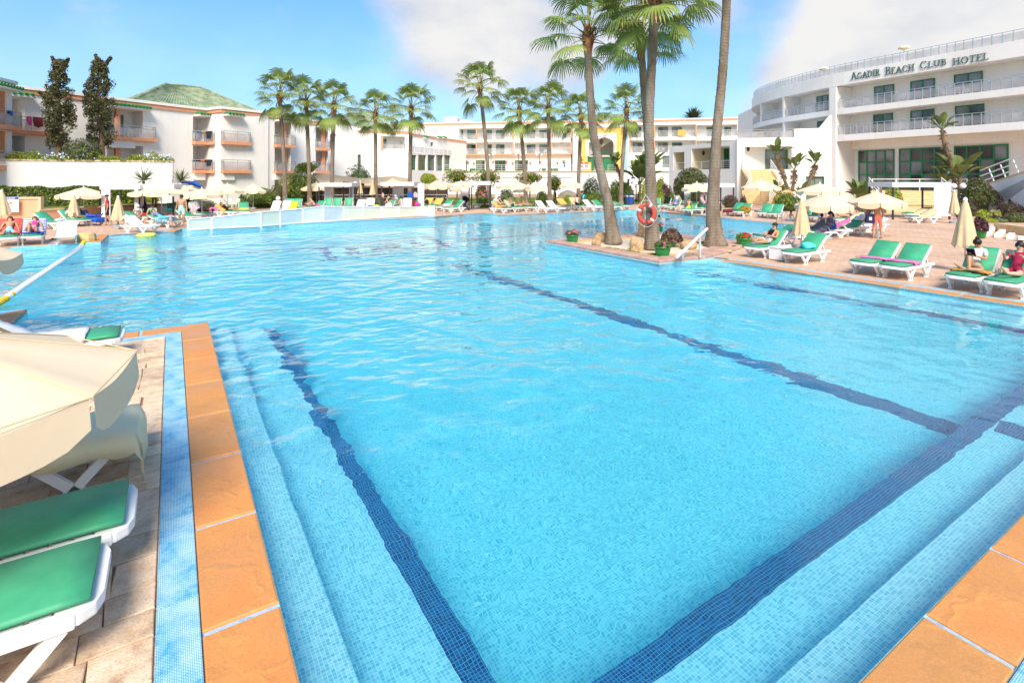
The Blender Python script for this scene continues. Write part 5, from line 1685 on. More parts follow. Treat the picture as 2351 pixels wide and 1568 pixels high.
# ---- yuccas
def rosette(mb_pos, n, length, width, seed, up=.2):
 """Sword leaves radiating from a point; returns verts, quads."""
 rs = np.random.RandomState(seed)
 V, Q = [], []
 for k in range(n):
  az = rs.uniform(0, 6.283)
  el = math.asin(rs.uniform(-.35 + up, .98))
  L = length * rs.uniform(.75, 1.1)
  d = np.array([math.cos(az) * math.cos(el), math.sin(az) * math.cos(el), math.sin(el)])
  s = np.array([-math.sin(az), math.cos(az), 0]) * width
  pts = [np.array(mb_pos) + d * L * t + np.array([0, 0, -.18 * L * t * t * math.cos(el)]) for t in (0.05, .35, .7, 1)]
  ws = [.6, 1, .7, .05]
  b0 = len(V)
  for p, w in zip(pts, ws): V += [p - s * w, p + s * w]
  for i in range(3): Q.append((b0 + 2 * i, b0 + 2 * i + 1, b0 + 2 * i + 3, b0 + 2 * i + 2))
 return np.array(V), np.array(Q)
def yucca(label, foot, zc, L, n, seed, w=.045, cat='yucca', m=AGAVE):
 root = empty('yucca', foot, 0, label, cat)
 V, Q = rosette((0, 0, zc - foot[2]), n, L, w, seed)
 link('leaf_rosette', np_mesh('leaf_rosette', V, Q, m), root)
 MB().tube([(0, 0, 0), (0, 0, zc - foot[2])], [.12, .09], 8).build('trunk', DRYLEAF, root)
 return root
q = PY('1', 1690, 1500, 37.8)
yucca('spiky yucca in front of the white garden wall, above the left cabana', (q.x, q.y, .8), q.z, 1.25, 90, 3)
q = PY('2', 250, 1500, 41)
yucca('second spiky yucca at the end of the garden wall', (q.x, q.y, 0), q.z, 1.15, 90, 4)
# ---- fan palms
def fan_mesh(name, el, seed, petiole=1.38, fan=1.02, nseg=28):
 rs = np.random.RandomState(seed)
 V, Q, MI = [], [], []
 d = np.array([math.cos(el), 0, math.sin(el)])
 pts = [np.array([0, 0, 0.])]
 for k in range(1, 6):                                          # petiole bends down a little under the blade's weight
  t = k / 5
  dd = np.array([math.cos(el - .45 * t * t), 0, math.sin(el - .45 * t * t)])
  pts.append(pts[-1] + dd * petiole / 5)
 for k in range(5):
  b0 = len(V)
  w0, w1 = .045 - .005 * k, .04 - .005 * k
  for p, w in ((pts[k], w0), (pts[k + 1], w1)): V += [p + np.array([0, -w, 0]), p + np.array([0, w, 0]), p + np.array([0, 0, w * .9])]
  for a in range(3): Q.append((b0 + a, b0 + (a + 1) % 3, b0 + 3 + (a + 1) % 3, b0 + 3 + a)); MI.append(1)
 c = pts[-1]
 f = (pts[-1] - pts[-2]) / np.linalg.norm(pts[-1] - pts[-2])
 sd_ = np.array([0, 1.0, 0])
 up = np.cross(f, sd_) * -1
 if up[2] < 0: up = -up
 A = 1.95
 for k in range(nseg):
  a = -A + 2 * A * (k + .5) / nseg
  da = 2 * A / nseg / 2
  L = fan * (1 - .22 * (abs(a) / A) ** 2) * rs.uniform(.9, 1.06)
  dr = rs.uniform(.75, 1.25)
  row = []
  for r in (.06, .35, .62, .82, 1.0):
   ctr = math.cos(a) * f + math.sin(a) * sd_
   fold = .16 * (1 - abs(math.cos(a))) * r
   side = -math.sin(a) * f + math.cos(a) * sd_
   p = c + ctr * L * r + up * (.10 * r - fold)
   sag = (max(0, r - .46) ** 1.5) * 1.05 * dr
   p = p + np.array([0, 0, -sag * L * (.35 + .65 * (1 if el < 1.1 else .45))])
   p = p - ctr * max(0, sag - .2) * .45 * L
   w = {.06: L * .06 * math.tan(da) * 1.05, .35: L * .35 * math.tan(da) * 1.05, .62: L * .62 * math.tan(da) * .8, .82: L * .36 * math.tan(da), 1.0: .003}[r]
   row.append((p - side * w, p + side * w))
  b0 = len(V)
  for l, r_ in row: V += [l, r_]
  for i in range(4): Q.append((b0 + 2 * i, b0 + 2 * i + 1, b0 + 2 * i + 3, b0 + 2 * i + 2)); MI.append(0 if i < 3 else (0 if rs.rand() < .6 else 1))
 return np_mesh(name, np.array(V), np.array(Q), [PALMG, PALMY], MI)
ELS = [1.38, 1.05, .78, .5, .22, -.08, -.5]
FANS = [[fan_mesh('frond', e, 10 * i + j) for j in range(3)] for i, e in enumerate(ELS)]
TRUNK = bpy.data.materials.new('palm_trunk')
t = NT(TRUNK)
co = t.co('Object')
wv = t.n('ShaderNodeTexWave', {'Vector': co, 'Scale': 5.5, 'Distortion': 2.2, 'Detail': 2, 'Detail Scale': 1.5}, bands_direction='Z')
a = t.ramp(t.noise(t.co('Object', (1, 1, .35)), 3, 5, .65), [(.3, (.17, .125, .085)), (.5, (.27, .22, .17)), (.72, (.36, .31, .26))])
t.set('Base Color', t.mix(.28, a, t.ramp(wv.outputs['Fac'], [(.2, (.35, .28, .2)), (.7, (1.0, .97, .9))]), 'MULTIPLY'))
t.set('Roughness', .9)
t.set('Specular IOR Level', .15)
t.bump(t.math('ADD', wv.outputs['Fac'], t.noise(co, 14, 4)), .6, .03)
BOOT = mat('palm_boot', (.22, .085, .045), .9, .4, 5, .5, 20, .1, 0, (.36, .18, .10))
def spike_ring(mb, r, z, n, L, seed, tilt=(.3, 1.1)):
 rs = np.random.RandomState(seed)
 for k in range(n):
  az = rs.uniform(0, 6.283)
  el = rs.uniform(*tilt)
  z_ = z + rs.uniform(-.3, .3)
  p = Vector((math.cos(az) * r * .8, math.sin(az) * r * .8, z_))
  dd = Vector((math.cos(az) * math.cos(el), math.sin(az) * math.cos(el), math.sin(el)))
  s = Vector((-math.sin(az), math.cos(az), 0)) * .05
  l = L * rs.uniform(.5, 1.1)
  mb.add([p - s, p + s, p + dd * l + s * .5, p + dd * l - s * .5], [(0, 1, 2, 3)])
def palm(label, path, r0, r1, seed, nf=34, group='fan palms in a row across the far deck', scale=1.0, flare=1.5, low=7):
 """path: trunk points from foot to head in world space."""
 rs = np.random.RandomState(seed)
 foot = Vector(path[0])
 root = empty('fan_palm', foot, 0, label, 'palm tree', group)
 ctrl_ = [Vector(p) - foot for p in path]
 fine = []
 for i in range(len(ctrl_) - 1):
  p0, p1, p2_, p3 = [ctrl_[min(max(k, 0), len(ctrl_) - 1)] for k in (i - 1, i, i + 1, i + 2)]
  m_ = max(4, int((p2_ - p1).length / .14))
  for k in range(m_):
   t = k / m_
   fine.append(.5 * ((2 * p1) + (p2_ - p0) * t + (2 * p0 - 5 * p1 + 4 * p2_ - p3) * t * t + (3 * p1 - p0 - 3 * p2_ + p3) * t ** 3))
 fine.append(ctrl_[-1])
 H = fine[-1].z
 rad = []
 for i, p in enumerate(fine):
  t = p.z / H
  r = r1 + (r0 - r1) * math.exp(-p.z / (.16 * H + .5))
  r *= 1 + (flare - 1) * math.exp(-p.z / .35)
  rad.append(r * (1 + rs.uniform(-.035, .035) + (.03 if i % 2 else -.02)))
 MB().tube(fine, rad, 16).build('trunk', TRUNK, root, True)
 head = fine[-1]
 b = MB()
 b.lathe([(r1 * .95, -.75), (r1 * 1.15, -.5), (r1 * 1.45, -.2), (r1 * 1.5, .15), (r1 * .9, .5), (.02, .62)], 12, tuple(head))
 n0 = len(b.f)
 mbs = MB()
 spike_ring(b, r1 * 1.4, 0, 60, .38, seed)
 for i in range(len(b.v)):
  pass
 vs = b.v
 nl = 6 * 12
 b.v = vs[:nl] + [(v[0] + head.x, v[1] + head.y, v[2] + head.z) for v in vs[nl:]]
 b.build('leaf_base', BOOT, root)
 for k in range(nf):
  f = (k + .5) / nf
  ei = min(len(ELS) - 1, int(f ** 1.05 * low))
  me = FANS[ei][rs.randint(3)]
  az = k * 2.39996 + rs.uniform(-.25, .25)
  o = link('frond', me, root, head + Vector((math.cos(az) * r1 * .6, math.sin(az) * r1 * .6, .35 - .55 * f)), (rs.uniform(-.12, .12), rs.uniform(-.12, .12), az))
  s = scale * rs.uniform(.85, 1.12)
  o.scale = (s, s, s)
 sp = MB()
 for k in range(3):
  az = rs.uniform(0, 6.28)
  sp.tube([head + Vector((0, 0, .4)), head + Vector((math.cos(az) * .15, math.sin(az) * .15, 1.6)), head + Vector((math.cos(az) * .3, math.sin(az) * .3, 2.1 + .3 * rs.rand()))], [.035, .03, .004], 5)
 sp.build('spear_leaf', PALMY, root)
 return root
row = [(655, 642.6, 224, 50, 'first'), (711, 703, 238, 52, 'second'), (761.7, 766.6, 247, 51, 'third'), (862.6, 861.7, 266, 54, 'fourth'), (940.7, 943.7, 254, 50, 'fifth'),
 (1124, 1102, 204, 50, 'sixth'), (1208, 1191.8, 258, 51, 'seventh'), (1262, 1259, 252, 50, 'eighth'), (1327.5, 1334, 270, 52, 'ninth'), (1425, 1438.7, 256, 51, 'tenth')]
where = ['leftmost of the row, in front of the projecting guest block', 'crown merging with the leftmost one', 'over the white cabana by the restaurant awning', 'before the small green roof', 'standing clear before the receding white house',
  'tallest of the row with a bent trunk', 'before the long hotel balconies, trunk leaning left', 'upright beside the leaning one', 'half hidden behind the leaning island palm', 'beside the yellow gate, left of the double trunks']
for k, (xb, xh, yh, Y, nm) in enumerate(row):
 h = PY('D', xh, yh, Y)
 f = PY('D', xb, 440, Y)
 bend = Vector(((f.x - h.x) * .15, 0, 0))
 mid1 = Vector((f.x, Y, 0)).lerp(h, .35) + bend
 mid2 = Vector((f.x, Y, 0)).lerp(h, .7) + bend * .7
 palm('fan palm, ' + where[k], [(f.x, Y, 0), mid1, mid2, h], .24, .17, 40 + k, 26, scale=1.16)
def ipath(pts, Y): return [tuple(PY('D', x, y, Y)) for x, y in pts]
def planted(pts, Y, zf=.1):
 p = ipath(pts, Y)
 p[0] = (p[0][0], p[0][1], zf)
 return p
GRP = 'tall fan palms on the peninsula'
palm('tall leaning palm at the left of the peninsula, head in view', planted([(1409, 565), (1396, 470), (1377, 385), (1363, 310), (1356, 230), (1351, 150), (1350, 88)], 21.9), .29, .155, 71, 23, GRP, 1.0, 1.35, 6)
palm('thick straight grey palm carrying the orange lifebuoy', planted([(1498, 580), (1496, 480), (1493, 380), (1490, 290), (1494, 190), (1499, 95), (1502, 8)], 20.2), .28, .165, 72, 34, GRP, 1.0, 1.25)
palm('palm right behind the lifebuoy palm, its head in view beside it', planted([(1497, 545), (1492, 400), (1486, 300), (1479, 210), (1474, 140), (1472, 100)], 23.5), .24, .16, 73, 20, GRP, 1.0, 1.2, 6)
palm('rightmost tall palm of the peninsula, its crown above the picture', planted([(1643, 572), (1637, 480), (1641, 390), (1646, 300), (1657, 190), (1664, 90), (1669, -15), (1674, -150)], 21.2), .33, .16, 74, 36, GRP, 1.05, 1.5, 6)
# far date palm tuft behind the hotel
q = PY('5', 1258, 620, 130)
e = empty('date_palm', (q.x, q.y, 0), 0, 'dark tuft of a date palm above the right hotel block roof', 'palm tree')
MB().tube([(0, 0, 0), (0, 0, q.z)], [.5, .4], 8).build('trunk', TRUNK, e)
V, Q = rosette((0, 0, q.z), 150, 3.6, .22, 9, .3)
link('crown', np_mesh('crown', V, Q, [LEAFOL]), e)
# ---- broad-leaved banana and strelitzia plants
def paddle(mb, p, az, el, L, W, droop=.35, split=0):
 """Long oval leaf with a raised midrib, on its stalk."""
 d = Vector((math.cos(az) * math.cos(el), math.sin(az) * math.cos(el), math.sin(el)))
 s = Vector((-math.sin(az), math.cos(az), 0))
 n = d.cross(s) * -1
 if n.z < 0: n = -n
 st = p + d * L * .35
 mb.bar(p, st, .035)
 rows = []
 for t, w in ((0, .25), (.15, .75), (.4, 1), (.65, .92), (.85, .6), (1, .06)):
  c = st + d * L * .75 * t + Vector((0, 0, -droop * L * t * t * .6))
  tilt = n * W * .35 * w
  rows.append((c - s * W * w + tilt, c, c + s * W * w + tilt))
 vs = [v for r in rows for v in r]
 fs = []
 for i in range(5):
  for j in range(2): fs.append((3 * i + j, 3 * i + j + 1, 3 * i + j + 4, 3 * i + j + 3))
 mb.add(vs, fs)
def banana(label, foot, crowns, cat='banana plant', name='banana_plant', group=None, m=BANANA):
 """crowns: (trunk points relative to foot, leaf count, leaf length, seed, skirt)."""
 root = empty(name, foot, 0, label, cat, group)
 for (tr, n, L, seed, skirt) in crowns:
  rs = random.Random(seed)
  tr = [Vector(p) for p in tr]
  if (tr[-1] - tr[0]).length > .3:
   MB().tube(tr, [.16] + [.13] * (len(tr) - 1), 8).build('trunk', DRYLEAF, root)
   if skirt:
    b = MB()
    for k in range(70):
     t = rs.uniform(.3, 1.0)
     i = min(int(t * (len(tr) - 1)), len(tr) - 2)
     c = tr[i].lerp(tr[i + 1], t * (len(tr) - 1) - i)
     az = rs.uniform(0, 6.28)
     dd = Vector((math.cos(az), math.sin(az), 0))
     b.add([c + dd * .1 + Vector((0, 0, .1)), c + dd * .18 + Vector((.05, 0, .05)), c + dd * rs.uniform(.25, .45) + Vector((0, 0, rs.uniform(-.3, .15))), c + dd * .2 - Vector((0, 0, .1))], [(0, 1, 2, 3)])
    b.build('dead_leaf_skirt', DRYLEAF, root)
  for k in range(n):
   b = MB()
   az = k * 2.4 + rs.uniform(-.3, .3)
   paddle(b, tr[-1], az, rs.uniform(.55, 1.4), L * rs.uniform(.7, 1.1), L * .17, rs.uniform(.2, .6))
   b.build('leaf', m, root)
 return root
def rel(foot, c, x, y, Y):
 q = PY(c, x, y, Y)
 return (q.x - foot[0], q.y - foot[1], q.z - foot[2])
q = PY('6', 560, 0, 48.5)
ft = (q.x, q.y, 0)
banana('group of three old banana plants with shaggy trunks right of the porch stairs', ft,
 [([rel(ft, '6', 525, 1260, 48.5), rel(ft, '6', 475, 1120, 48.5), rel(ft, '6', 430, 1000, 48.5)], 9, 1.7, 1, 1),
  ([rel(ft, '6', 560, 1270, 48), rel(ft, '6', 572, 1180, 48), rel(ft, '6', 575, 1110, 48)], 10, 1.9, 2, 1),
  ([rel(ft, '6', 670, 1250, 49), rel(ft, '6', 715, 1140, 49), rel(ft, '6', 735, 1070, 49)], 9, 1.7, 3, 1),
  ([rel(ft, '6', 450, 1300, 47.2)], 8, 1.5, 4, 0), ([rel(ft, '6', 620, 1310, 47.4)], 8, 1.5, 5, 0)])
q = PY('6', 1075, 0, 46)
banana('young strelitzia with broad upright leaves under the first tall hall window', (q.x, q.y, 0), [([(0, 0, .3), (0, 0, .9)], 16, 2.1, 6, 0)], 'strelitzia', 'strelitzia_plant')
q = PY('6', 1215, 0, 48)
banana('smaller strelitzia between the first and second hall windows', (q.x, q.y, 0), [([(0, 0, .3), (0, 0, .8)], 10, 1.5, 7, 0)], 'strelitzia', 'strelitzia_plant')
q = PY('6', 1810, 0, 45)
ft = (q.x, q.y, 0)
banana('tall curved banana plant rising above the curtained cabana, beside a leafy one', ft,
 [([rel(ft, '6', 1815, 1220, 45), rel(ft, '6', 1780, 1030, 45), rel(ft, '6', 1735, 920, 45), rel(ft, '6', 1715, 800, 45)], 11, 1.7, 8, 1),
  ([rel(ft, '6', 1860, 1250, 44.5), rel(ft, '6', 1850, 1170, 44.5)], 15, 2.7, 9, 0), ([rel(ft, '6', 1730, 1230, 45.5)], 8, 1.9, 10, 0)])
q = PY('5', 620, 0, 60)
ft = (q.x, q.y, 0)
banana('big green strelitzia clump between the tenth palm and the double trunks', ft, [([(0, 0, .2), (.1, 0, 2.1)], 20, 3.4, 11, 0), ([(.6, .3, .2), (.9, .3, 3.2)], 18, 3.2, 12, 0), ([(-1.6, .4, .2), (-2.2, .4, 3.4), (-2.6, .4, 4.3)], 12, 1.7, 13, 1), ([(-1.8, 0, .2)], 12, 2.8, 14, 0)], 'strelitzia', 'strelitzia_plant')
# ---- orange trees, shrubs and flower beds
def small_tree(name, label, c, x, ytop, ybot, w, Y, m=(LEAF, LEAFYL, LEAFDK), fruit=None, group=None, n=2200, leaf=.09):
 t_, b_ = PY(c, x, ytop, Y), PY(c, x, ybot, Y)
 rz_ = (t_.z - b_.z) / 2
 rx = DD(c, w, 0)[0] - DD(c, 0, 0)[0]
 rx = rx * Y / FPX / 2
 root = empty(name, (t_.x, Y, 0), 0, label, 'tree', group)
 MB().tube([(0, 0, 0), (.05, 0, b_.z + rz_ * .6)], [.11, .07], 7).build('trunk', DRYLEAF, root)
 SEED[0] += 1
 pos, d = lumpy(n, (rx, rx * .85, rz_), SEED[0], .34, -1, .55)
 V, Q = leaf_quads(pos, leaf, .5, d, .9)
 ctr = np.array([0, 0, (t_.z + b_.z) / 2])
 link('crown', np_mesh('crown', V + ctr, Q, list(m), np.where(NR.rand(len(Q)) < .5, 0, NR.randint(0, len(m), len(Q)))), root)
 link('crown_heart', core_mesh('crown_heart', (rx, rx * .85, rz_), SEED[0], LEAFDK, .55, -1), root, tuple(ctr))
 if fruit:
  pos, d = lumpy(fruit, (rx, rx * .85, rz_), SEED[0], .34, -.7, .05)
  b = MB()
  for p in pos[:fruit // 1]:
   if p[1] < .2: b.ball(tuple(p + ctr), .07, 5)
  tag(b.build('fruit', ORFRUIT, root), kind='stuff')
 return root
G = 'orange trees below the terrace'
small_tree('orange_tree', 'golden green orange tree left of the far cabana row', 'C', 1030, 165, 320, 235, 64, (LEAFYL, LEAF, LEAFYL), 20, G)
small_tree('orange_tree', 'broad orange tree behind the white cabana with the black pushchair', 'C', 1390, 105, 320, 370, 66, (LEAF, LEAFYL, LEAFDK), 50, G)
small_tree('orange_tree', 'orange tree behind the bent sixth palm', 'C', 1780, 110, 340, 350, 66, (LEAF, LEAFYL, LEAFDK), 60, G)
small_tree('orange_tree', 'orange tree heavy with fruit behind the seventh palm', 'Dd', 290, 150, 310, 370, 66, (LEAF, LEAFYL, LEAFDK), 70, G)
small_tree('orange_tree', 'small orange tree between the eighth palm and the awning post', 'Dd', 595, 220, 390, 200, 63, (LEAF, LEAFDK), 20, G)
def B(name, label, c, x, ytop, ybase, w, Y, m=(LEAF, LEAFDK), leaf=.075, n=1500, flowers=None, z0=0, cat='bush', zc=.5, lump=.2, group=None):
 """Shrub fitted to its sighted outline: middle column x, top and foot rows, width, at depth Y."""
 t_ = PY(c, x, ytop, Y)
 k = (DD(c, 1, 0)[0] - DD(c, 0, 0)[0]) * Y / FPX
 hz = max(.25, t_.z - z0)
 rz_ = hz / (1 + zc)
 return bush(name, label, (t_.x, Y, z0), (w * k / 2, w * k / 2 * .85, rz_), leaf, n, m, cat, group, flowers, zc, .5, lump)
B('clipped_bush', 'large round bush, half dark half lime, behind the far left loungers', 'B', 1100, 345, 560, 430, 50.5, (LEAF, LEAFYL, LEAFDK), .085, 3000)
B('clipped_bush', 'brown green clipped bush left of the first palm', 'B', 1300, 310, 500, 190, 53, (LEAFOL, LEAFBR), .07, 1500)
tp = B('topiary', 'big square cut topiary in lime and dark green behind the first two palms', 'B', 1590, 140, 440, 520, 55, (LEAF, LEAFYL, LEAFVAR, LEAFDK), .1, 5200, None, 0, 'topiary', .75, .12)
B('clipped_bush', 'variegated yellow bush at the left side of the big topiary', 'B', 1420, 150, 380, 190, 53.6, (LEAFVAR, LEAFYL), .09, 1600, None, 1.2, 'bush')
small_tree('small_tree', 'bright green small tree above the big topiary', 'B', 1680, 20, 175, 260, 57, (LEAFYL, LEAF), None, None, 1500, .11)
B('grey_shrub', 'low grey green shrub under the far left umbrellas', 'B', 385, 495, 600, 350, 44.5, (LEAFGY, LEAFGY, LEAFOL), .07, 1500)
B('grey_shrub', 'brownish flowering shrub beside the grey one', 'B', 460, 545, 610, 130, 42.5, (LEAFPU, LEAFOL), .05, 600)
B('dark_bush', 'small dark bush beside the white garden chairs', 'B', 870, 425, 540, 120, 50.5, (LEAFDK, LEAF), .07, 800)
B('loose_shrub', 'tall loose willow leaved shrub above the restaurant awning', 'C', 165, 55, 330, 360, 67, (LEAFGY, LEAF, LEAFDK), .12, 2600, None, 0, 'shrub', .7, .5)
B('oleander', 'pink flowering oleander behind the pushchair cabana', 'C', 1700, 270, 520, 150, 54, (LEAF, LEAFDK), .09, 1500, (FLP, 130, .11))
B('oleander', 'white and pink oleander at the right post of the pushchair cabana', 'C', 2010, 350, 520, 200, 55, (LEAFGY, LEAF), .08, 1500, (FLW, 40, .08))
B('jasmine_bush', 'large dark bush covered with white flowers behind the ninth palm', 'Dd', 1070, 215, 430, 270, 58, (LEAF, LEAFDK), .09, 2600, (FLW, 260, .10))
B('jasmine_bush', 'white flowered bush right of the leaning palm', 'Dd', 1360, 235, 420, 150, 60, (LEAF, LEAFYL), .08, 1400, (FLW, 120, .08))
B('hedge_bush', 'low bright green bush below the white flowered one', 'Dd', 1075, 395, 540, 300, 51.5, (LEAF, LEAFYL, LEAFDK), .075, 2200)
B('hedge_bush', 'green bush between the leaning palm and the tenth palm', 'Dd', 1370, 330, 540, 170, 53.5, (LEAF, LEAFDK), .08, 1700)
B('hedge_bush', 'green bush right of the tenth palm, behind the blue bin', 'Dd', 1530, 320, 500, 160, 56, (LEAF, LEAFYL, LEAFDK), .08, 1700)
B('hedge_bush', 'yellow green bush behind the three sunbathers', 'C', 2080, 465, 570, 230, 49.5, (LEAFYL, LEAF), .08, 1300)
B('hedge_bush', 'round green bush left of the eighth palm', 'Dd', 445, 375, 510, 150, 53, (LEAF, LEAFDK), .075, 1300)
B('hedge_bush', 'bright low bush behind the tan towel lounger', 'Dd', 765, 430, 530, 120, 50, (LEAFYL, LEAF), .07, 900)
B('fern_clump', 'fern clump behind the pushchair cabana curtain', 'C', 1720, 455, 580, 170, 50, (LEAF, LEAFYL), .12, 700)
for k, (x, w, lab) in enumerate(((150, 130, 'rosemary tuft before the bar, left of the two folded umbrellas'), (420, 160, 'rosemary tuft before the bar behind the blonde woman'), (985, 90, 'rosemary tuft right of the white curtain'), (1200, 150, 'rosemary tuft behind the tan towel and umbrella pole'))):
 B('rosemary', lab, 'C', x, 462, 560, w, 51.5, (LEAFOL, LEAFGY), .08, 700, None, 0, 'shrub', .45, .4, 'rosemary tufts along the bar')
B('golden_shrub', 'golden shrub left of the double trunks', 'E', 880, 260, 500, 130, 56, (LEAFYL, LEAFVAR), .07, 1200) if False else None
B('golden_shrub', 'golden shrub hidden partly by the double trunks', '5', 690, 1330, 1560, 120, 57, (LEAFYL, LEAFVAR), .08, 1300)
B('pale_shrub', 'pale green round shrub right of the double trunks', '5', 875, 1268, 1440, 150, 60, (LEAFVAR, LEAF), .08, 1300)
B('yellow_shrub', 'yellow green shrub just right of the double trunks', '5', 835, 1330, 1480, 90, 58, (LEAFYL, LEAF), .08, 900)
B('purple_shrub', 'purple leaved shrub beside the pergola house', '5', 935, 1365, 1500, 150, 57.5, (LEAFPU, LEAFPU), .08, 1200)
B('ball_bush', 'small round green bush left of the folded umbrella', '5', 872, 1435, 1590, 110, 53.5, (LEAF, LEAFYL), .06, 1300)
B('dark_bush', 'dark bush behind the folded umbrella', '5', 995, 1460, 1590, 80, 52.5, (LEAF, LEAFDK), .07, 800)
B('domed_hedge', 'huge domed clipped hedge in front of the pergola house', '5', 1235, 1185, 1600, 440, 54.5, (LEAFOL, LEAF, LEAFDK), .1, 6500, None, 0, 'hedge', .75, .08)
B('purple_shrub', 'low purple and green shrubs left of the porch stairs', 'E', 800, 430, 560, 200, 49.5, (LEAFPU, LEAF, LEAFOL), .07, 1300)
B('purple_shrub', 'dark shrub at the foot of the porch stairs', 'E', 965, 440, 545, 90, 49.0, (LEAFPU, LEAFOL), .06, 600)
B('round_bush', 'bright green round bush between porch stairs and umbrellas', 'E', 1510, 405, 605, 370, 45, (LEAF, LEAFYL, LEAFDK), .085, 2600)
B('yellow_bush', 'yellow green bushes left of the broad stairs', 'F', 690, 275, 550, 190, 43.5, (LEAFYL, LEAF), .09, 1700)
B('agave_clump', 'grey agave tuft under the hall window', 'F', 385, 485, 545, 130, 41, (LEAFGY, AGAVE), .1, 500)
B('big_shrub', 'large brown green shrub by the twin globe lamp', 'F', 1560, 190, 520, 340, 39.5, (LEAFOL, LEAF, LEAFBR, LEAFDK), .085, 4200, None, 0, 'shrub', .75, .3)
B('purple_shrub', 'dark purple shrub under the twin globe lamp', 'F', 1490, 405, 560, 150, 38.5, (LEAFPU, LEAFDK), .06, 1000)
B('purple_shrub', 'dark purple domed shrub at the right edge below the arch', 'F', 1890, 440, 620, 270, 36.5, (LEAFPU, LEAFBR, LEAFDK), .065, 2200)
B('round_bush', 'olive green bush at the right edge above the planter wall', 'F', 1950, 545, 720, 260, 33.5, (LEAFOL, LEAF), .06, 2000)
B('croton', 'yellow striped croton plants in the right bed', 'F', 1620, 520, 620, 130, 35.5, (LEAFYL, LEAFVAR), .14, 500)
B('croton', 'yellow croton tuft beside the green door frame', 'F', 1740, 520, 620, 90, 36, (LEAFVAR, LEAFYL), .14, 350)
B('yellow_shrub', 'low yellow ground shrub in the right bed', 'F', 1660, 605, 700, 190, 33.5, (LEAFYL, LEAFYL), .05, 1200)
B('dark_bush', 'small dark purple tuft in the right bed', 'F', 1740, 570, 640, 100, 34.5, (LEAFPU, LEAFDK), .05, 500)
B('dark_bush', 'grey green low plant in the right bed', 'F', 1800, 610, 710, 120, 33.3, (LEAFGY, LEAF), .05, 700)
B('flower_bed', 'shrub with lilac flowers beside the folded umbrella base', 'F', 1385, 540, 640, 80, 36, (LEAF, LEAFDK), .05, 500, (FLP, 30, .06))
tag(ring_fill('lawn', [[P('B', 560, 600)[:2], P('B', 1330, 572)[:2], P('B', 1330, 545)[:2], P('B', 1000, 535)[:2], P('B', 560, 540)[:2]]], .03, GRASS), kind='structure')
tag(ring_fill('lawn', [[P('C', 1640, 577)[:2], P('Dd', 420, 580)[:2], P('Dd', 1500, 568)[:2], (22, 62), (12, 75), (-12, 75), (-13, 58), P('C', 1250, 560)[:2]]], .012, GRASS), kind='structure')
lawn_tufts('grass', [P('B', 560, 596), P('B', 1300, 574), P('B', 1300, 550), P('B', 560, 548)], .03, 2500)
# ================================================================ umbrellas, loungers, cabanas
def canopy_meshes(Rr, drop, val, n=8, sag=.05):
 """Octagonal canopy with bowed panels and a scalloped valance."""
 c, m_ = MB(), 6
 vs, fs = [(0, 0, drop)], []
 for j in range(1, m_ + 1):
  t = j / m_
  for k in range(n * 4):
   a = 2 * math.pi * k / (n * 4)
   ph = (k % 4) / 4
   edge = 1 / math.cos((ph - .5) * 2 * math.pi / n) * math.cos(math.pi / n)
   z = drop * (1 - t ** 1.12) - sag * math.sin(math.pi * ph) * t
   vs.append((math.cos(a) * Rr * t * edge, math.sin(a) * Rr * t * edge, z))
 N_ = n * 4
 for k in range(N_): fs.append((0, 1 + k, 1 + (k + 1) % N_))
 for j in range(m_ - 1):
  for k in range(N_): fs.append((1 + j * N_ + k, 1 + (j + 1) * N_ + k, 1 + (j + 1) * N_ + (k + 1) % N_, 1 + j * N_ + (k + 1) % N_))
 c.add(vs, fs)
 v = MB()
 for k in range(n):
  row = []
  for i in range(9):
   u = i / 8
   a = 2 * math.pi * (k + .02 + .96 * u) / n
   ph = .02 + .96 * u
   edge = 1 / math.cos((ph - .5) * 2 * math.pi / n) * math.cos(math.pi / n)
   z = -sag * math.sin(math.pi * ph)
   x, y = math.cos(a) * Rr * edge, math.sin(a) * Rr * edge
   low = val * (1 - .28 * (abs(u - .5) * 2) ** 6)
   row.append(((x, y, z + .004), (x * 1.015 + .0 * i, y * 1.015, z - low)))
  vv = [p for r in row for p in r]
  v.add(vv, [(2 * i, 2 * i + 1, 2 * i + 3, 2 * i + 2) for i in range(8)])
 return c, v
def umbrella(label, loc, Rr, hem, apex, val=.22, rot=0.0, base=True, tilt=None, group='cream umbrellas standing open'):
 root = empty('parasol', loc, rot, label, 'umbrella', group)
 if tilt: root.rotation_euler = (*tilt, rot)
 c, v = canopy_meshes(Rr, apex - hem, val)
 cc = c.build('canopy', CANVAS, root, True, (0, 0, hem))
 v.build('valance', CANVAS, root, True, (0, 0, hem))
 MB().tube([(0, 0, .05), (0, 0, apex + .03)], .022, 8).build('pole', GREYPOLE, root)
 MB().lathe([(.045, 0), (.05, .03), (.03, .06), (.012, .1)], 8, (0, 0, apex)).build('finial', WHITEPL, root)
 for k in range(8):
  a = 2 * math.pi * k / 8
  MB().bar((.03 * math.cos(a), .03 * math.sin(a), apex - .1), (Rr * .97 * math.cos(a), Rr * .97 * math.sin(a), hem - .03), .018).build('rib', WHITEMET, root)
 if base: MB().lathe([(.26, 0), (.27, .03), (.26, .13), (.05, .15), (.04, .3)], 14).build('base', GREYBASE, root)
 return root
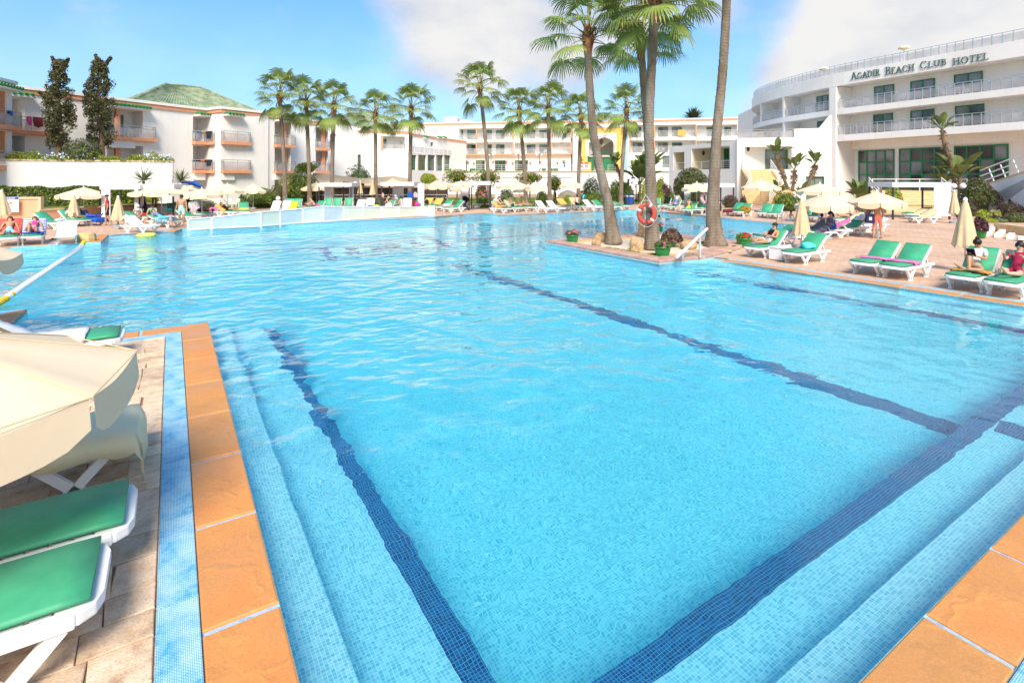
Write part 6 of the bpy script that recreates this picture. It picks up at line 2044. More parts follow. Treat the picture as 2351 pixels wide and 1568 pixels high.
def umb(label, c, x, yb, ya, yh, w, Y=None, **k):
 """Umbrella sighted by pole column x, foot row yb (or depth Y), apex row, hem bottom row and full width."""
 p = P(c, x, yb) if Y is None else Vector((PY(c, x, 0, Y).x, Y, 0))
 px = (DD(c, 1, 0)[0] - DD(c, 0, 0)[0]) * p.y / FPX
 apex, hemb = PY(c, x, ya, p.y).z, PY(c, x, yh, p.y).z
 val = k.pop('val', .2)
 Rr = w * px / 2
 return umbrella(label, (p.x, p.y, 0), Rr, hemb + val, apex, val, rng.uniform(0, .78), **k)
umb('cream umbrella beside the man in red, behind a folded one', 'A', 1055, 0, 345, 485, 575, 34.6)
umb('cream umbrella in front of the left cabana, over the seated couple', 'A', 2035, 745, 330, 450, 715)
umb('cream umbrella behind the blue slide toy, left of the shirtless man', 'B', 95, 0, 310, 405, 400, 38)
umb('cream umbrella right of the shirtless man in mint shorts', 'B', 360, 0, 362, 478, 480, 34)
umb('cream umbrella over the woman in black lying back on a towel', 'B', 682, 670, 298, 418, 395)
umb('cream umbrella in front of the large round bush', 'B', 1005, 620, 305, 420, 325)
umb('cream umbrella beside the bald man, in front of the third palm', 'B', 1805, 572, 285, 385, 385)
umb('cream umbrella over the blonde woman, before the white curtain', 'C', 580, 585, 240, 332, 300)
umb('cream umbrella right of the big white curtain', 'C', 1135, 575, 258, 370, 345)
umb('cream umbrella with a round grey base beside the pushchair', 'C', 1440, 640, 265, 345, 340)
umb('cream umbrella over the three sunbathers', 'C', 2092, 650, 258, 362, 425)
umb('cream umbrella right of the three sunbathers, before the eighth palm', 'Dd', 365, 628, 275, 388, 280)
umb('cream umbrella over the woman in a white top', 'Dd', 815, 0, 262, 352, 315, 43.5)
umb('smaller cream umbrella far behind the woman in a white top', 'Dd', 770, 0, 375, 440, 220, 58, base=False)
umb('distant cream umbrella peeping out behind the three sunbathers', 'C', 2180, 0, 355, 410, 190, 60, base=False)
umb('distant cream umbrella behind the pushchair cabana', 'C', 1420, 0, 345, 400, 260, 58, base=False)
umb('cream umbrella between the double trunks and the right palm', 'E', 380, 0, 285, 395, 370, 41.5)
umb('cream umbrella in front of the porch stairs', 'E', 1183, 658, 250, 380, 475)
umb('cream umbrella behind two others, under the hall windows', 'E', 1930, 0, 298, 435, 545, 33)
umb('cream umbrella over the woman in a striped robe', 'H7', 690, 845, 20, 335, 860, val=.24)
umb('cream umbrella hiding the head of the man in coral shorts', 'H7', 1590, 0, 0, 272, 890, 25.0, val=.24)
umb('cream umbrella behind the robe woman, partly covered by another', 'H7', 560, 0, 75, 300, 760, 29.5, val=.22)
umb('cream umbrella at the far left of the bar, before the small trees', 'B', 1850, 0, 300, 360, 200, 50, base=False) if False else None
def folded(label, c, x, yb, yt, ybot, w, Y=None, base=True):
 p = P(c, x, yb) if Y is None else Vector((PY(c, x, 0, Y).x, Y, 0))
 px = (DD(c, 1, 0)[0] - DD(c, 0, 0)[0]) * p.y / FPX
 zt_, zb_ = PY(c, x, yt, p.y).z, PY(c, x, ybot, p.y).z
 Rr = w * px / 2
 root = empty('folded_parasol', p, rng.uniform(0, 3), label, 'umbrella', 'umbrellas standing folded')
 n, m_ = 48, 12
 vs, fs = [], []
 H = zt_ - zb_
 for j in range(m_ + 1):
  t = j / m_
  r = .045 + (Rr - .045) * t ** .8
  for k in range(n):
   a = 2 * math.pi * k / n
   rr = r * (1 - .20 * t * (.5 + .5 * math.cos(a * 8)) + .04 * math.sin(a * 3 + 2) * t)
   vs.append((math.cos(a) * rr, math.sin(a) * rr, zt_ - .05 - (H - .05) * t - (.05 * math.cos(a * 8) * (t > .95))))
 for j in range(m_):
  for k in range(n): fs.append((j * n + k, (j + 1) * n + k, (j + 1) * n + (k + 1) % n, j * n + (k + 1) % n))
 MB().add(vs, fs).build('canopy', CANVASF, root, True)
 MB().tube([(0, 0, .05), (0, 0, zt_ - .03)], .024, 8).build('pole', GREYPOLE, root)
 MB().lathe([(.055, -.06), (.06, -.03), (.045, .02), (.01, .05)], 10, (0, 0, zt_)).build('finial', WHITEPL, root)
 if base: MB().lathe([(.26, 0), (.27, .03), (.26, .13), (.05, .15), (.04, .3)], 14).build('base', GREYBASE, root)
 return root
folded('folded beige umbrella at the left edge before the peach panel', 'A', 20, 905, 385, 688, 210)
folded('folded beige umbrella in front of the boy in a white shirt', 'A', 928, 0, 438, 760, 165, 31.0)
folded('folded beige umbrella between the man in red and the seated couple', 'A', 1487, 0, 460, 762, 170, 30.2)
folded('small folded umbrella behind the bald man', 'B', 1600, 570, 298, 462, 72)
folded('folded umbrella next to the black lamp post, left one of two', 'C', 170, 575, 265, 425, 75)
folded('folded umbrella left of the fourth palm trunk, right one of two', 'C', 325, 575, 268, 438, 85)
folded('folded umbrella behind the purple clad sunbather', 'Dd', 2018, 545, 325, 528, 98)
folded('tall folded umbrella at the end of the tangled white loungers', 'H7', 265, 990, 105, 755, 305)
folded('small folded umbrella tip between the round umbrella and the stairs', 'F', 558, 520, 280, 420, 48, 37)
folded('folded umbrella with a grey base under the twin globe lamp', 'F', 1318, 655, 318, 555, 105)
folded('large folded umbrella nearest on the right deck, beside the girl in a white shirt', 'F', 1430, 1160, 402, 893, 225)
def slab_path(mb, path, w, th, rr=.02):
 """Rounded slab swept along (y, z) points, width w."""
 n = len(path)
 prof = []
 for (sx, sz) in ((-1, 1), (1, 1), (1, -1), (-1, -1)):
  prof.append((sx * (w / 2 - rr), sz * th / 2))
  prof.append((sx * w / 2, sz * (th / 2 - min(rr, th / 2.2))))
 order = [1, 0, 2, 3, 5, 4, 6, 7]
 prof = [prof[i] for i in order]
 vs, fs = [], []
 for i, (y, z) in enumerate(path):
  a, b_ = path[max(i - 1, 0)], path[min(i + 1, n - 1)]
  d = Vector((b_[0] - a[0], b_[1] - a[1])).normalized()
  nn = Vector((-d.y, d.x))
  k = 1.0
  for (x, t) in prof: vs.append((x * k, y + nn.x * t, z + nn.y * t))
 m_ = len(prof)
 for i in range(n - 1):
  for k in range(m_): fs.append((i * m_ + k, (i + 1) * m_ + k, (i + 1) * m_ + (k + 1) % m_, i * m_ + (k + 1) % m_))
 fs += [tuple(range(m_)), tuple((n - 1) * m_ + k for k in range(m_))[::-1]]
 return mb.add(vs, fs)
SEATZ, HINGE, LLEN = .36, 1.12, 1.92
LPROTO = {}
def lounger_proto(cush, back):
 a = R(back)
 root = empty('sun_lounger', (0, 0, 0))
 hb_ = (HINGE + .80 * math.cos(a), SEATZ + .80 * math.sin(a))
 b = MB()
 w = .70
 pts = [(0.0, .56), (.03, .64), (.10, .69), (.2, .70), (1.78, .70), (1.9, .66), (1.92, .60)]
 # moulded side rails and the rounded foot end
 for sx in (-1, 1):
  b.bar((sx * .32, .12, SEATZ - .02), (sx * .32, 1.90, SEATZ - .02), .065, .085)
 poly = [(-.34, .22), (-.34, .10), (-.29, .03), (-.2, 0), (.2, 0), (.29, .03), (.34, .10), (.34, .22)]
 b.prism(poly, SEATZ - .055, SEATZ + .02)
 b.box(-.287, .287, 1.80, 1.86, SEATZ - .06, SEATZ + .0)
 b.box(-.287, .287, 1.06, 1.12, SEATZ - .06, SEATZ - .012)
 b.build('frame', WHITEPL, root, bevel=.012)
 b = MB()
 for k in range(7): b.box(-.287, .287, .235 + k * .118, .325 + k * .118, SEATZ - .03, SEATZ + .01)
 b.build('seat', WHITEPL, root)
 # back rest panel with slots
 bk = MB()
 M = Matrix.Translation((0, HINGE, SEATZ - .005)) @ Matrix.Rotation(a, 4, 'X')
 bk.T = M
 bk.box(-.33, -.27, 0, .8, -.02, .03)
 bk.box(.27, .33, 0, .8, -.02, .03)
 bk.box(-.268, .268, .72, .82, -.02, .03)
 for k in range(5): bk.box(-.268, .268, .03 + k * .138, .145 + k * .138, -.012, .02)
 br = bk.build('backrest', WHITEPL, root)
 st = MB()
 mid = M @ Vector((0, .48, -.02))
 if back > 5:
  for sx in (-.24, .24): MB().bar((sx, mid.y, mid.z), (sx, min(1.86, mid.y + .18), SEATZ - .03), .035).build('strut', WHITEPL, br)
 for y0 in (.42, 1.42):
  for sx in (-.31, .31):
   l = MB()
   l.bar((sx, y0 - .24, SEATZ - .05), (sx, y0 + .02, .03), .05, .075)
   l.bar((sx, y0 + .26, SEATZ - .05), (sx, y0 - .02, .03), .05, .075)
   l.box(sx - .032, sx + .032, y0 - .08, y0 + .08, 0, .05)
   l.build('leg', WHITEPL, root)
 if cush:
  z = SEATZ + .055
  p = [(.06, z), (.2, z + .004), (HINGE - .1, z), (HINGE, z + .01 + .03 * math.sin(a))]
  for k in range(1, 6):
   s_ = .79 * k / 5
   p.append((HINGE + s_ * math.cos(a) - .05 * math.sin(a), z + s_ * math.sin(a) + .0 * math.cos(a)))
  c = MB()
  slab_path(c, p, .615, .048, .02)
  c.build('cushion', CUSH, root, True)
 return root
PARK = []
def lounger(label, loc, ang, back=38, cush=True, z=0.0):
 """ang: compass of the head end in the ground plane (radians from +x)."""
 key = (cush, back)
 if key not in LPROTO:
  LPROTO[key] = r = lounger_proto(cush, back)
 else: r = copy_tree(LPROTO[key])
 r.location = (loc[0], loc[1], z)
 r.rotation_euler = (0, 0, ang - math.pi / 2)
 return tag(r, label, 'sun lounger', 'green cushioned sun loungers' if cush else 'bare white sun loungers')
def lou(label, c, xf, yf, xh, yh, back=38, cush=True, zf=.36):
 """Lounger sighted at the middle of its foot end (height zf) with its head towards (xh, yh) on the deck."""
 f, h = P(c, xf, yf, zf), P(c, xh, yh, zf)
 return lounger(label, (f.x, f.y), math.atan2(h.y - f.y, h.x - f.x), back, cush)
def lang(label, c, xf, yf, deg, back=38, cush=True, zf=.36):
 f = P(c, xf, yf, zf)
 return lounger(label, (f.x, f.y), R(deg), back, cush)
PD = math.degrees(PHI)
# near left row, feet towards the pool
NL = [(4.15, 'nearest green lounger at the bottom left, foot towards the pool', 0), (4.88, 'second green lounger from the bottom left', 0), (6.35, 'lounger half covered by a cream towel under the near umbrella', 30),
 (9.15, 'green lounger behind the near umbrella, only its foot end showing', 30), (10.3, 'green lounger with a white towel at the far end of the near row', 30)]
for v, lab, bk in NL:
 q = UV(-.33 if v < 4.5 else (-.22 if v < 5.5 else (-.3 if v < 8 else -.62)), v)
 lounger(lab, (q.x, q.y), math.pi + PHI, bk, True)
def lu(label, u, v, back=38, cush=True, deg=None):
 q = UV(u, v)
 return lounger(label, (q.x, q.y), PHI if deg is None else R(deg), back, cush)
lu('right hand green lounger of the pair under a shared pink towel', 16.52, 6.75, 36)
lu('left hand green lounger of the pair under a shared pink towel', 16.52, 7.52, 36)
lu('green lounger of the girl in a white shirt', 16.25, 5.15, 46)
lu('green lounger at the right picture edge with a person in red', 16.1, 4.36, 46)
lu('green lounger of the woman in a black top by the flower pot', 16.95, 11.2, 40)
lu('green lounger with a turquoise cloth bundle on it', 16.8, 9.75, 38)
# row of white loungers seen from behind, on the right
for k, (xf, yf, xh, yh, bk, cu, lab) in enumerate(((1130, 970, 1850, 950, 30, True, 'lounger with a blue patterned towel behind the woman in a black top'),
           (1560, 900, 2180, 900, 36, True, 'lounger with a striped towel left of the robe woman'), (1750, 860, 2330, 880, 30, True, 'lounger seen from behind beside the robe woman'))):
 lou(lab, 'E', xf, yf, xh, yh, bk, cu)
lang('green lounger with a white towel on its raised back, seen from behind', 'H7', 850, 640, 20, 32, True)
lang('green lounger with grey and white towels on its raised back', 'H7', 960, 590, 20, 32, True)
lang('white lounger behind the man in coral shorts', 'H7', 1250, 575, 20, 20, False)
lang('lounger of the man lying in dark trunks', 'H7', 800, 480, 12, 20, True)
lang('green lounger of the person in a green swimsuit', 'H7', 250, 405, 45, 45, True)
lang('empty green lounger behind the robe woman', 'H7', 470, 440, 50, 45, True)
lang('left of the two empty green loungers behind the boy by the ladder', 'E', 1185, 670, 48, 42, True)
lang('right of the two empty green loungers behind the boy by the ladder', 'E', 1320, 680, 48, 42, True)
lang('left lounger heaped with dark clothes before the porch stairs', 'E', 780, 645, 40, 38, True)
lang('right lounger heaped with dark clothes before the porch stairs', 'E', 880, 655, 40, 38, True)
lang('front lounger with a cream towel by the curtained cabana', 'F', 840, 590, 6, 28, True)
lang('rear lounger with a cream towel by the curtained cabana', 'F', 800, 556, 6, 28, True)
lang('green lounger with ochre towel at the right palm, far end', 'E', 760, 530, 160, 40, True)
lang('green lounger of the boy in neon shorts', 'E', 240, 630, 52, 40, True)
lang('green lounger with a white towel right of the boy in neon shorts', 'E', 370, 625, 52, 45, True)
lang('green lounger of the woman in a patterned blouse', 'E', 40, 590, 50, 38, True)
lang('green lounger with a dark towel left of the patterned blouse woman', 'Dd', 1970, 575, 60, 42, True)
lang('empty green lounger just right of the double trunks', 'Dd', 1890, 580, 75, 48, True)
lang('green lounger right of the boy in neon shorts, behind the right palm', 'E', 500, 610, 52, 45, True)
# far deck
FAR = [('Dd', 580, 612, 130, 42, False, 'bare white lounger right of the sunbathers, left one'), ('Dd', 720, 610, 130, 42, False, 'bare white lounger right of the sunbathers, second one'),
 ('Dd', 830, 585, 125, 38, True, 'lounger with an ochre towel over its back'), ('Dd', 985, 585, 125, 45, True, 'lounger of the woman in a white top'),
 ('Dd', 1180, 595, 130, 42, False, 'bare white lounger right of the turquoise ring'), ('Dd', 1270, 580, 120, 30, True, 'green lounger half hidden by the leaning palm'),
 ('Dd', 1420, 590, 125, 38, True, 'green lounger with a blue cloth behind the leaning palm'), ('Dd', 1530, 580, 125, 20, True, 'flat green lounger before the blue bin'),
 ('C', 2060, 615, 140, 40, True, 'lounger of the woman in a black bikini'), ('C', 2200, 605, 135, 40, True, 'lounger of the man in a grey shirt'), ('C', 2340, 598, 130, 40, True, 'lounger of the woman in a yellow bikini'),
 ('C', 1230, 610, 42, 40, True, 'green lounger beside the black pushchair'), ('C', 1150, 595, 60, 42, True, 'green lounger with a pale pink towel'), ('C', 1060, 580, 70, 40, True, 'green lounger with a tan blanket'),
 ('C', 930, 580, 70, 42, True, 'lounger with an ochre towel and a dark rucksack'), ('C', 1600, 560, 60, 60, False, 'white lounger with raised back behind the pushchair'), ('C', 1760, 555, 55, 35, False, 'white lounger left of the black cabana post')]
for (c, x, y, dg, bk, cu, lab) in FAR: lang(lab, c, x, y, dg, bk, cu)
# behind the glass fence: raised backs show above it
BEH = [('B', 1150, 655, 80, 60, False, 'first bare white lounger back above the glass fence'), ('B', 1285, 650, 80, 60, False, 'second bare white lounger back above the glass fence'),
 ('B', 1385, 615, 95, 60, True, 'green lounger back above the fence, leftmost of four'), ('B', 1500, 615, 95, 60, True, 'green lounger back above the fence with a white bundle'),
 ('B', 1430, 650, 95, 45, True, 'green lounger with a yellow towel behind the fence'), ('B', 1690, 625, 70, 45, True, 'green lounger of the bald man'),
 ('B', 1900, 600, 95, 60, True, 'green lounger back left of the white post'), ('B', 2020, 600, 95, 60, True, 'green lounger back in the middle of the white cabana'), ('B', 2165, 600, 95, 60, True, 'green lounger with dark and pink towels at the cabana post'),
 ('B', 2285, 610, 85, 50, False, 'white lounger back right of the cabana post'), ('C', 100, 612, 85, 50, False, 'white lounger back left of the two folded umbrellas'), ('C', 245, 610, 90, 65, False, 'steep white lounger back by the blonde woman'),
 ('C', 480, 605, 85, 40, True, 'green lounger of the blonde woman'), ('C', 620, 590, 90, 60, True, 'green lounger back behind the grey hooded person'), ('C', 725, 610, 90, 65, False, 'steep white slatted lounger back at the fence'),
 ('C', 830, 595, 80, 40, True, 'lounger under the blue hanging towel'), ('B', 480, 680, 165, 55, True, 'dark green lounger with a patterned towel and a pink ring'), ('B', 830, 655, 165, 30, True, 'lounger of the woman in black lying back'),
 ('B', 900, 655, 120, 45, True, 'green lounger with an ochre towel right of the woman in black'), ('B', 300, 715, 150, 25, True, 'green lounger just behind the start of the glass fence')]
for (c, x, y, dg, bk, cu, lab) in BEH: lang(lab, c, x, y, dg, bk, cu)
# left far deck
lou('lounger of the man in light blue trunks on a red towel', 'A', 90, 985, 240, 830, 45)
lou('lounger of the woman in a pink bikini on a striped towel', 'A', 400, 970, 570, 810, 45)
lou('bare white lounger nearest the rope block', 'A', 840, 960, 850, 800, 38, False)
lang('green lounger by the peach panel with a white bag', 'A', 850, 790, 172, 38)
lang('lounger of the boy in a white shirt', 'A', 1100, 760, 168, 42)
lang('lounger of the person wrapped in blue', 'A', 1280, 750, 165, 30)
lang('white lounger the couple sit on', 'A', 1960, 830, 165, 35, False)
lang('green lounger of the woman in a dark headscarf', 'A', 1900, 720, 170, 20)
lang('green lounger with a teal towel beside the toddler', 'A', 2250, 770, 165, 20)
lang('green lounger with a blue ring left of the shirtless man', 'A', 2210, 660, 130, 42)
lang('green lounger back behind the shirtless man', 'B', 260, 620, 130, 45)
# ---- cabanas
def cabana(label, fl, w, d, h, ang, curtains, rails=True):
 """fl: front left foot; local x along the front, y backwards."""
 root = empty('cabana', fl, ang, label, 'cabana', 'white cabanas with black posts')
 b = MB()
 b.box(-.06, w + .06, -.06, d + .06, h, h + .05)
 for (x0, x1, y0, y1) in ((-.06, w + .06, -.07, -.061), (-.06, w + .06, d + .061, d + .07), (-.07, -.061, -.06, d + .06), (w + .061, w + .07, -.06, d + .06)): b.box(x0, x1, y0, y1, h - .26, h + .05)
 b.build('canopy', WHITEC, root)
 for (x, y) in ((0, 0), (w, 0), (0, d), (w, d)): MB().box(x - .045, x + .045, y - .045, y + .045, 0, h - .002).build('post', DARKMET, root)
 if rails:
  r = MB()
  for zz in (.82,):
   r.bar((0, d, zz), (w, d, zz), .05)
   r.bar((0, 0, zz), (0, d, zz), .05)
   r.bar((w, 0, zz), (w, d, zz), .05)
  r.build('rail', DARKMET, root)
 for (x0, x1, y, zb_) in curtains:
  c = MB()
  n = 18
  vs = []
  for i in range(n + 1):
   x = x0 + (x1 - x0) * i / n
   yy = y + .035 * math.sin(i * 2.2) if isinstance(y, (int, float)) else 0
   vs += [(x, yy, zb_), (x, y + .02 * math.sin(i * 2.2), h - .05)]
  c.add(vs, [(2 * i, 2 * i + 2, 2 * i + 3, 2 * i + 1) for i in range(n)])
  c.build('curtain', CURTAIN, root, True)
 return root
q = PY('A', 1275, 0, 34.6)
wcab = lambda c, x0, x1, Y: (DD(c, x1, 0)[0] - DD(c, x0, 0)[0]) * Y / FPX
cabana('white cabana before the left hedge, between the man in red and the couple', (q.x, q.y, 0), wcab('A', 1275, 1690, 34.6), 3.0, 2.28, .28, [(0.05, .55, -.12, .1), (1.9, 2.12, -.12, .1)])
q = PY('A', 1715, 0, 35.5)
cabana('white cabana joined to the left one, over the woman in a dark headscarf', (q.x, q.y, 0), wcab('A', 1715, 2125, 35.5), 3.0, 2.3, .28, [(.05, .35, .2, .1)])
q = PY('B', 1835, 0, 45.5)
cabana('white cabana behind the bald man and three green lounger backs', (q.x, q.y, 0), wcab('B', 1835, 2235, 45.5), 2.6, 2.28, .02, [(.05, .65, 1.2, .2), (2.2, 2.6, 1.2, .2)])
q = PY('C', 440, 0, 45)
cabana('white cabana with a hanging blue towel in the middle of the far deck', (q.x, q.y, 0), wcab('C', 440, 838, 45), 2.6, 2.36, -.02, [(.6, 1.5, 1.6, .1), (2.95, 3.5, .5, .05)])
q = PY('C', 1545, 0, 45.5)
cabana('white cabana with the black pushchair at its post', (q.x, q.y, 0), wcab('C', 1545, 1800, 45.5), 2.6, 2.42, .0, [(-.9, -.1, 1.4, .2), (2.15, 2.6, 1.2, .2)])
q = PY('E', 480, 0, 42.5)
cabana('white cabana behind the right island palm', (q.x, q.y, 0), wcab('E', 480, 842, 42.5), 2.6, 2.28, .0, [(-1.5, -1.0, .4, .1)])
p0 = P('F', 683, 617)
cabana('white cabana with one long curtain in front of the broad stairs', (p0.x, p0.y, 0), wcab('F', 683, 1250, p0.y + .5), 2.4, 2.42, -.02, [(wcab('F', 683, 1090, p0.y), wcab('F', 683, 1262, p0.y), -.1, .25)])
# sunken bar with dark screens and peach awnings behind the far deck
FBr = Facade(790, 57, 1035, 58)
bar = FBr.root('pool_bar', 'low dark screened pool bar under peach awnings behind the middle cabanas', 'bar')
sb = lambda x: FBr.s('C', x)
zb2 = lambda y: FBr.z('C', 600, y)
MB().box(sb(-560), sb(1270), 0, 6, zb2(350), zb2(312)).build('beam', WHITEWALL, bar)
MB().box(sb(-555), sb(1270), .2, .3, .2, zb2(352)).build('screen', DARKGLASS, bar)
MB().box(sb(-560), sb(1270), -.05, .4, 0, .3).build('plinth', CAPSTONE, bar)
for x in (-540, -330, -100, 70, 280, 500, 665, 930, 1265): MB().box(sb(x) - .08, sb(x) + .08, .02, .18, .3, zb2(352)).build('post', DARKMET, bar)
railing(bar, sb(-555), sb(1265), .3, -.35, zb2(440) - .3, None, 2.4, bars=1, m=WHITEMET)
def awning(label, c, pts, Y, deep, drop=.25):
 root = empty('awning', (0, 0, 0), 0, label, 'awning', 'peach awnings over the pool bar')
 top = [PY(c, x, y, Y + deep) for x, y in pts[0]]
 bot = [PY(c, x, y, Y) for x, y in pts[1]]
 mb = MB()
 n = len(top)
 vs = []
 for t_, b_ in zip(top, bot):
  for k in range(5):
   f = k / 4
   p = t_.lerp(b_, f)
   vs.append(p - Vector((0, 0, .25 * math.sin(math.pi * f))))
  vs.append(b_ - Vector((0, 0, drop)))
 fs = []
 for i in range(n - 1):
  for k in range(5): fs.append((i * 6 + k, (i + 1) * 6 + k, (i + 1) * 6 + k + 1, i * 6 + k + 1))
 mb.add(vs, fs).build('fabric', AWNING, root, True)
 pp = MB()
 for b_ in (bot[0], bot[-1]): pp.tube([(b_.x, b_.y, 0), b_], .05, 6)
 for k, b_ in enumerate((bot[0], bot[-1])): MB().tube([(b_.x, b_.y, 0), tuple(b_)], .05, 6).build('post', DARKMET, root)
awning('peach awning with a ridge behind the big topiary, left one', 'B', ([(1760, 165), (1900, 172), (2060, 195), (2230, 215), (2330, 232)], [(1720, 225), (1900, 262), (2060, 270), (2230, 270), (2400, 300)]), 56, 1.8)
awning('peach awning right of the fourth palm', 'C', ([(0, 228), (230, 235), (430, 215), (600, 205), (770, 235)], [(-40, 275), (230, 300), (430, 296), (600, 290), (800, 285)]), 56, 1.8)
# lamps on the far deck
def lamp(label, c, x, y, Y, two=True, h=None):
 p = PY(c, x, y, Y)
 root = empty('street_lamp', (p.x, p.y, 0), 0, label, 'lamp', 'garden lamps with white globes')
 H = p.z
 if two:
  MB().lathe([(.16, 0), (.12, .25), (.07, .4), (.055, H - .1), (.08, H - .05)], 10).build('post', DARKMET, root)
  MB().bar((-.34, 0, H - .08), (.34, 0, H - .08), .06).build('arm', DARKMET, root)
  for sx in (-.34, .34): MB().ball((sx, 0, H + .14), .2, 14).build('globe', GLOBE, root, True)
 else:
  MB().lathe([(.1, 0), (.06, .1), (.05, H - .15)], 8).build('post', DARKMET, root)
  MB().ball((0, 0, H), .2, 14).build('globe', GLOBE, root, True)
 return root
lamp('black lamp post with twin white globes left of the banner', 'Dd', 1540, 285, 52)
lamp('lower twin globe lamp right of the banner', 'Dd', 1630, 305, 62)
lamp('grey lamp post with twin white globes by the brown shrub', 'F', 1358, 290, 38.5)
lamp('single white globe lamp low behind the fence loungers', 'B', 1320, 488, 46, False)
lamp('single globe lamp on a black post by the folded umbrellas', 'C', 108, 300, 50, False)
b = P('Dd', 1592, 560)
e = empty('banner_sign', b, 0, 'tall narrow white banner with blue ends on a black pole', 'sign')
zt_, zb_ = PY('Dd', 1590, 215, b.y).z, PY('Dd', 1590, 392, b.y).z
MB().box(-.05, .05, -.04, .04, 0, zb_).build('pole', DARKMET, e)
MB().box(-.2, .2, -.04, .04, zb_ + .06, zt_ - .2).build('panel', WHITEC, e)
MB().box(-.2, .2, -.042, .042, zt_ - .2, zt_).build('top_end', BLUEPL, e)
MB().box(-.2, .2, -.042, .042, zb_ + .002, zb_ + .06).build('bottom_end', BLUEPL, e)
b = P('Dd', 1540, 565)
e = empty('waste_bin', b, .1, 'blue waste bin with a white liner on the far deck', 'bin')
k = 45 / FPX * .18229
k = b.y / FPX * .18229
mb = MB()
w, h = 88 * k, 122 * k
mb.add([(-w * .42, -w * .4, 0), (w * .42, -w * .4, 0), (w * .42, w * .4, 0), (-w * .42, w * .4, 0), (-w / 2, -w * .47, h), (w / 2, -w * .47, h), (w / 2, w * .47, h), (-w / 2, w * .47, h)],
 [(0, 3, 2, 1), (4, 5, 6, 7), (0, 1, 5, 4), (1, 2, 6, 5), (2, 3, 7, 6), (3, 0, 4, 7)])
mb.build('body', BLUEPL, e, bevel=.03)
MB().box(-w / 2 - .02, w / 2 + .02, -w * .5, w * .5, h - .16, h - .06).build('liner', WHITEC, e)
# ---- glass fence along the pool edge, panel by panel
fence = empty('glass_fence', (0, 0, 0), 0, 'low white framed fence of frosted glass panels along the pool', 'fence')
FP = [('H2', 1490, 975), ('H2', 1950, 945), ('H3', -110, 1110), ('H3', 265, 1078), ('H3', 710, 1048), ('H3', 1110, 1018), ('H3', 1505, 995), ('H3', 1885, 970), ('H3', 2250, 945), ('H4', 500, 925), ('H4', 865, 898), ('H4', 1190, 900)]
tops = [('H2', 1490, 740), ('H2', 1950, 700), ('H3', -110, 800), ('H3', 265, 775), ('H3', 710, 735), ('H3', 1110, 690), ('H3', 1505, 703), ('H3', 1885, 700), ('H3', 2250, 700), ('H4', 500, 705), ('H4', 865, 712), ('H4', 1190, 715)]
pts = [P(c, x, y, WZ) for c, x, y in FP]
kinds = [0, 1, 0, 1, 2, 1, 0, 0, 0, 0, 0]
hts = [PY(c, x, y, p.y).z for (c, x, y), p in zip(tops, pts)]
MIST = mat('frosted_fence_glass_white', (.66, .70, .72), .3, .03)
for i in range(len(pts) - 1):
 a, b_ = pts[i], pts[i + 1]
 d = (b_ - a)
 d.z = 0
 L = d.length
 d.normalize()
 ang = math.atan2(d.y, d.x)
 ha, hb2 = hts[i], hts[i + 1]
 f = MB()
 f.bar((0, 0, ha - .03), (L, 0, hb2 - .03), .07, .07)
 f.bar((0, 0, WZ + .07), (L, 0, WZ + .07), .06, .07)
 f.box(-.05, .05, -.035, .035, WZ - .2, ha)
 if i == len(pts) - 2: f.box(L - .05, L + .05, -.035, .035, WZ - .2, hb2)
 f.build('frame', WHITEMET, fence, loc=(a.x, a.y, 0), rz=ang)
 MB().quad((.06, .0, WZ + .1), (L - .06, .0, WZ + .1), (L - .06, .0, hb2 - .07), (.06, .0, ha - .07)).build('glass_panel', [FENCEGLASS, FENCEGLASSB, MIST][kinds[i]], fence, loc=(a.x, a.y, 0), rz=ang)
# ---- lane rope with floats and the anchor block
ra_, rb2 = P('A', 1062, 1035, .1), P('D', -40, 726, WZ)
rope = empty('lane_rope', (0, 0, 0), 0, 'white float rope with yellow ends across the pool on the left', 'rope')
L = (rb2 - ra_).length
nfl = int(L / .17)
for k in range(nfl):
 t0, t1 = (k + .04) / nfl, (k + .96) / nfl
 a, b_ = ra_.lerp(rb2, t0), ra_.lerp(rb2, t1)
 sag = -.07 * min(1, t0 * 12)
 a.z = b_.z = max(WZ + .02, .1 + sag * 2)
 m_ = a.lerp(b_, .5)
 mb = MB().tube([a, a.lerp(b_, .25), a.lerp(b_, .75), b_], [.028, .085, .085, .028], 8)
 yel = t0 < .045 or t0 > .86 or (.78 < t0 < .86 and k % 4 == 0)
 mb.build('float', mat('yellow_plastic', (.75, .52, .02), .4, .06, 3) if yel else WHITEPL, rope, True)
MB().tube([ra_, rb2], .015, 5).build('cord', WHITEPL, rope)
q = P('A', 1090, 1020)
blk = MB().lathe([(.34, 0), (.36, .14), (.32, .30), (.24, .36)], 9)
o = blk.build('anchor_block', mat('yellow_sandstone', (.66, .46, .20), .9, .2, 5, .5, 20), None, False, (q.x, q.y, 0))
tag(o, 'rough yellow stone block at the end of the float rope', 'stone block')
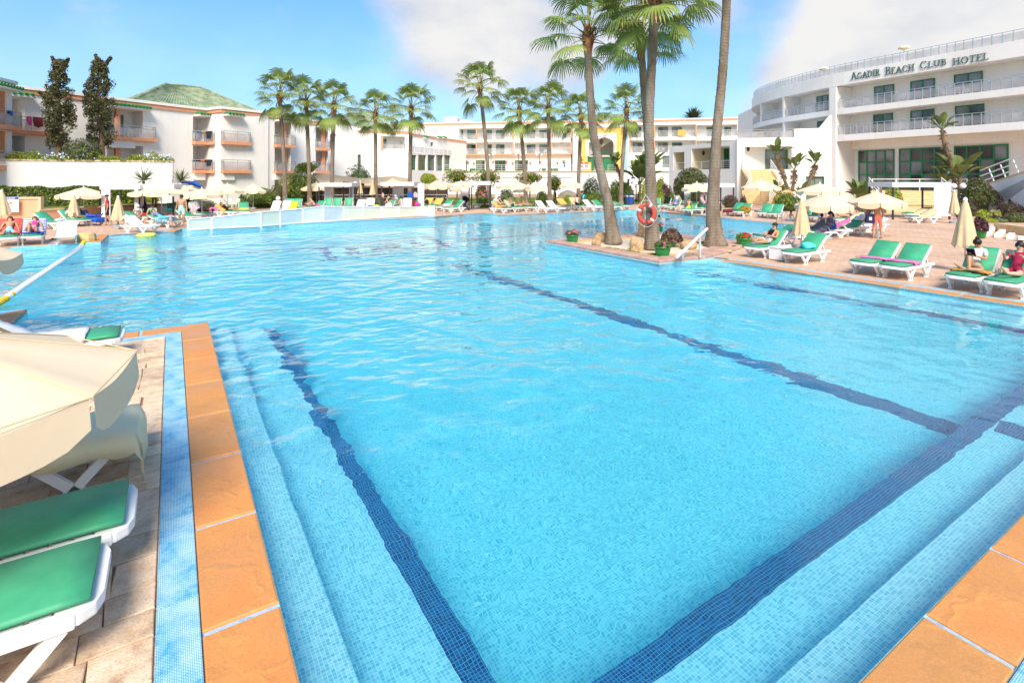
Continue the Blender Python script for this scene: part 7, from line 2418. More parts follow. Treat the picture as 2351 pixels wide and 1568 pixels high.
# ---- planted peninsula
isl = [P('D', 1252, 558.5), P('D', 1513, 607), P('D', 1622, 596), P('D', 1700, 575), P('D', 1712, 560), P('D', 1620, 551), P('D', 1560, 541.5), P('D', 1473, 539)]
ipoly = [Vector((p.x, p.y)) for p in isl]
SG_old = SG
ar = sum(ipoly[i].x * ipoly[(i + 1) % 8].y - ipoly[(i + 1) % 8].x * ipoly[i].y for i in range(8))
SG = 1 if ar > 0 else -1
inn_ = offset(ipoly, -.42)
SG = SG_old
pen = empty('peninsula', (0, 0, 0))
tag(pen, kind='structure')
mb = MB()
mb.prism([p[:] for p in ipoly], -.2, .02)
mb.build('footing', MOSAIC, pen)
for i in range(8):
 j = (i + 1) % 8
 a, b_, c0, c1 = ipoly[i], ipoly[j], inn_[i], inn_[j]
 L = (b_ - a).length
 n = max(1, round(L / 1.1))
 for k in range(n):
  t0, t1 = k / n, (k + 1) / n - .012 / L
  tile(a.lerp(b_, t0), a.lerp(b_, t1), c0.lerp(c1, t0), c0.lerp(c1, t1), .021, .125, pen, PINKSTONE, 'coping_stone', .02)
ring_fill('gravel', [[p[:] for p in inn_]], .07, GRAVEL)
def px(c, n=1): return (DD(c, n, 0)[0] - DD(c, 0, 0)[0])
# moss strips on the gravel
for k, (x0, y0, x1, y1) in enumerate(((690, 605, 1080, 670), (1100, 665, 1340, 690), (1460, 690, 1660, 665), (1640, 560, 1760, 540))):
 a, b_ = P('G', x0, y0, .07), P('G', x1, y1, .07)
 d_ = (b_ - a).normalized()
 n_ = Vector((-d_.y, d_.x, 0)) * .22
 lawn_tufts('moss', [a - n_, b_ - n_, b_ + n_, a + n_], .075, 900, (LEAFYL, LEAFOL), .035)
rs = random.Random(4)
def rock(label, c, x, y, r, sz, seed):
 p = P(c, x, y, .07)
 rr = random.Random(seed)
 bm = bmesh.new()
 bmesh.ops.create_icosphere(bm, subdivisions=3, radius=1)
 ks = [(Vector((rr.gauss(0, 1), rr.gauss(0, 1), rr.gauss(0, 1))).normalized(), rr.uniform(-.3, .25)) for _ in range(16)]
 for v in bm.verts:
  d_ = v.co.normalized()
  k = 1 + sum(a_ * math.exp((d_.dot(q_) - 1) * 12) for q_, a_ in ks) + rr.uniform(-.05, .05)
  v.co = Vector((d_.x * r * k, d_.y * r * .85 * k, d_.z * sz * k))
 me = bpy.data.meshes.new('boulder')
 bm.to_mesh(me)
 bm.free()
 me.materials.append(STONE)
 o = link('boulder', me, None, (p.x, p.y + r * .4, .07 + sz * .62), (0, 0, rr.uniform(0, 3)))
 return tag(o, label, 'boulder', 'brown boulders on the peninsula')
rock('rounded boulder in front of the leaning palm', 'G', 620, 585, .20, .26, 1)
rock('angular boulder behind the rounded one, against the leaning palm', 'G', 665, 548, .26, .28, 2)
rock('pitted boulder left of the lifebuoy palm', 'G', 1020, 628, .32, .30, 3)
rock('rock behind the brown pot plant', 'G', 1400, 570, .28, .30, 4)
rock('craggy rock between the brown plant and the handrail', 'G', 1530, 618, .34, .22, 5)
for k, (x, y) in enumerate(((500, 545), (560, 535), (880, 510), (960, 497), (1450, 530), (1520, 545), (1940, 590), (1985, 600), (1880, 632), (1100, 668), (1380, 685), (1560, 660))):
 p = P('G', x, y, .07)
 poly = [(math.cos(t) * rs.uniform(.25, .42), math.sin(t) * rs.uniform(.15, .24)) for t in (0, .9, 1.9, 2.9, 3.9, 5.2)]
 o = MB().prism(poly, 0, .06).build('flagstone', mat('flagstone', (.60, .42, .22), .85, .2, 4, .3, 30), None, False, (p.x, p.y, .071), rs.uniform(0, 3))
 tag(o, 'flat sandstone slab ' + ('just right of the left tip flower pot', 'between the left flower pot and the rounded boulder', 'right of the leaning palm along the back edge', 'left of the stone post along the back edge', 'behind the brown pot plant', 'right of the brown pot plant at the back edge',
  'in front of the pot with red flowers', 'nearest to the lounger of the woman in black', 'right of the rightmost palm foot', 'left of the large front pot', 'right of the large front pot', 'under the white handrail')[k], 'flagstone', 'flat stones edging the gravel')
def pot(label, c, x, yb, w, h, plant, n=350, z0=.07, leafs=(LEAF, LEAFOL), fl=(FLP, 30, .05), ph=.16, leaf=.05):
 p = P(c, x, yb, z0)
 k = px(c) * p.y / FPX
 r, H = w * k / 2, h * k
 root = empty('plant_pot', p, 0, label, 'plant pot', 'green glazed pots')
 MB().lathe([(r * .62, 0), (r * .78, H * .15), (r * .95, H * .6), (r * .98, H * .86), (r * 1.06, H * .88), (r * 1.06, H), (r * .94, H), (r * .92, H * .9)], 24).build('pot', GREENPOT, root, True)
 MB().lathe([(.01, H * .88), (r * .93, H * .885)], 16).build('soil', SOIL, root)
 SEED[0] += 1
 pos, d = lumpy(n, (r * plant, r * plant, ph), SEED[0], .3, -.2)
 V, Q = leaf_quads(pos + np.array([0, 0, H + ph * .2]), leaf, .45, d, .9)
 link('foliage', np_mesh('foliage', V, Q, list(leafs), NR.randint(0, len(leafs), len(Q))), root)
 if fl:
  pos, d = lumpy(fl[1] * 2, (r * plant, r * plant, ph * 1.15), SEED[0], .3, .1, .05)
  V, Q = leaf_quads(pos + np.array([0, 0, H + ph * .25]), fl[2], .9, d, .4)
  link('blossom', np_mesh('blossom', V, Q, fl[0]), root)
 return root
pot('green pot with purple flowers at the left tip of the peninsula', 'G', 382, 550, 122, 78, 1.0)
pot('large green pot with white and magenta flowers at the front of the peninsula', 'G', 1264, 688, 158, 102, 1.0, 420)
pot('green pot with a bushy brown plant behind the lifebuoy palm', 'G', 1348, 592, 80, 50, 2.4, 1600, .07, (LEAFPU, DRYLEAF), None, .42, .085)
pot('small green pot half hidden behind the lifebuoy palm', 'G', 1250, 445, 36, 55, 1.1, 120)
pot('green pot with red flowers between the right palm and the black top woman', 'G', 2065, 595, 148, 92, .95, 420, .0, (LEAF, LEAFYL), (REDC, 26, .06))
pot('round green pot with a purple leaved plant by the large folded umbrella', 'F', 1588, 810, 100, 82, 1.5, 900, 0, (LEAFPU, LEAFPU), None, .5, .08)
# stone post behind the lifebuoy, the lifebuoy, the handrail
p = P('G', 1062, 490, .07)
e = empty('stone_post', p, 0, 'rough stone post with a coloured mosaic behind the lifebuoy', 'post')
zt_ = PY('G', 1085, 215, p.y).z
MB().lathe([(.2, 0), (.17, .3), (.15, .7), (.13, zt_ - .3), (.12, zt_ - .07)], 8).build('shaft', STONE, e)
MB().ball((0, -.06, zt_ - .25), .16, 8).build('mosaic', mat('mosaic_red', (.6, .12, .05), .5, .5, 12, 0, 20, .4, 0, (.7, .5, .3)), e)
c_ = PY('G', 1107, 265, 19.85)
BUOY = mat('lifebuoy_orange', (.52, .075, .055), .5, .15, 4, .1, 30)
e = empty('lifebuoy', c_, -.12, 'faded orange lifebuoy with white bands hung on the straight palm', 'lifebuoy')
R1, r1_ = .34, .076
def torus_arc(a0, a1, R_, r_, n, sx=.86):
 return MB().tube([(math.cos(t) * R_ * sx, 0, math.sin(t) * R_ * 1.08) for t in np.linspace(a0, a1, n)], r_, 10)
mb = MB().tube([(math.cos(t) * R1 * .82, 0, math.sin(t) * R1) for t in np.linspace(0, 2 * math.pi, 37)], r1_, 12, False)
mb.build('ring', BUOY, e, True)
for a in (1.05, 2.75, 5.55):
 MB().tube([(math.cos(t) * R1 * .82, 0, math.sin(t) * R1) for t in np.linspace(a - .12, a + .12, 5)], r1_ * 1.04, 12).build('band', WHITEC, e, True)
b = MB()
for k in range(4):
 a0, a1 = 1.05 + k * 1.5, 1.05 + (k + 1) * 1.5
 b.tube([(math.cos(t) * (R1 + .11 + .05 * math.sin((t - a0) / 1.5 * math.pi)) * .82, -.02, math.sin(t) * (R1 + .11 + .05 * math.sin((t - a0) / 1.5 * math.pi))) for t in np.linspace(a0, a1, 7)], .006, 5)
b.build('grab_rope', WHITEC, e)
b = MB()
b.tube([(-.2, 0, .33), (-.02, .05, .7), (.22, 0, .32)], .014, 5)
b.build('hanging_cord', WHITEC, e)
a, b_ = P('G', 1463, 712, .12), P('G', 1636, 692, .12)
e = empty('handrail', (0, 0, 0), 0, 'white sloping handrail at the front corner of the peninsula', 'handrail')
t0, t1 = PY('G', 1400, 698, a.y - .3), PY('G', 1703, 412, b_.y + .3)
MB().tube([t0, t1], .05, 10).build('rail', WHITEPL, e, True)
dd = (t1 - t0)
for q in (a, b_):
 f = (q.x - t0.x) / dd.x
 MB().tube([q, t0 + dd * f], .035, 8).build('post', GREYPOLE, e)
# ladder rails by the boy on the right deck and far edge
for (c, x, y, lab) in (('E', 1475, 800, 'steel pool ladder beside the boy in blue shorts'), ('Dd', 1925, 655, 'steel pool ladder right of the double trunks')):
 p = P(c, x, y)
 e = empty('pool_ladder', p, PHI if c == 'E' else .2, lab, 'ladder', 'steel pool ladders')
 for dx in (0, .55 if c == 'E' else .4):
  q2 = Vector((dx, 0, 0))
  MB().tube([q2 + Vector((0, 0, -.5)), q2 + Vector((0, 0, .45)), q2 + Vector((0, .06, .62)), q2 + Vector((0, .25, .66)), q2 + Vector((0, .42, .55)), q2 + Vector((0, .46, 0))], .022, 8).build('rail', STEEL, e, True)
# white side table between the two near right loungers
q = UV(17.45, 10.45)
e = empty('side_table', q, PHI, 'white plastic cube table with slotted sides between two loungers', 'table')
MB().box(-.26, .26, -.24, .24, .02, .42).build('body', WHITEPL, e, bevel=.03)
MB().box(-.28, .28, -.26, .26, .421, .45).build('table_top', WHITEPL, e, bevel=.01)
for k in range(5):
 for zz in (.1, .25): MB().box(-.2 + k * .085, -.17 + k * .085, -.245, -.2415, zz, zz + .1).build('slot', GREYCURT, e)
# white garden chairs on the left lawn
for (x, y, lab, rz_) in ((700, 545, 'left white garden chair with towels, behind the umbrellas', .4), (795, 545, 'right white garden chair with a towel, behind the umbrellas', -.5)):
 q = PY('B', x, y, 49)
 plastic_chair((q.x, q.y, .02), math.pi + rz_, lab)
# near umbrellas on the left
nc = Vector((-3.93, 3.42, 0))
um = umbrella('large cream umbrella filling the left foreground', nc, 1.27, 1.41, 1.80, .27, math.atan2(.36, .93) + math.pi / 8, base=True)
wp = [P('D', -30, 742, .9), P('D', 58, 781, .5)]
o = MB().tube(wp, .022, 8).build('wooden_pole', mat('pale_wood', (.62, .42, .18), .6, .12, 5))
tag(o, 'pale wooden pole leaning behind the near umbrella at the left edge', 'pole')
sm = MB()
for k in range(8):
 a = 2 * math.pi * k / 8
 sm.tube([(1.27 * t_ * math.cos(a), 1.27 * t_ * math.sin(a), .39 * (1 - t_ ** 1.12) + .004) for t_ in np.linspace(.03, 1, 7)], .0055, 4)
sm.tube([(1.272 * math.cos(math.pi * k / 4), 1.272 * math.sin(math.pi * k / 4), .0) for k in range(9)], .006, 4)
sm.build('seam', CANVASF, um, False, (0, 0, 1.41))
c2 = UV(-3.55, 12.75)
umbrella('cream umbrella corner at the left edge above the rope end', c2, 1.3, 1.42, 1.95, .24, PHI + .25, base=True)
# ================================================================ people
def skin_mat(name, c): return mat(name, c, .5, .06, 6, 0, 20, .35)
SK = {'tan': skin_mat('skin_tan', (.50, .27, .16)), 'fair': skin_mat('skin_fair', (.62, .38, .27)), 'brown': skin_mat('skin_brown', (.34, .17, .09)), 'olive': skin_mat('skin_olive', (.45, .25, .15))}
HAIR = mat('dark_hair', (.018, .012, .010), .5, .2, 20)
HAIRB = mat('blond_hair', (.50, .36, .18), .55, .15, 20)
HAIRR = mat('auburn_hair', (.16, .05, .03), .55, .15, 20)
C = {}
HELD = {}
def cl(n, c, **k):
 C[n] = mat('cloth_' + n, c, .88, .1, 4, .12, 30, .15)
for n, c in dict(red=(.68, .035, .03), charcoal=(.045, .04, .045), mint=(.42, .72, .62), skyblue=(.25, .66, .78), pink=(.80, .06, .30), white=(.76, .75, .74), grey=(.40, .34, .28), taupe=(.26, .19, .14), sage=(.33, .40, .20),
    navy=(.025, .025, .09), royal=(.02, .10, .48), black=(.014, .013, .015), yellow=(.60, .48, .02), stone=(.40, .34, .27), lilac=(.50, .34, .58), neon=(.55, .80, .02), coral=(.82, .18, .11), blueprint=(.20, .22, .42),
    teal=(.01, .20, .24), green=(.04, .5, .16), orange=(.8, .16, .03), wine=(.30, .02, .06), denim=(.05, .07, .14), aqua=(.10, .60, .75), blush=(.72, .45, .55)).items(): cl(n, c)
def stripe_mat(name, a, b_, scale, rot=0):
 m = bpy.data.materials.new(name)
 t = NT(m)
 w = t.n('ShaderNodeTexWave', {'Vector': t.co('Object', (1, 1, 1), (0, rot, 0)), 'Scale': scale, 'Distortion': .3}, bands_direction='X')
 t.set('Base Color', t.ramp(w.outputs['Fac'], [(.45, a), (.55, b_)]))
 t.set('Roughness', .9)
 return m
STRIPE = stripe_mat('cloth_blue_white_stripe', (.75, .76, .8), (.03, .08, .45), 4.2)
STRIPET = stripe_mat('towel_blue_white_stripe', (.75, .76, .8), (.03, .10, .5), 5.0, 1.57)
MULTI = mat('towel_multicolour', (.30, .05, .08), .9, .6, 5, .1, 30, .1, 0, (.55, .35, .05))
BATIK = mat('towel_floral', (.50, .35, .35), .9, .3, 7, .1, 30, .1, 0, (.75, .70, .68))
PRINTBW = mat('cloth_black_white_print', (.05, .05, .05), .9, .3, 22, 0, 30, .1, 0, (.8, .8, .8))
EYEM = mat('eye_dark', (.02, .015, .012), .3, 0)
LIP = mat('lip', (.36, .10, .09), .5, 0)
def dv_(p, y=0):
 p, y = R(p), R(y)
 return Vector((math.sin(y), math.cos(y) * math.sin(p), -math.cos(y) * math.cos(p)))
STAND = dict(lean=0, nod=5, thL=(2, -4), shL=(-2, -2), thR=(2, 4), shR=(-2, 2), uaL=(0, -14), faL=(14, -8), uaR=(0, 14), faR=(14, 8), ft=90)
RECL = dict(lean=50, nod=-25, thL=(92, -8), shL=(94, -4), thR=(92, 8), shR=(94, 4), uaL=(25, -22), faL=(75, -5), uaR=(25, 22), faR=(75, 5), ft=140)
SIT = dict(lean=-12, nod=18, thL=(84, -10), shL=(4, -4), thR=(84, 10), shR=(4, 4), uaL=(22, -12), faL=(62, 20), uaR=(22, 12), faR=(62, -20), ft=90)
def person(label, loc, rz, pose, h=1.7, skin='tan', outfit=(), hair='short', hairm=None, build=1.0, pel=None, twist=0, extra=None, detail=False, scarf=None, group=None):
 root = empty('person', loc, rz, label, 'person', group)
 p = dict(pose)
 L = {k: v * h for k, v in dict(thigh=.245, shin=.235, uarm=.17, farm=.15, hand=.05, foot=.12).items()}
 if pel is None: pel = (0, 0, h * .53)
 pelv = Vector(pel)
 la = R(p['lean'])
 up = Vector((0, -math.sin(la), math.cos(la)))
 fw = Vector((0, math.cos(la), math.sin(la)))
 rt = Vector((1, 0, 0))
 waist, chest, upc = pelv + up * .10 * h, pelv + up * .2 * h, pelv + up * .27 * h
 neck = pelv + up * .315 * h
 na = la - R(p['nod']) if False else R(p['lean'] * .55 + -p['nod'])
 hu = Vector((0, -math.sin(na), math.cos(na)))
 hf = Vector((0, math.cos(na), math.sin(na)))
 tw = R(twist)
 hf = Vector((math.sin(tw) * hf.y, math.cos(tw) * hf.y, hf.z))
 chin, hm, ht = neck + hu * .045 * h + hf * .012, neck + hu * .09 * h + hf * .012, neck + hu * .135 * h
 V, E, RD, BN = [], [], [], []
 def add(pos, r, parent=None, bone=None):
  V.append(pos)
  RD.append(r)
  if parent is not None:
   E.append((parent, len(V) - 1))
   BN.append((bone, V[parent], pos))
  return len(V) - 1
 k = h
 iP = add(pelv, .074 * k * build)
 iW = add(waist, .064 * k * build ** 1.6, iP, 'pelvis')
 iC = add(chest, .070 * k * build ** 1.2, iW, 'waist')
 iU = add(upc, .062 * k * build, iC, 'chest')
 iN = add(neck, .030 * k, iU, 'chest')
 iH = add(chin, .036 * k, iN, 'neck')
 iM = add(hm, .050 * k, iH, 'head')
 iT = add(ht, .040 * k, iM, 'head')
 ends = {}
 for sgn, s in ((-1, 'L'), (1, 'R')):
  hip = pelv + rt * sgn * .050 * h * build - up * .012 * h
  iHp = add(hip, .058 * k * build, iP, 'pelvis')
  th = dv_(*p['th' + s])
  kn = hip + th * L['thigh']
  iq = add(hip.lerp(kn, .45), .047 * k * (build ** .6), iHp, 'th' + s)
  iK = add(kn, .033 * k, iq, 'th' + s)
  sh = dv_(*p['sh' + s])
  an = kn + sh * L['shin']
  ic = add(kn.lerp(an, .35), .033 * k, iK, 'sh' + s)
  iA = add(an, .020 * k, ic, 'sh' + s)
  ft = dv_(p['ft'], p['sh' + s][1] * .5)
  heel_d = Vector((0, 0, 0))
  add(an + ft * L['foot'] * .55 + sh * .012 * h, .021 * k, iA, 'ft' + s)
  add(an + ft * L['foot'] + sh * .02 * h, .014 * k, len(V) - 1, 'ft' + s)
  sp = upc + rt * sgn * .095 * h * (.5 + .5 * build) + up * .018 * h
  iS = add(sp, .036 * k * (build ** .5), iU, 'chest')
  ua = dv_(*p['ua' + s])
  el = sp + ua * L['uarm']
  iE0 = add(sp.lerp(el, .5), .027 * k * (build ** .5), iS, 'ua' + s)
  iE = add(el, .021 * k, iE0, 'ua' + s)
  fa = dv_(*p['fa' + s])
  wr = el + fa * L['farm']
  iWr = add(el.lerp(wr, .4), .021 * k, iE, 'fa' + s)
  iWr = add(wr, .0135 * k, iWr, 'fa' + s)
  add(wr + fa * L['hand'], .019 * k, iWr, 'ha' + s)
  ends[s] = (wr, fa)
 me = bpy.data.meshes.new('body_cage')
 me.from_pydata([tuple(v) for v in V], E, [])
 ob = bpy.data.objects.new('body_cage', me)
 COL.objects.link(ob)
 md = ob.modifiers.new('skin', 'SKIN')
 md.use_smooth_shade = True
 md.branch_smoothing = .4
 for i, sv in enumerate(me.skin_vertices[0].data):
  sv.radius = (RD[i], RD[i])
  sv.use_root = (i == 0)
 sb_ = ob.modifiers.new('sub', 'SUBSURF')
 sb_.levels = sb_.render_levels = 1
 bpy.context.view_layer.update()
 body = bpy.data.meshes.new_from_object(ob.evaluated_get(bpy.context.evaluated_depsgraph_get()))
 bpy.data.objects.remove(ob)
 bpy.data.meshes.remove(me)
 # hands with five fingers each, nose and ears become part of the same body mesh
 bm = bmesh.new()
 bm.from_mesh(body)
 def cone(a, b_, r0, r1, n=5):
  d = (b_ - a).normalized()
  u = d.cross(Vector((.3, .2, .9))).normalized()
  w = d.cross(u)
  v0 = [bm.verts.new(a + (u * math.cos(t) + w * math.sin(t)) * r0) for t in np.arange(n) * 2 * math.pi / n]
  v1 = [bm.verts.new(b_ + (u * math.cos(t) + w * math.sin(t)) * r1) for t in np.arange(n) * 2 * math.pi / n]
  for i in range(n): bm.faces.new((v0[i], v0[(i + 1) % n], v1[(i + 1) % n], v1[i]))
  bm.faces.new(v1)
 for s, sgn in (('L', -1), ('R', 1)):
  wr, fa = ends[s]
  sd_ = fa.cross(Vector((0, 0, 1)))
  sd_ = sd_.normalized() if sd_.length > .1 else Vector((0, 1, 0))
  pal = wr + fa * .045 * h
  nrm = sd_.cross(fa)
  for i, (o_, ln) in enumerate(((-.018, .036), (-.006, .042), (.006, .040), (.017, .031))):
   a = pal + sd_ * o_ * h * .8
   m_ = a + fa * ln * h * .55
   cone(a, m_, .0052 * h, .0047 * h)
   cone(m_, m_ + (fa * .8 - nrm * .5).normalized() * ln * h * .5, .0048 * h, .0035 * h)
  a = wr + fa * .02 * h
  cone(a, a + (fa * .6 - sd_ * .8).normalized() * .034 * h, .0065 * h, .0045 * h)
 nb = hm + hf * .046 * h - hu * .006 * h
 cone(nb + hu * .012 * h, nb - hu * .010 * h + hf * .010 * h, .005 * h, .008 * h)
 hr = hf.cross(hu).normalized()
 for sgn in (-1, 1):
  e_ = hm + hr * sgn * .046 * h
  cone(e_ - hr * sgn * .004, e_ + hr * sgn * .012 * h - hf * .01 * h, .014 * h, .008 * h, 6)
 bm.to_mesh(body)
 bm.free()
 body.name = 'body'
 body.materials.clear()
 mats_ = [SK[skin]]
 body.materials.append(SK[skin])
 idx = {}
 for (_, _, _, m) in outfit:
  if m not in idx:
   idx[m] = len(mats_)
   mats_.append(m)
   body.materials.append(C.get(m, m) if isinstance(m, str) else m)
 segs = [(b_[0], np.array(b_[1]), np.array(b_[2])) for b_ in BN]
 cen = np.empty(len(body.polygons) * 3, dtype=np.float32)
 body.polygons.foreach_get('center', cen)
 cen = cen.reshape(-1, 3)
 best, bt, bi = np.full(len(cen), 1e9), np.zeros(len(cen)), np.zeros(len(cen), int)
 lims = {}
 for i, (nm, a, b_) in enumerate(segs):
  d = b_ - a
  t = np.clip(((cen - a) @ d) / (d @ d + 1e-9), 0, 1)
  dist = np.linalg.norm(cen - (a + t[:, None] * d), axis=1)
  j = dist < best
  best[j], bt[j], bi[j] = dist[j], t[j], i
 # position along a two-piece limb bone 0..1
 mi = np.zeros(len(cen), dtype=np.int32)
 cnt = {}
 start = {}
 for i, (nm, a, b_) in enumerate(segs):
  cnt.setdefault(nm, []).append(i)
 for (bone, t0, t1, m) in outfit:
  for nm, ids in cnt.items():
   if not nm.startswith(bone): continue
   n_ = len(ids) if nm[:2] in ('th', 'sh', 'ua', 'fa') else 1
   for q_, i in enumerate(ids):
    tt = (bt + (q_ if n_ > 1 else 0)) / n_
    sel = (bi == i) & (tt >= t0 - 1e-6) & (tt <= t1 + 1e-6) & (mi == 0)
    mi[sel] = idx[m]
 body.polygons.foreach_set('material_index', mi)
 body.polygons.foreach_set('use_smooth', np.ones(len(mi), dtype=bool))
 link('body', body, root)
 HELD[label] = (ends['L'][0] + ends['L'][1] * .08 * h + ends['R'][0] + ends['R'][1] * .08 * h) / 2 + Vector((0, .01, .04))
 hm_ = hairm or HAIR
 # frame of the head
 M = Matrix(((hr.x, hf.x, hu.x, hm.x), (hr.y, hf.y, hu.y, hm.y), (hr.z, hf.z, hu.z, hm.z), (0, 0, 0, 1)))
 def headobj(name, mb, m):
  mb.v = [tuple(M @ Vector(v)) for v in mb.v]
  return mb.build(name, m, root, True)
 s = h / 1.7
 if hair in ('short', 'long', 'bun', 'tail'):
  b = MB()
  prof = [(math.sin(t) * .098 * s, -math.cos(t) * .105 * s) for t in np.linspace(1.25, 3.1, 7)]
  b.lathe(prof, 14, (0, -.016 * s, .028 * s))
  b.lathe([(.06 * s, -.05 * s), (.085 * s, 0), (.08 * s, .06 * s), (.03 * s, .09 * s)], 12, (0, -.03 * s, -.01 * s))
  headobj('hair', b, hm_)
 if hair == 'long':
  b = MB().tube([(0, -.06 * s, .03 * s), (0, -.085 * s, -.08 * s), (0, -.09 * s, -.22 * s), (0, -.07 * s, -.32 * s)], [.075 * s, .085 * s, .075 * s, .03 * s], 10, True, .55)
  headobj('hair_lock', b, hm_)
 if hair == 'tail':
  b = MB().tube([(.02 * s, -.09 * s, .07 * s), (.04 * s, -.15 * s, .03 * s), (.05 * s, -.15 * s, -.12 * s), (.05 * s, -.12 * s, -.26 * s)], [.03 * s, .035 * s, .03 * s, .012 * s], 8)
  headobj('hair_lock', b, hm_)
 if hair == 'bun': headobj('hair_bun', MB().ball((0, -.05 * s, .135 * s), .048 * s, 10), hm_)
 if hair == 'hijab' or hair == 'turban':
  b = MB()
  prof = [(math.sin(t) * .108 * s, -math.cos(t) * .115 * s) for t in np.linspace(1.2 if hair == 'turban' else 1.0, 3.1, 8)]
  b.lathe(prof, 14, (0, -.025 * s, .02 * s))
  if hair == 'hijab': b.tube([(0, -.03 * s, .02 * s), (0, -.03 * s, -.09 * s), (0, -.02 * s, -.17 * s), (0, -.01 * s, -.24 * s)], [.1 * s, .09 * s, .12 * s, .16 * s], 12, True, .8)
  else: b.tube([(0, -.1 * s, -.02 * s), (0, -.12 * s, -.15 * s), (0, -.1 * s, -.32 * s)], [.05 * s, .045 * s, .02 * s], 8)
  headobj('headscarf', b, C[scarf or 'white'])
 if hair == 'cap':
  b = MB()
  b.lathe([(.095 * s, .03 * s), (.1 * s, .06 * s), (.085 * s, .105 * s), (.02 * s, .125 * s)], 12, (0, -.01 * s, 0))
  b.add([(-.07 * s, .07 * s, .045 * s), (.07 * s, .07 * s, .045 * s), (.05 * s, .16 * s, .035 * s), (-.05 * s, .16 * s, .035 * s), (-.07 * s, .07 * s, .055 * s), (.07 * s, .07 * s, .055 * s), (.05 * s, .16 * s, .045 * s), (-.05 * s, .16 * s, .045 * s)],
   [(0, 1, 2, 3), (7, 6, 5, 4), (0, 4, 5, 1), (1, 5, 6, 2), (2, 6, 7, 3), (3, 7, 4, 0)])
  headobj('cap', b, C[scarf or 'charcoal'])
 if hair == 'sunhat': headobj('sun_hat', MB().lathe([(.17 * s, .03 * s), (.1 * s, .05 * s), (.095 * s, .12 * s), (.03 * s, .14 * s)], 14), CREAMC)
 for sx in (-1, 1): headobj('eye', MB().ball((sx * .032 * s, .081 * s, .008 * s), .011 * s, 6), EYEM)
 headobj('mouth', MB().box(-.02 * s, .02 * s, .066 * s, .083 * s, -.047 * s, -.039 * s), LIP)
 if extra == 'glasses':
  b = MB()
  for sx in (-1, 1): b.box(sx * .034 * s - .024 * s, sx * .034 * s + .024 * s, .086 * s, .098 * s, -.008 * s, .024 * s)
  b.box(-.075 * s, .075 * s, .088 * s, .092 * s, .012 * s, .02 * s)
  headobj('sunglasses', b, EYEM)
 return root, ends
LO = {o['label']: o for o in SC.objects if o.get('category') == 'sun lounger'}
def on(label, y=1.02, x=0.0, turn=0.0):
 o = LO[label]
 M = Matrix.Rotation(o.rotation_euler.z, 4, 'Z')
 q = M @ Vector((x, y, 0)) + o.location
 return (q.x, q.y, 0), o.rotation_euler.z + math.pi + turn
SZ = SEATZ + .085
def recl(label, lab, pose=None, h=1.7, y=1.02, dz=.075, turn=0, x=0, **k):
 loc, rz = on(lab, y, x, turn)
 pp = dict(RECL)
 pp.update(pose or {})
 return person(label, loc, rz, pp, h, pel=(0, 0, SZ + dz * h / 1.0 * .62 + .03), **k)
def stand(label, c, x, y, rz, pose=None, h=1.7, z0=0, Y=None, **k):
 q = P(c, x, y, z0) if Y is None else Vector((PY(c, x, 0, Y).x, Y, z0))
 pp = dict(STAND)
 pp.update(pose or {})
 return person(label, (q.x, q.y, z0 + .0), rz, pp, h, **k)
def sit(label, loc, rz, pose=None, h=1.65, seat=.42, **k):
 pp = dict(SIT)
 pp.update(pose or {})
 return person(label, loc, rz, pp, h, pel=(0, 0, seat + .06 * h), **k)
TRUNK_ = lambda m, t=.62: [('pelvis', 0, 1, m), ('th', 0, t, m)]
SHIRT = lambda m: [('waist', 0, 1, m), ('chest', 0, 1, m), ('ua', 0, .62, m)]
LONGS = lambda m: [('waist', 0, 1, m), ('chest', 0, 1, m), ('ua', 0, 1, m), ('fa', 0, .95, m)]
TROUS = lambda m: [('pelvis', 0, 1, m), ('th', 0, 1, m), ('sh', 0, .9, m)]
BIKINI = lambda m: [('pelvis', 0, .6, m), ('waist', .7, 1, m), ('chest', 0, .45, m)]
ONEP = lambda m: [('pelvis', 0, 1, m), ('waist', 0, 1, m), ('chest', 0, .6, m)]
KNEE = dict(thR=(132, 6), shR=(18, 2))
recl('man in light blue trunks sunbathing on a red towel at the left', 'lounger of the man in light blue trunks on a red towel', dict(lean=46, thL=(82, -24), shL=(95, 22), thR=(82, 24), shR=(95, -22)), 1.74, skin='tan', outfit=TRUNK_('skyblue', .55))
recl('woman in a pink bikini with one knee up on a striped towel', 'lounger of the woman in a pink bikini on a striped towel', dict(lean=46, **KNEE), 1.66, skin='tan', outfit=BIKINI('pink'), hair='bun', y=.98)
recl('boy in a white shirt reclining behind the folded umbrella', 'lounger of the boy in a white shirt', dict(lean=46, **KNEE), 1.5, skin='brown', outfit=SHIRT('white') + TRUNK_('white'))
recl('person wrapped in bright blue cloth lying with a straw hat', 'lounger of the person wrapped in blue', dict(lean=52), 1.6, skin='brown', outfit=SHIRT('navy') + TROUS('royal') + [('ft', 0, 1, 'royal')], hair='sunhat')
stand('man in a red T-shirt, dark shorts and black cap walking on the left deck', 'A', 1350, 832, R(118), dict(thL=(-10, -3), shL=(-22, 0), thR=(10, 3), shR=(2, 0), uaR=(20, 12), faR=(70, -12), uaL=(-12, -12), faL=(10, -5)), 1.80, skin='tan', outfit=SHIRT('red') + TRUNK_('charcoal', .8), hair='cap', scarf='charcoal')
q = P('A', 1690, 845)
sit('woman in grey clothes and a white headscarf sitting on a white lounger', (q.x, q.y + .35, 0), R(200), dict(faR=(120, -20)), 1.64, skin='fair', outfit=LONGS('grey') + TROUS('taupe'), hair='hijab', scarf='white', build=1.12)
q = P('A', 1880, 845)
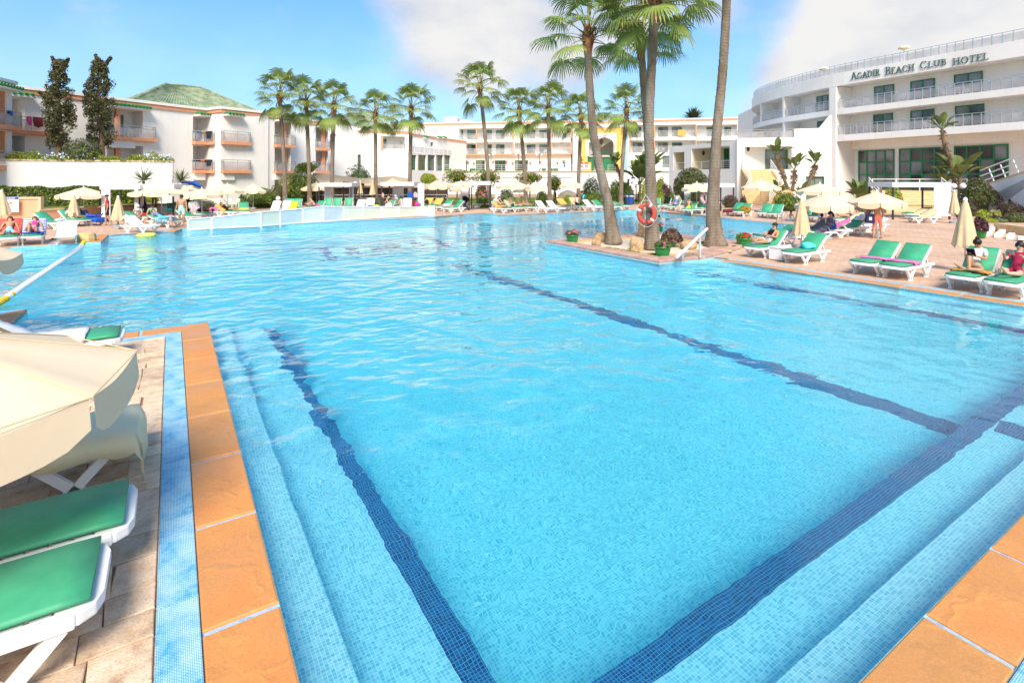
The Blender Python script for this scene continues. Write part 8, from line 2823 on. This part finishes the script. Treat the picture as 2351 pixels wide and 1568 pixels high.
sit('bearded man in a sage green T-shirt and shorts sitting beside her', (q.x, q.y + .35, 0), R(196), dict(thL=(80, -22), thR=(80, 22), lean=-16), 1.78, skin='tan', outfit=SHIRT('sage') + TRUNK_('sage', .7), build=1.08)
q = PY('A', 1845, 0, 36.0)
sit('woman in a dark navy robe and headscarf sitting in the left cabana', (q.x, q.y, 0), R(120), dict(), 1.62, skin='fair', outfit=LONGS('navy') + TROUS('navy'), hair='hijab', scarf='navy', build=1.1)
recl('person in a blue cap lying on a blue patterned towel near the toddler', 'green lounger with a teal towel beside the toddler', dict(lean=60), 1.6, skin='tan', outfit=LONGS('blueprint') + TROUS('aqua'), hair='cap', scarf='royal', y=1.25)
stand('toddler in a lilac swimsuit with arm bands walking by the man in mint shorts', 'A', 2150, 862, R(190), dict(uaL=(30, -50), faL=(60, -40), uaR=(80, 40), faR=(150, 20)), .86, skin='tan', outfit=ONEP('lilac') + [('ua', .3, 1, 'blush')], build=1.2)
stand('heavy shirtless man in mint shorts and sunglasses at the end of the glass fence', 'B', 105, 832, R(185), dict(thL=(12, -3), shL=(-8, 0), thR=(-6, 3), shR=(-14, 0)), 1.80, skin='tan', outfit=TRUNK_('mint', .7), extra='glasses', build=1.3)
q = PY('B', 185, 0, 38.2)
sit('person in black clothes and a dark cap sitting behind the man in mint shorts', (q.x, q.y, 0), R(200), dict(), 1.6, skin='fair', outfit=LONGS('black') + TROUS('black'), hair='cap', scarf='navy', extra='glasses', seat=.62)
recl('person in black leggings lying under a floral towel with a pink ring', 'dark green lounger with a patterned towel and a pink ring', dict(lean=55, **KNEE), 1.6, skin='tan', outfit=LONGS('blush') + TROUS('black'))
recl('woman in black lying back with her arms behind her head', 'lounger of the woman in black lying back', dict(lean=56, uaL=(150, -50), faL=(215, 40), uaR=(150, 50), faR=(215, -40)), 1.65, skin='tan', outfit=ONEP('black') + TRUNK_('black', .6), hair='long')
lq, lr = on('green lounger of the bald man', .9)
sit('bald shirtless man bent over a phone behind the glass fence', lq, R(100), dict(lean=-30, nod=25, uaL=(45, -8), faL=(95, 12), uaR=(45, 8), faR=(95, -12)), 1.72, skin='fair', outfit=TRUNK_('denim', .7), hair='bald')
lq, lr = on('green lounger of the blonde woman', .5)
sit('blonde woman in a black swimsuit eating behind the glass fence', lq, R(250), dict(uaR=(40, 10), faR=(140, -20)), 1.66, skin='fair', outfit=ONEP('black'), hair='long', hairm=HAIRB)
sit('person with tied dark hair and bare back next to the blonde woman', (lq[0] + 1.2, lq[1] + .2, 0), R(40), dict(), 1.6, skin='fair', outfit=ONEP('blush'), hair='bun')
sit('child in dark red beside the white umbrella pole', (lq[0] + 2.2, lq[1] + .2, 0), R(180), dict(), 1.25, skin='brown', outfit=SHIRT('wine') + TRUNK_('wine'))
lq, lr = on('green lounger back behind the grey hooded person', .8)
sit('person in a pale grey hooded top sitting in the middle cabana', lq, R(140), dict(lean=-20), 1.6, skin='tan', outfit=LONGS('grey') + TROUS('stone'), hair='hijab', scarf='white', seat=.5)
recl('woman in a black bikini with auburn hair sitting up to read', 'lounger of the woman in a black bikini', dict(lean=20, nod=15, uaL=(40, -6), faL=(85, 10), uaR=(40, 6), faR=(85, -10)), 1.66, skin='fair', outfit=BIKINI('black'), hair='long', hairm=HAIRR, extra='glasses')
recl('man in a stone grey T-shirt leaning on his elbow', 'lounger of the man in a grey shirt', dict(lean=28, **KNEE), 1.76, skin='fair', outfit=SHIRT('stone') + TRUNK_('teal', .7))
recl('blonde woman in a yellow bikini and sunglasses', 'lounger of the woman in a yellow bikini', dict(lean=26), 1.68, skin='fair', outfit=BIKINI('yellow') , hair='short', hairm=HAIRB, extra='glasses')
lq, lr = on('lounger of the woman in a white top', 1.0)
sit('woman in a white top and black trousers shading her eyes with a hand', lq, R(215), dict(lean=4, thL=(86, -8), uaL=(60, -20), faL=(165, 30)), 1.68, skin='tan', outfit=[('waist', 0, 1, 'white'), ('chest', 0, 1, 'white')] + TROUS('black'), hair='bun', build=1.1, extra='glasses')
recl('person lying under a bright blue cloth behind the leaning palm', 'green lounger with a blue cloth behind the leaning palm', dict(lean=70), 1.65, skin='fair', outfit=TRUNK_('royal', .7))
stand('person in a long black swim dress walking up the garden path', 'H6', 905, 570, R(190), dict(thL=(14, -2), shL=(-10, 0), thR=(-12, 2), shR=(-22, 0), uaR=(-15, 28), faR=(-5, 30), uaL=(40, -10), faL=(110, 0)), 1.18, skin='fair', outfit=LONGS('black') + TROUS('black'), extra='glasses')
recl('woman in a white headscarf, patterned blouse and lilac trousers reclining', 'green lounger of the woman in a patterned blouse', dict(lean=34, thR=(104, 8), shR=(84, 4)), 1.62, skin='tan', outfit=LONGS('blueprint') + TROUS('lilac'), hair='hijab', scarf='white', build=1.12, y=1.15)
lq, lr = on('green lounger of the boy in neon shorts', .62)
sit('boy in neon yellow shorts seen from behind, one foot at the pool edge', lq, R(150), dict(lean=12, nod=0, thL=(78, -4), shL=(46, 0), thR=(78, 14), shR=(46, 6), uaR=(-40, 20), faR=(-30, 10), uaL=(-30, -14), faL=(10, 0)), 1.6, skin='tan', outfit=TRUNK_('neon', .8))
q = P('H6', 1440, 872)
q = P('E', 5, 745, WZ)
person('swimmer doing the crawl in the far arm of the pool', (q.x, q.y, 0), R(95), dict(STAND, lean=-82, nod=-30, thL=(-92, -4), shL=(-95, 0), thR=(-92, 4), shR=(-95, 0), uaL=(170, -10), faL=(150, 0), uaR=(-60, 10), faR=(-80, 10), ft=-90), 1.7, pel=(0, 0, -.14), skin='fair', outfit=TRUNK_('navy', .4))
q = P('H2', 705, 1075, WZ)
person('swimmer with a yellow swim ring near the left pool edge', (q.x, q.y, 0), R(200), dict(STAND, lean=-60, nod=-40, thL=(-80, -8), shL=(-80, 0), thR=(-80, 8), shR=(-80, 0), uaL=(120, -40), faL=(90, 0), uaR=(120, 40), faR=(90, 0)), 1.4, pel=(0, 0, -.38), skin='fair', outfit=SHIRT('white'))
tag(MB().tube([(math.cos(t) * .34 + q.x, math.sin(t) * .34 + q.y - .1, WZ + .05) for t in np.linspace(0, 6.2832, 19)], .09, 8, False).build('swim_ring', mat('lime_vinyl', (.7, .75, .15), .4, .05), None, True), 'pale yellow swim ring floating near the left pool edge', 'swim ring')
q = P('E', 1545, 772)
sit('boy in light blue shorts sitting on the pool edge beside the ladder', (q.x + .1, q.y + .12, 0), R(188), dict(lean=-8, nod=20, thL=(86, -10), shL=(6, -4), thR=(86, 10), shR=(6, 4), uaR=(15, 35), faR=(-10, 25), uaL=(30, -10), faL=(60, 10)), 1.22, seat=.02, skin='tan', outfit=TRUNK_('aqua', .9))
lab = 'green lounger of the woman in a black top by the flower pot'
recl('woman in a black top and printed shorts using a phone on a lounger', lab, dict(lean=48, nod=12, thL=(90, -2), shL=(92, 10), thR=(100, 4), shR=(80, -6), uaL=(45, -10), faL=(105, 24), uaR=(45, 10), faR=(105, -24)), 1.68, skin='tan', outfit=[('pelvis', 0, 1, PRINTBW), ('th', 0, .55, PRINTBW), ('waist', 0, 1, 'black'), ('chest', 0, .55, 'black')], hair='tail', build=1.12, detail=True)
q = P('H7', 620, 640, .4)
sit('dark haired girl in a white shirt and orange trunks sitting behind the folded umbrella', (q.x, q.y, 0), R(150), dict(nod=25, lean=-15), 1.35, skin='tan', outfit=SHIRT('white') + TRUNK_('orange'), hair='long')
q = P('H7', 880, 690, .36)
sit('woman in a blue and white striped robe and navy turban sitting on a lounger', (q.x, q.y + .2, 0), R(95), dict(nod=12, lean=-14, uaL=(50, -8), faL=(110, 10), uaR=(50, 8), faR=(120, -10)), 1.64, skin='fair', outfit=[('waist', 0, 1, STRIPE), ('chest', 0, 1, STRIPE), ('ua', 0, 1, STRIPE), ('fa', 0, .8, STRIPE), ('pelvis', 0, 1, STRIPE), ('th', 0, 1, 'royal'), ('sh', 0, .9, 'royal')], hair='turban', scarf='navy', extra='glasses', build=1.12)
recl('man in dark trunks lying flat on his back with his head on a cream towel', 'lounger of the man lying in dark trunks', dict(lean=76, nod=-10, uaR=(15, 30), faR=(10, 20)), 1.76, skin='tan', outfit=[('pelvis', 0, 1, 'denim'), ('th', 0, .25, 'denim')], y=1.15)
q = P('H7', 1600, 830)
r_, en = person('shirtless man in coral shorts seen from behind, head under an umbrella', (q.x, q.y, 0), R(-8), dict(STAND, thL=(4, -5), thR=(-4, 5), uaL=(30, -45), faL=(110, -50), uaR=(10, 14), faR=(30, 5)), 1.78, skin='tan', outfit=TRUNK_('coral', .85), build=1.15)
recl('person in a green swimsuit sitting under the overlapping umbrellas', 'green lounger of the person in a green swimsuit', dict(lean=20), 1.6, skin='brown', outfit=ONEP('green'))
lab = 'green lounger of the girl in a white shirt'
recl('girl in a white T-shirt with dark hair in a bun reading, one knee up', lab, dict(lean=30, nod=42, thR=(138, -8), shR=(22, -6), thL=(86, -26), shL=(98, 62), uaL=(40, -12), faL=(110, 30), uaR=(52, 8), faR=(112, -30)), 1.62, skin='tan', outfit=SHIRT('white') + TRUNK_('stone', .3), hair='bun', y=.98, detail=True)
lab = 'green lounger at the right picture edge with a person in red'
recl('person in dark red holding up a phone at the right picture edge', lab, dict(lean=36, nod=15, thL=(90, -12), shL=(96, 20), thR=(96, 14), shR=(88, -14), uaL=(60, -10), faL=(120, 8), uaR=(60, 10), faR=(120, -8)), 1.64, skin='fair', outfit=SHIRT('wine') + TRUNK_('wine', .5), hair='long', y=1.1)
q = FT.world(FT.s('4', 1468), .5, 3.93)
person('man in a teal T-shirt standing at the terrace railing', q, R(180), STAND, 1.75, skin='tan', outfit=SHIRT('teal') + TROUS('denim'))
q = PY('Dd', 615, 440, 54)
person('person in black walking behind the awning post', (q.x, q.y, 0), R(90), dict(STAND, thL=(15, 0), thR=(-12, 0)), 1.6, skin='tan', outfit=LONGS('black') + TROUS('black'))
# ================================================================ towels, bags and toys
def drape(label, lab, y0, y1, m, w=.66, over=.0, hang=0.0, x=0.0, z=.006, cat='towel', name='towel', seed=0, group='towels on the loungers'):
 """Cloth following a lounger from y0 to y1 along it; over = how far it falls at the sides."""
 o = LO[lab]
 rs = random.Random(seed or len(label) * 7)
 bang = 0
 for (cu, bk), pr in LPROTO.items():
  pass
 me_ = None
 back, cush = 38, True
 for key, pr in LPROTO.items():
  if KIDS[pr.name][0].data == KIDS[o.name][0].data if o.name in KIDS else False: cush, back = key
 a = R(back)
 zc = SEATZ + (.088 if cush else .03) + z
 ny = max(6, int((y1 - y0) / .06))
 xs = [-w / 2 - .02, -w / 2, -w / 4, 0, w / 4, w / 2, w / 2 + .02]
 vs = []
 def prof(s):
  if s <= HINGE: return (s, zc)
  d = s - HINGE
  return (HINGE + d * math.cos(a) - .085 * math.sin(a) * min(1, d * 8), zc + d * math.sin(a) * 1.0)
 for i in range(ny + 1):
  s = y0 + (y1 - y0) * i / ny
  y_, z_ = prof(s)
  for j, xx in enumerate(xs):
   dz = .008 * math.sin(i * 1.3 + j * 2 + seed) + .006 * rs.random()
   yy = y_
   if hang and s < .05:
    pass
   if j in (0, 6): dz -= over * (1 + .15 * math.sin(i * .9))
   vs.append((xx + x, yy, z_ + abs(dz) if j not in (0, 6) else z_ + dz))
 if hang:
  row0 = vs[:7]
  new = []
  for k in (3, 2, 1):
   new += [(vx + .02 * math.sin(k * 3 + j), y0 - .03 - .02 * math.sin(j * 1.7 + k) - .03 * k / 3, vz - hang * k / 3) for j, (vx, vy, vz) in enumerate(row0)]
  vs = new + vs
  ny += 3
 n7 = 7
 fs = [(i * n7 + j, i * n7 + j + 1, (i + 1) * n7 + j + 1, (i + 1) * n7 + j) for i in range(ny) for j in range(6)]
 ob = MB().add(vs, fs).build(name, m, None, True, o.location, o.rotation_euler.z)
 sm = ob.modifiers.new('thick', 'SOLIDIFY')
 sm.thickness = .012
 sm.offset = 1
 return tag(ob, label, cat, group)
drape('cream towel hanging over the lounger under the near umbrella', NL[2][1], -.02, 1.1, CREAMC, .74, .16, .30, seed=3)
drape('white towel spread over the farthest lounger of the near row', NL[4][1], .45, 1.7, WHITEC, .68, .05, seed=4)
PINKT = mat('pink_towel', (.78, .18, .45), .9, .08, 3, .2, 40)
drape('pink towel lying across the pair of green loungers, right half', 'right hand green lounger of the pair under a shared pink towel', .60, 1.04, PINKT, .66, .05, seed=5)
drape('pink towel lying across the pair of green loungers, left half', 'left hand green lounger of the pair under a shared pink towel', .64, 1.0, PINKT, .76, .02, seed=6)
drape('red towel over the lounger back of the man in light blue trunks', 'lounger of the man in light blue trunks on a red towel', .8, 1.95, mat('red_towel', (.70, .10, .08), .9, .1), .72, .05)
drape('blue and white striped towel over the lounger of the woman in a pink bikini', 'lounger of the woman in a pink bikini on a striped towel', .4, 1.95, STRIPET, .72, .08)
drape('ochre towel over a lounger back beside the white loungers', 'lounger with an ochre towel over its back', .9, 1.95, YELC, .7, .06)
drape('cream towel behind the woman in a white top', 'lounger of the woman in a white top', .9, 1.95, mat('sand_towel', (.66, .47, .26), .9, .1), .7, .05)
drape('ochre towel under the woman in a black bikini', 'lounger of the woman in a black bikini', .6, 1.8, YELC, .68, .05)
drape('cream towel behind the man in a grey shirt', 'lounger of the man in a grey shirt', 1.0, 1.92, CREAMC, .68, .04)
drape('cream towel behind the woman in a yellow bikini', 'lounger of the woman in a yellow bikini', 1.0, 1.92, CREAMC, .68, .04)
drape('pale pink towel on a green lounger by the fence end', 'green lounger with a pale pink towel', .3, 1.3, mat('pale_pink_towel', (.72, .52, .52), .9, .1), .68, .08)
drape('tan blanket on a green lounger by the fence end', 'green lounger with a tan blanket', .7, 1.9, YELC, .7, .08)
drape('ochre towel on the lounger with the rucksack', 'lounger with an ochre towel and a dark rucksack', .8, 1.92, YELC, .7, .06)
drape('ochre towel on the lounger beside the woman in black', 'green lounger with an ochre towel right of the woman in black', .2, 1.3, YELC, .68, .06)
drape('ochre towel under the woman in black lying back', 'lounger of the woman in black lying back', .9, 1.9, YELC, .72, .06)
drape('floral towel over the dark green lounger', 'dark green lounger with a patterned towel and a pink ring', .9, 1.95, BATIK, .72, .3)
drape('teal patterned towel by the toddler', 'green lounger with a teal towel beside the toddler', .4, 1.4, mat('teal_towel', (.05, .30, .38), .9, .4, 6, .1, 30, .1, 0, (.4, .6, .7)), .72, .2)
drape('bright blue cloth on the far left lounger by the man in red', 'lounger of the person wrapped in blue', .0, .9, C['royal'], .72, .2, .25)
drape('cream towel on the front lounger by the curtained cabana', 'front lounger with a cream towel by the curtained cabana', .4, 1.95, mat('apricot_towel', (.76, .56, .34), .9, .08, 3, .2, 40), .7, .1)
drape('cream towel on the rear lounger by the curtained cabana', 'rear lounger with a cream towel by the curtained cabana', .4, 1.6, mat('apricot_towel', (.76, .56, .34)), .7, .06)
drape('apricot towel under the man in dark trunks', 'lounger of the man lying in dark trunks', .9, 1.95, mat('apricot_towel', (.76, .56, .34)), .72, .18)
drape('blue and white patterned towel behind the woman in a black top', 'lounger with a blue patterned towel behind the woman in a black top', .1, 1.4, mat('indigo_towel', (.03, .04, .28), .9, .5, 14, .1, 30, .1, 0, (.6, .6, .75)), .7, .1)
drape('striped purple towel hanging from a raised lounger back', 'lounger with a striped towel left of the robe woman', .9, 1.95, stripe_mat('towel_purple_stripe', (.18, .02, .10), (.02, .22, .26), 9, .3), .72, .25)
drape('pink towel on the lounger beside the robe woman', 'lounger seen from behind beside the robe woman', 1.0, 1.95, PINKT, .7, .1)
drape('white towel over a raised lounger back', 'green lounger with a white towel on its raised back, seen from behind', 1.6, 1.95, WHITEC, .5, .25)
drape('grey towel over a raised lounger back', 'green lounger with grey and white towels on its raised back', 1.6, 1.95, mat('grey_towel', (.20, .20, .23), .9, .1), .5, .25)
drape('multicoloured heap of clothes on the left lounger before the porch stairs', 'left lounger heaped with dark clothes before the porch stairs', -.05, 1.1, mat('dark_clothes', (.03, .03, .10), .9, .6, 9, .3, 14, .1, 0, (.32, .05, .06)), .74, .22, .2)
drape('red and yellow heap of clothes on the right lounger before the porch stairs', 'right lounger heaped with dark clothes before the porch stairs', .4, 1.5, mat('bright_clothes', (.10, .02, .03), .9, .6, 9, .3, 14, .1, 0, (.50, .30, .03)), .72, .2)
drape('dark towel on the lounger left of the patterned blouse woman', 'green lounger with a dark towel left of the patterned blouse woman', 1.1, 1.95, C['black'], .5, .03)
drape('white towel on the lounger right of the boy in neon shorts', 'green lounger with a white towel right of the boy in neon shorts', .3, 1.0, WHITEC, .66, .05)
drape('yellow towel bundle behind the glass fence', 'green lounger with a yellow towel behind the fence', .9, 1.9, mat('yellow_towel', (.80, .55, .02), .9, .1), .6, .1)
drape('dark and pink towels on the lounger at the cabana post', 'green lounger with dark and pink towels at the cabana post', .3, 1.1, mat('pink_navy_towel', (.04, .04, .10), .9, .5, 5, .2, 20, .1, 0, (.75, .45, .35)), .7, .1)
drape('colourful scarf around the girl in a white T-shirt', lab if False else 'green lounger of the girl in a white shirt', .55, 1.0, mat('scarf_print', (.62, .03, .25), .9, .5, 9, .2, 20, .1, 0, (.85, .50, .03)), .7, .03, seed=9)
def bundle(label, lab, y, x, r, m, sz=.5, name='cloth_bundle', cat='cloth bundle', zo=0, seed=1):
 o = LO[lab]
 rr = random.Random(seed)
 bm = bmesh.new()
 bmesh.ops.create_icosphere(bm, subdivisions=3, radius=1)
 ks = [(Vector((rr.gauss(0, 1), rr.gauss(0, 1), rr.gauss(0, .6))).normalized(), rr.uniform(-.35, .3)) for _ in range(18)]
 for v in bm.verts:
  d_ = v.co.normalized()
  k = 1 + sum(a_ * math.exp((d_.dot(q_) - 1) * 14) for q_, a_ in ks)
  v.co = Vector((d_.x * r * k, d_.y * r * .8 * k, max(-.3, d_.z) * r * sz * k))
 for f in bm.faces: f.smooth = True
 me = bpy.data.meshes.new(name)
 bm.to_mesh(me)
 bm.free()
 me.materials.append(m)
 M = Matrix.Rotation(o.rotation_euler.z, 4, 'Z')
 q = M @ Vector((x, y, 0)) + o.location
 ob = link(name, me, None, (q.x, q.y, SEATZ + .1 + r * sz * .3 + zo), (0, 0, o.rotation_euler.z))
 return tag(ob, label, cat)
bundle('crumpled turquoise cloth on a green lounger beside the cube table', 'green lounger with a turquoise cloth bundle on it', 1.05, .05, .22, C['aqua'], .7, seed=2)
bundle('striped teal and white cloth on the farthest near lounger', NL[4][1], 1.5, -.1, .22, mat('teal_white_stripe', (.05, .3, .28), .9, .5, 14, .1, 20, .1, 0, (.78, .74, .70)), .5, seed=21)
bundle('white bag on the green lounger by the peach panel', 'green lounger by the peach panel with a white bag', .6, .1, .25, WHITEC, .35, 'bag', 'bag', seed=3)
bundle('red beach bag beside the bald man', 'green lounger of the bald man', .75, .35, .26, C['pink'], .8, 'bag', 'bag', seed=4)
bundle('white bundle on the second green lounger behind the fence', 'green lounger back above the fence with a white bundle', .8, 0, .25, WHITEC, .6, seed=5)
bundle('dark rucksack leaning on an ochre towel', 'lounger with an ochre towel and a dark rucksack', .9, .1, .24, C['charcoal'], 1.1, 'rucksack', 'rucksack', .08, 6)
bundle('lime green bag on the lounger by the pushchair', 'green lounger beside the black pushchair', 1.6, .0, .16, C['green'], .8, 'bag', 'bag', .35, 7)
bundle('blue clothes beside the blonde woman', 'steep white lounger back by the blonde woman', .4, .2, .26, C['royal'], .5, seed=8)
bundle('white swim dress on the lap of the blonde woman', 'green lounger of the blonde woman', .25, .25, .28, mat('white_violet_cloth', (.75, .72, .8), .9, .2, 6), .9, seed=9)
bundle('lime clothes at the white umbrella pole', 'green lounger of the blonde woman', .2, -.75, .22, C['neon'], .5, seed=10)
bundle('pink clothes under the hanging blue towel', 'lounger under the blue hanging towel', .9, 0, .32, C['pink'], .7, seed=11)
bundle('black handbag next to the girl in a white T-shirt', 'green lounger of the girl in a white shirt', .42, .22, .1, C['black'], .4, 'bag', 'bag', -.03, 12)
bundle('yellow and black float toy by the girl in orange trunks', 'lounger with a striped towel left of the robe woman', .55, .1, .2, mat('float_toy', (.75, .42, .02), .5, .7, 6), .6, 'float_toy', 'toy', .06, 13)
bundle('red cushion heap in the left cabana', 'green lounger of the woman in a dark headscarf', .7, 0, .34, C['red'], .4, seed=14)
# hanging towels on the middle cabana
def hang_cloth(label, c, x, yt, yb, w, Y, m):
 a, b_ = PY(c, x, yt, Y), PY(c, x, yb, Y)
 k = px(c) * Y / FPX
 vs = []
 for i in range(9):
  for j in range(6):
   f = j / 5
   ww = w * k * (.35 + .65 * min(1, f * 2.2))
   vs.append((ww * (i / 8 - .5), .06 * math.sin(i * 1.9) * f, (a.z - b_.z) * (1 - f)))
 fs = [(i * 6 + j, (i + 1) * 6 + j, (i + 1) * 6 + j + 1, i * 6 + j + 1) for i in range(8) for j in range(5)]
 return tag(MB().add(vs, fs).build('towel', m, None, True, (a.x, Y, b_.z)), label, 'towel')
hang_cloth('royal blue towel hanging from the rail of the middle cabana', 'C', 798, 395, 508, 70, 44.9, C['royal'])
hang_cloth('pink and white towel hanging beside the blue one', 'C', 865, 405, 470, 55, 44.9, mat('pink_white_towel', (.75, .25, .35), .9, .4, 5, .1, 20, .1, 0, (.8, .75, .75)))
hang_cloth('red and white bag hanging on the left post of the middle cabana', 'C', 455, 415, 470, 30, 44.8, mat('red_white_cloth', (.7, .05, .05), .9, .4, 8, .1, 20, .1, 0, (.8, .75, .75)))
def ring(label, loc, R_, r_, m, rot, name='swim_ring'):
 b = MB().tube([(math.cos(t) * R_, 0, math.sin(t) * R_) for t in np.linspace(0, 2 * math.pi, 25)], r_, 10, False)
 o = link(name, b.mesh(name, m, True), None, loc, rot)
 return tag(o, label, 'swim ring')
q = PY('Dd', 977, 478, P('Dd', 977, 590).y)
ring('turquoise swim ring leaning beside the woman in a white top', q, .24, .085, mat('turquoise_vinyl', (.05, .58, .68), .3, .06), (0, 0, 1.0))
q = PY('H2', 1980, 575, P('B', 500, 690).y)
ring('pink swim ring on the dark green lounger', q, .2, .09, mat('pink_vinyl', (.85, .20, .50), .3, .06), (0, 0, .5))
q = PY('H2', 1140, 565, 36.5)
ring('flat turquoise swim ring on a lounger left of the man in mint shorts', q, .26, .07, mat('turquoise_vinyl', (.05, .58, .68)), (R(75), 0, 0))
q = PY('E', 492, 480, 41)
ring('red and white swim ring behind the right palm', q, .36, .14, mat('red_white_vinyl', (.7, .12, .18), .4, .4, 9, 0, 20, .4, 0, (.8, .7, .7)), (0, 0, .2))
# blue and white slide toy behind the left umbrellas
q = PY('B', 180, 300, 41)
e = empty('play_figure', (q.x, q.y, 0), 0, 'blue and white play sculpture like an aeroplane behind the left umbrellas', 'play figure')
MB().tube([(0, 0, 0), (.1, 0, q.z - .5), (-.3, 0, q.z), (.3, .2, q.z + .1), (1.1, .2, q.z - .35)], [.1, .16, .28, .24, .05], 10).build('body', BLUEC, e, True)
MB().tube([(-.5, -.05, q.z), (-.1, -.1, q.z + .28), (.5, 0, q.z + .2)], [.05, .16, .05], 8).build('wing', WHITEC, e, True)
# pushchair
q = P('C', 1475, 632)
e = empty('pushchair', q, R(15), 'black folding pushchair with a raised hood beside the green lounger', 'pushchair')
BLK = C['black']
for (x, y) in ((-.25, -.25), (.25, -.25), (-.22, .42), (.22, .42)):
 w = MB()
 w.T = Matrix.Translation((y, x, .09)) @ Matrix.Rotation(math.pi / 2, 4, 'X')
 w.lathe([(.03, -.025), (.085, -.025), (.09, 0), (.085, .025), (.03, .025)], 14)
 w.build('wheel', DARKMET, e)
for x in (-.22, .22):
 b = MB()
 b.bar((-.28, x, .12), (.18, x, .62), .03)
 b.bar((.42, x, .12), (-.05, x, .55), .03)
 b.bar((.12, x, .5), (.42, x, 1.02), .03)
 b.build('frame', DARKMET, e)
MB().bar((.42, -.22, 1.02), (.42, .22, 1.02), .035).build('handle', DARKMET, e)
b = MB()
b.add([(-.18, -.2, .42), (-.18, .2, .42), (.12, .2, .38), (.12, -.2, .38), (.3, -.2, .85), (.3, .2, .85)], [(0, 1, 2, 3), (3, 2, 5, 4)])
b.build('seat', BLK, e)
b = MB()
b.tube([(.33, 0, .72), (.24, 0, .95), (.08, 0, 1.02), (-.08, 0, .98)], [.2, .23, .23, .2], 10, True, .9)
b.build('hood', BLK, e, True)
MB().box(-.15, .3, -.18, .18, .2, .32).build('basket', BLK, e)
# books, phones and other small belongings
for lab_, who, m, nm, sz in (('white phone held by the woman in a black top', 'woman in a black top and printed shorts using a phone on a lounger', WHITEPL, 'phone', (.04, .008, .075)),
 ('dark book held by the girl in a white T-shirt', 'girl in a white T-shirt with dark hair in a bun reading, one knee up', BLK, 'book', (.08, .014, .11)),
 ('rose coloured phone held up by the person in dark red', 'person in dark red holding up a phone at the right picture edge', mat('rose_metal', (.5, .3, .28), .3, .05), 'phone', (.045, .008, .085)),
 ('phone in the hands of the bald man', 'bald shirtless man bent over a phone behind the glass fence', BLK, 'phone', (.04, .008, .075))):
 r_ = next(o for o in SC.objects if o.get('label') == who)
 q = Matrix.Rotation(r_.rotation_euler.z, 4, 'Z') @ HELD[who] + r_.location
 o = MB().box(-sz[0], sz[0], -sz[1], sz[1], -sz[2], sz[2]).build(nm, m, None, False, q)
 o.rotation_euler = (R(-35), 0, r_.rotation_euler.z)
 tag(o, lab_, nm)
q = P('H7', 1490, 520, 0)
mc = next(o for o in SC.objects if o.get('label', '').startswith('shirtless man in coral'))
e = empty('tote_bag', mc.location + Vector((-.36, -.02, .72)), R(-8), 'navy tote bag hanging from the arm of the man in coral shorts', 'bag')
MB().add([(-.16, -.05, .42), (.16, -.05, .42), (.19, -.07, .0), (-.19, -.07, .0), (-.16, .05, .42), (.16, .05, .42), (.19, .07, 0), (-.19, .07, 0)], [(0, 1, 2, 3), (7, 6, 5, 4), (3, 2, 6, 7), (0, 3, 7, 4), (1, 5, 6, 2)]).build('body', C['navy'], e)
for y in (-.05, .05): MB().tube([(-.09, y, .42), (-.05, y, .68), (.05, y, .68), (.09, y, .42)], .012, 5).build('handle', C['navy'], e)
MB().box(-.06, .06, -.064, -.061, .14, .28).build('print', WHITEC, e)
for k, (c, x, y, lab_) in enumerate((('A', 1115, 815, 'pair of dark sandals under the boy in a white shirt'), ('A', 1525, 868, 'dark flip flop beside the white lounger'), ('A', 680, 1003, 'black and white shoes by the bare white lounger'), ('C', 1850, 648, 'pale sandals under the woman in a black bikini'), ('F', 1205, 1238, 'twig lying on the deck by the girl in a white T-shirt'), ('E', 800, 685, 'pink slippers by the heaped clothes'))):
 q = P(c, x, y)
 b = MB()
 if 'twig' in lab_: b.bar((-.1, 0, .01), (.12, .03, .012), .02)
 else:
  for sx in (-.08, .08):
   b.prism([(sx - .045, -.13), (sx + .045, -.13), (sx + .05, .1), (sx, .14), (sx - .05, .1)], 0, .025)
   b.bar((sx - .045, .05, .03), (sx + .045, .05, .05), .03)
 nm = 'twig' if 'twig' in lab_ else 'sandal'
 tag(b.build('twig' if 'twig' in lab_ else 'sandals', DRYLEAF if k in (3, 4) else (PINKC if k == 5 else C['black']), None, False, q, rng.uniform(0, 3)), lab_, nm)
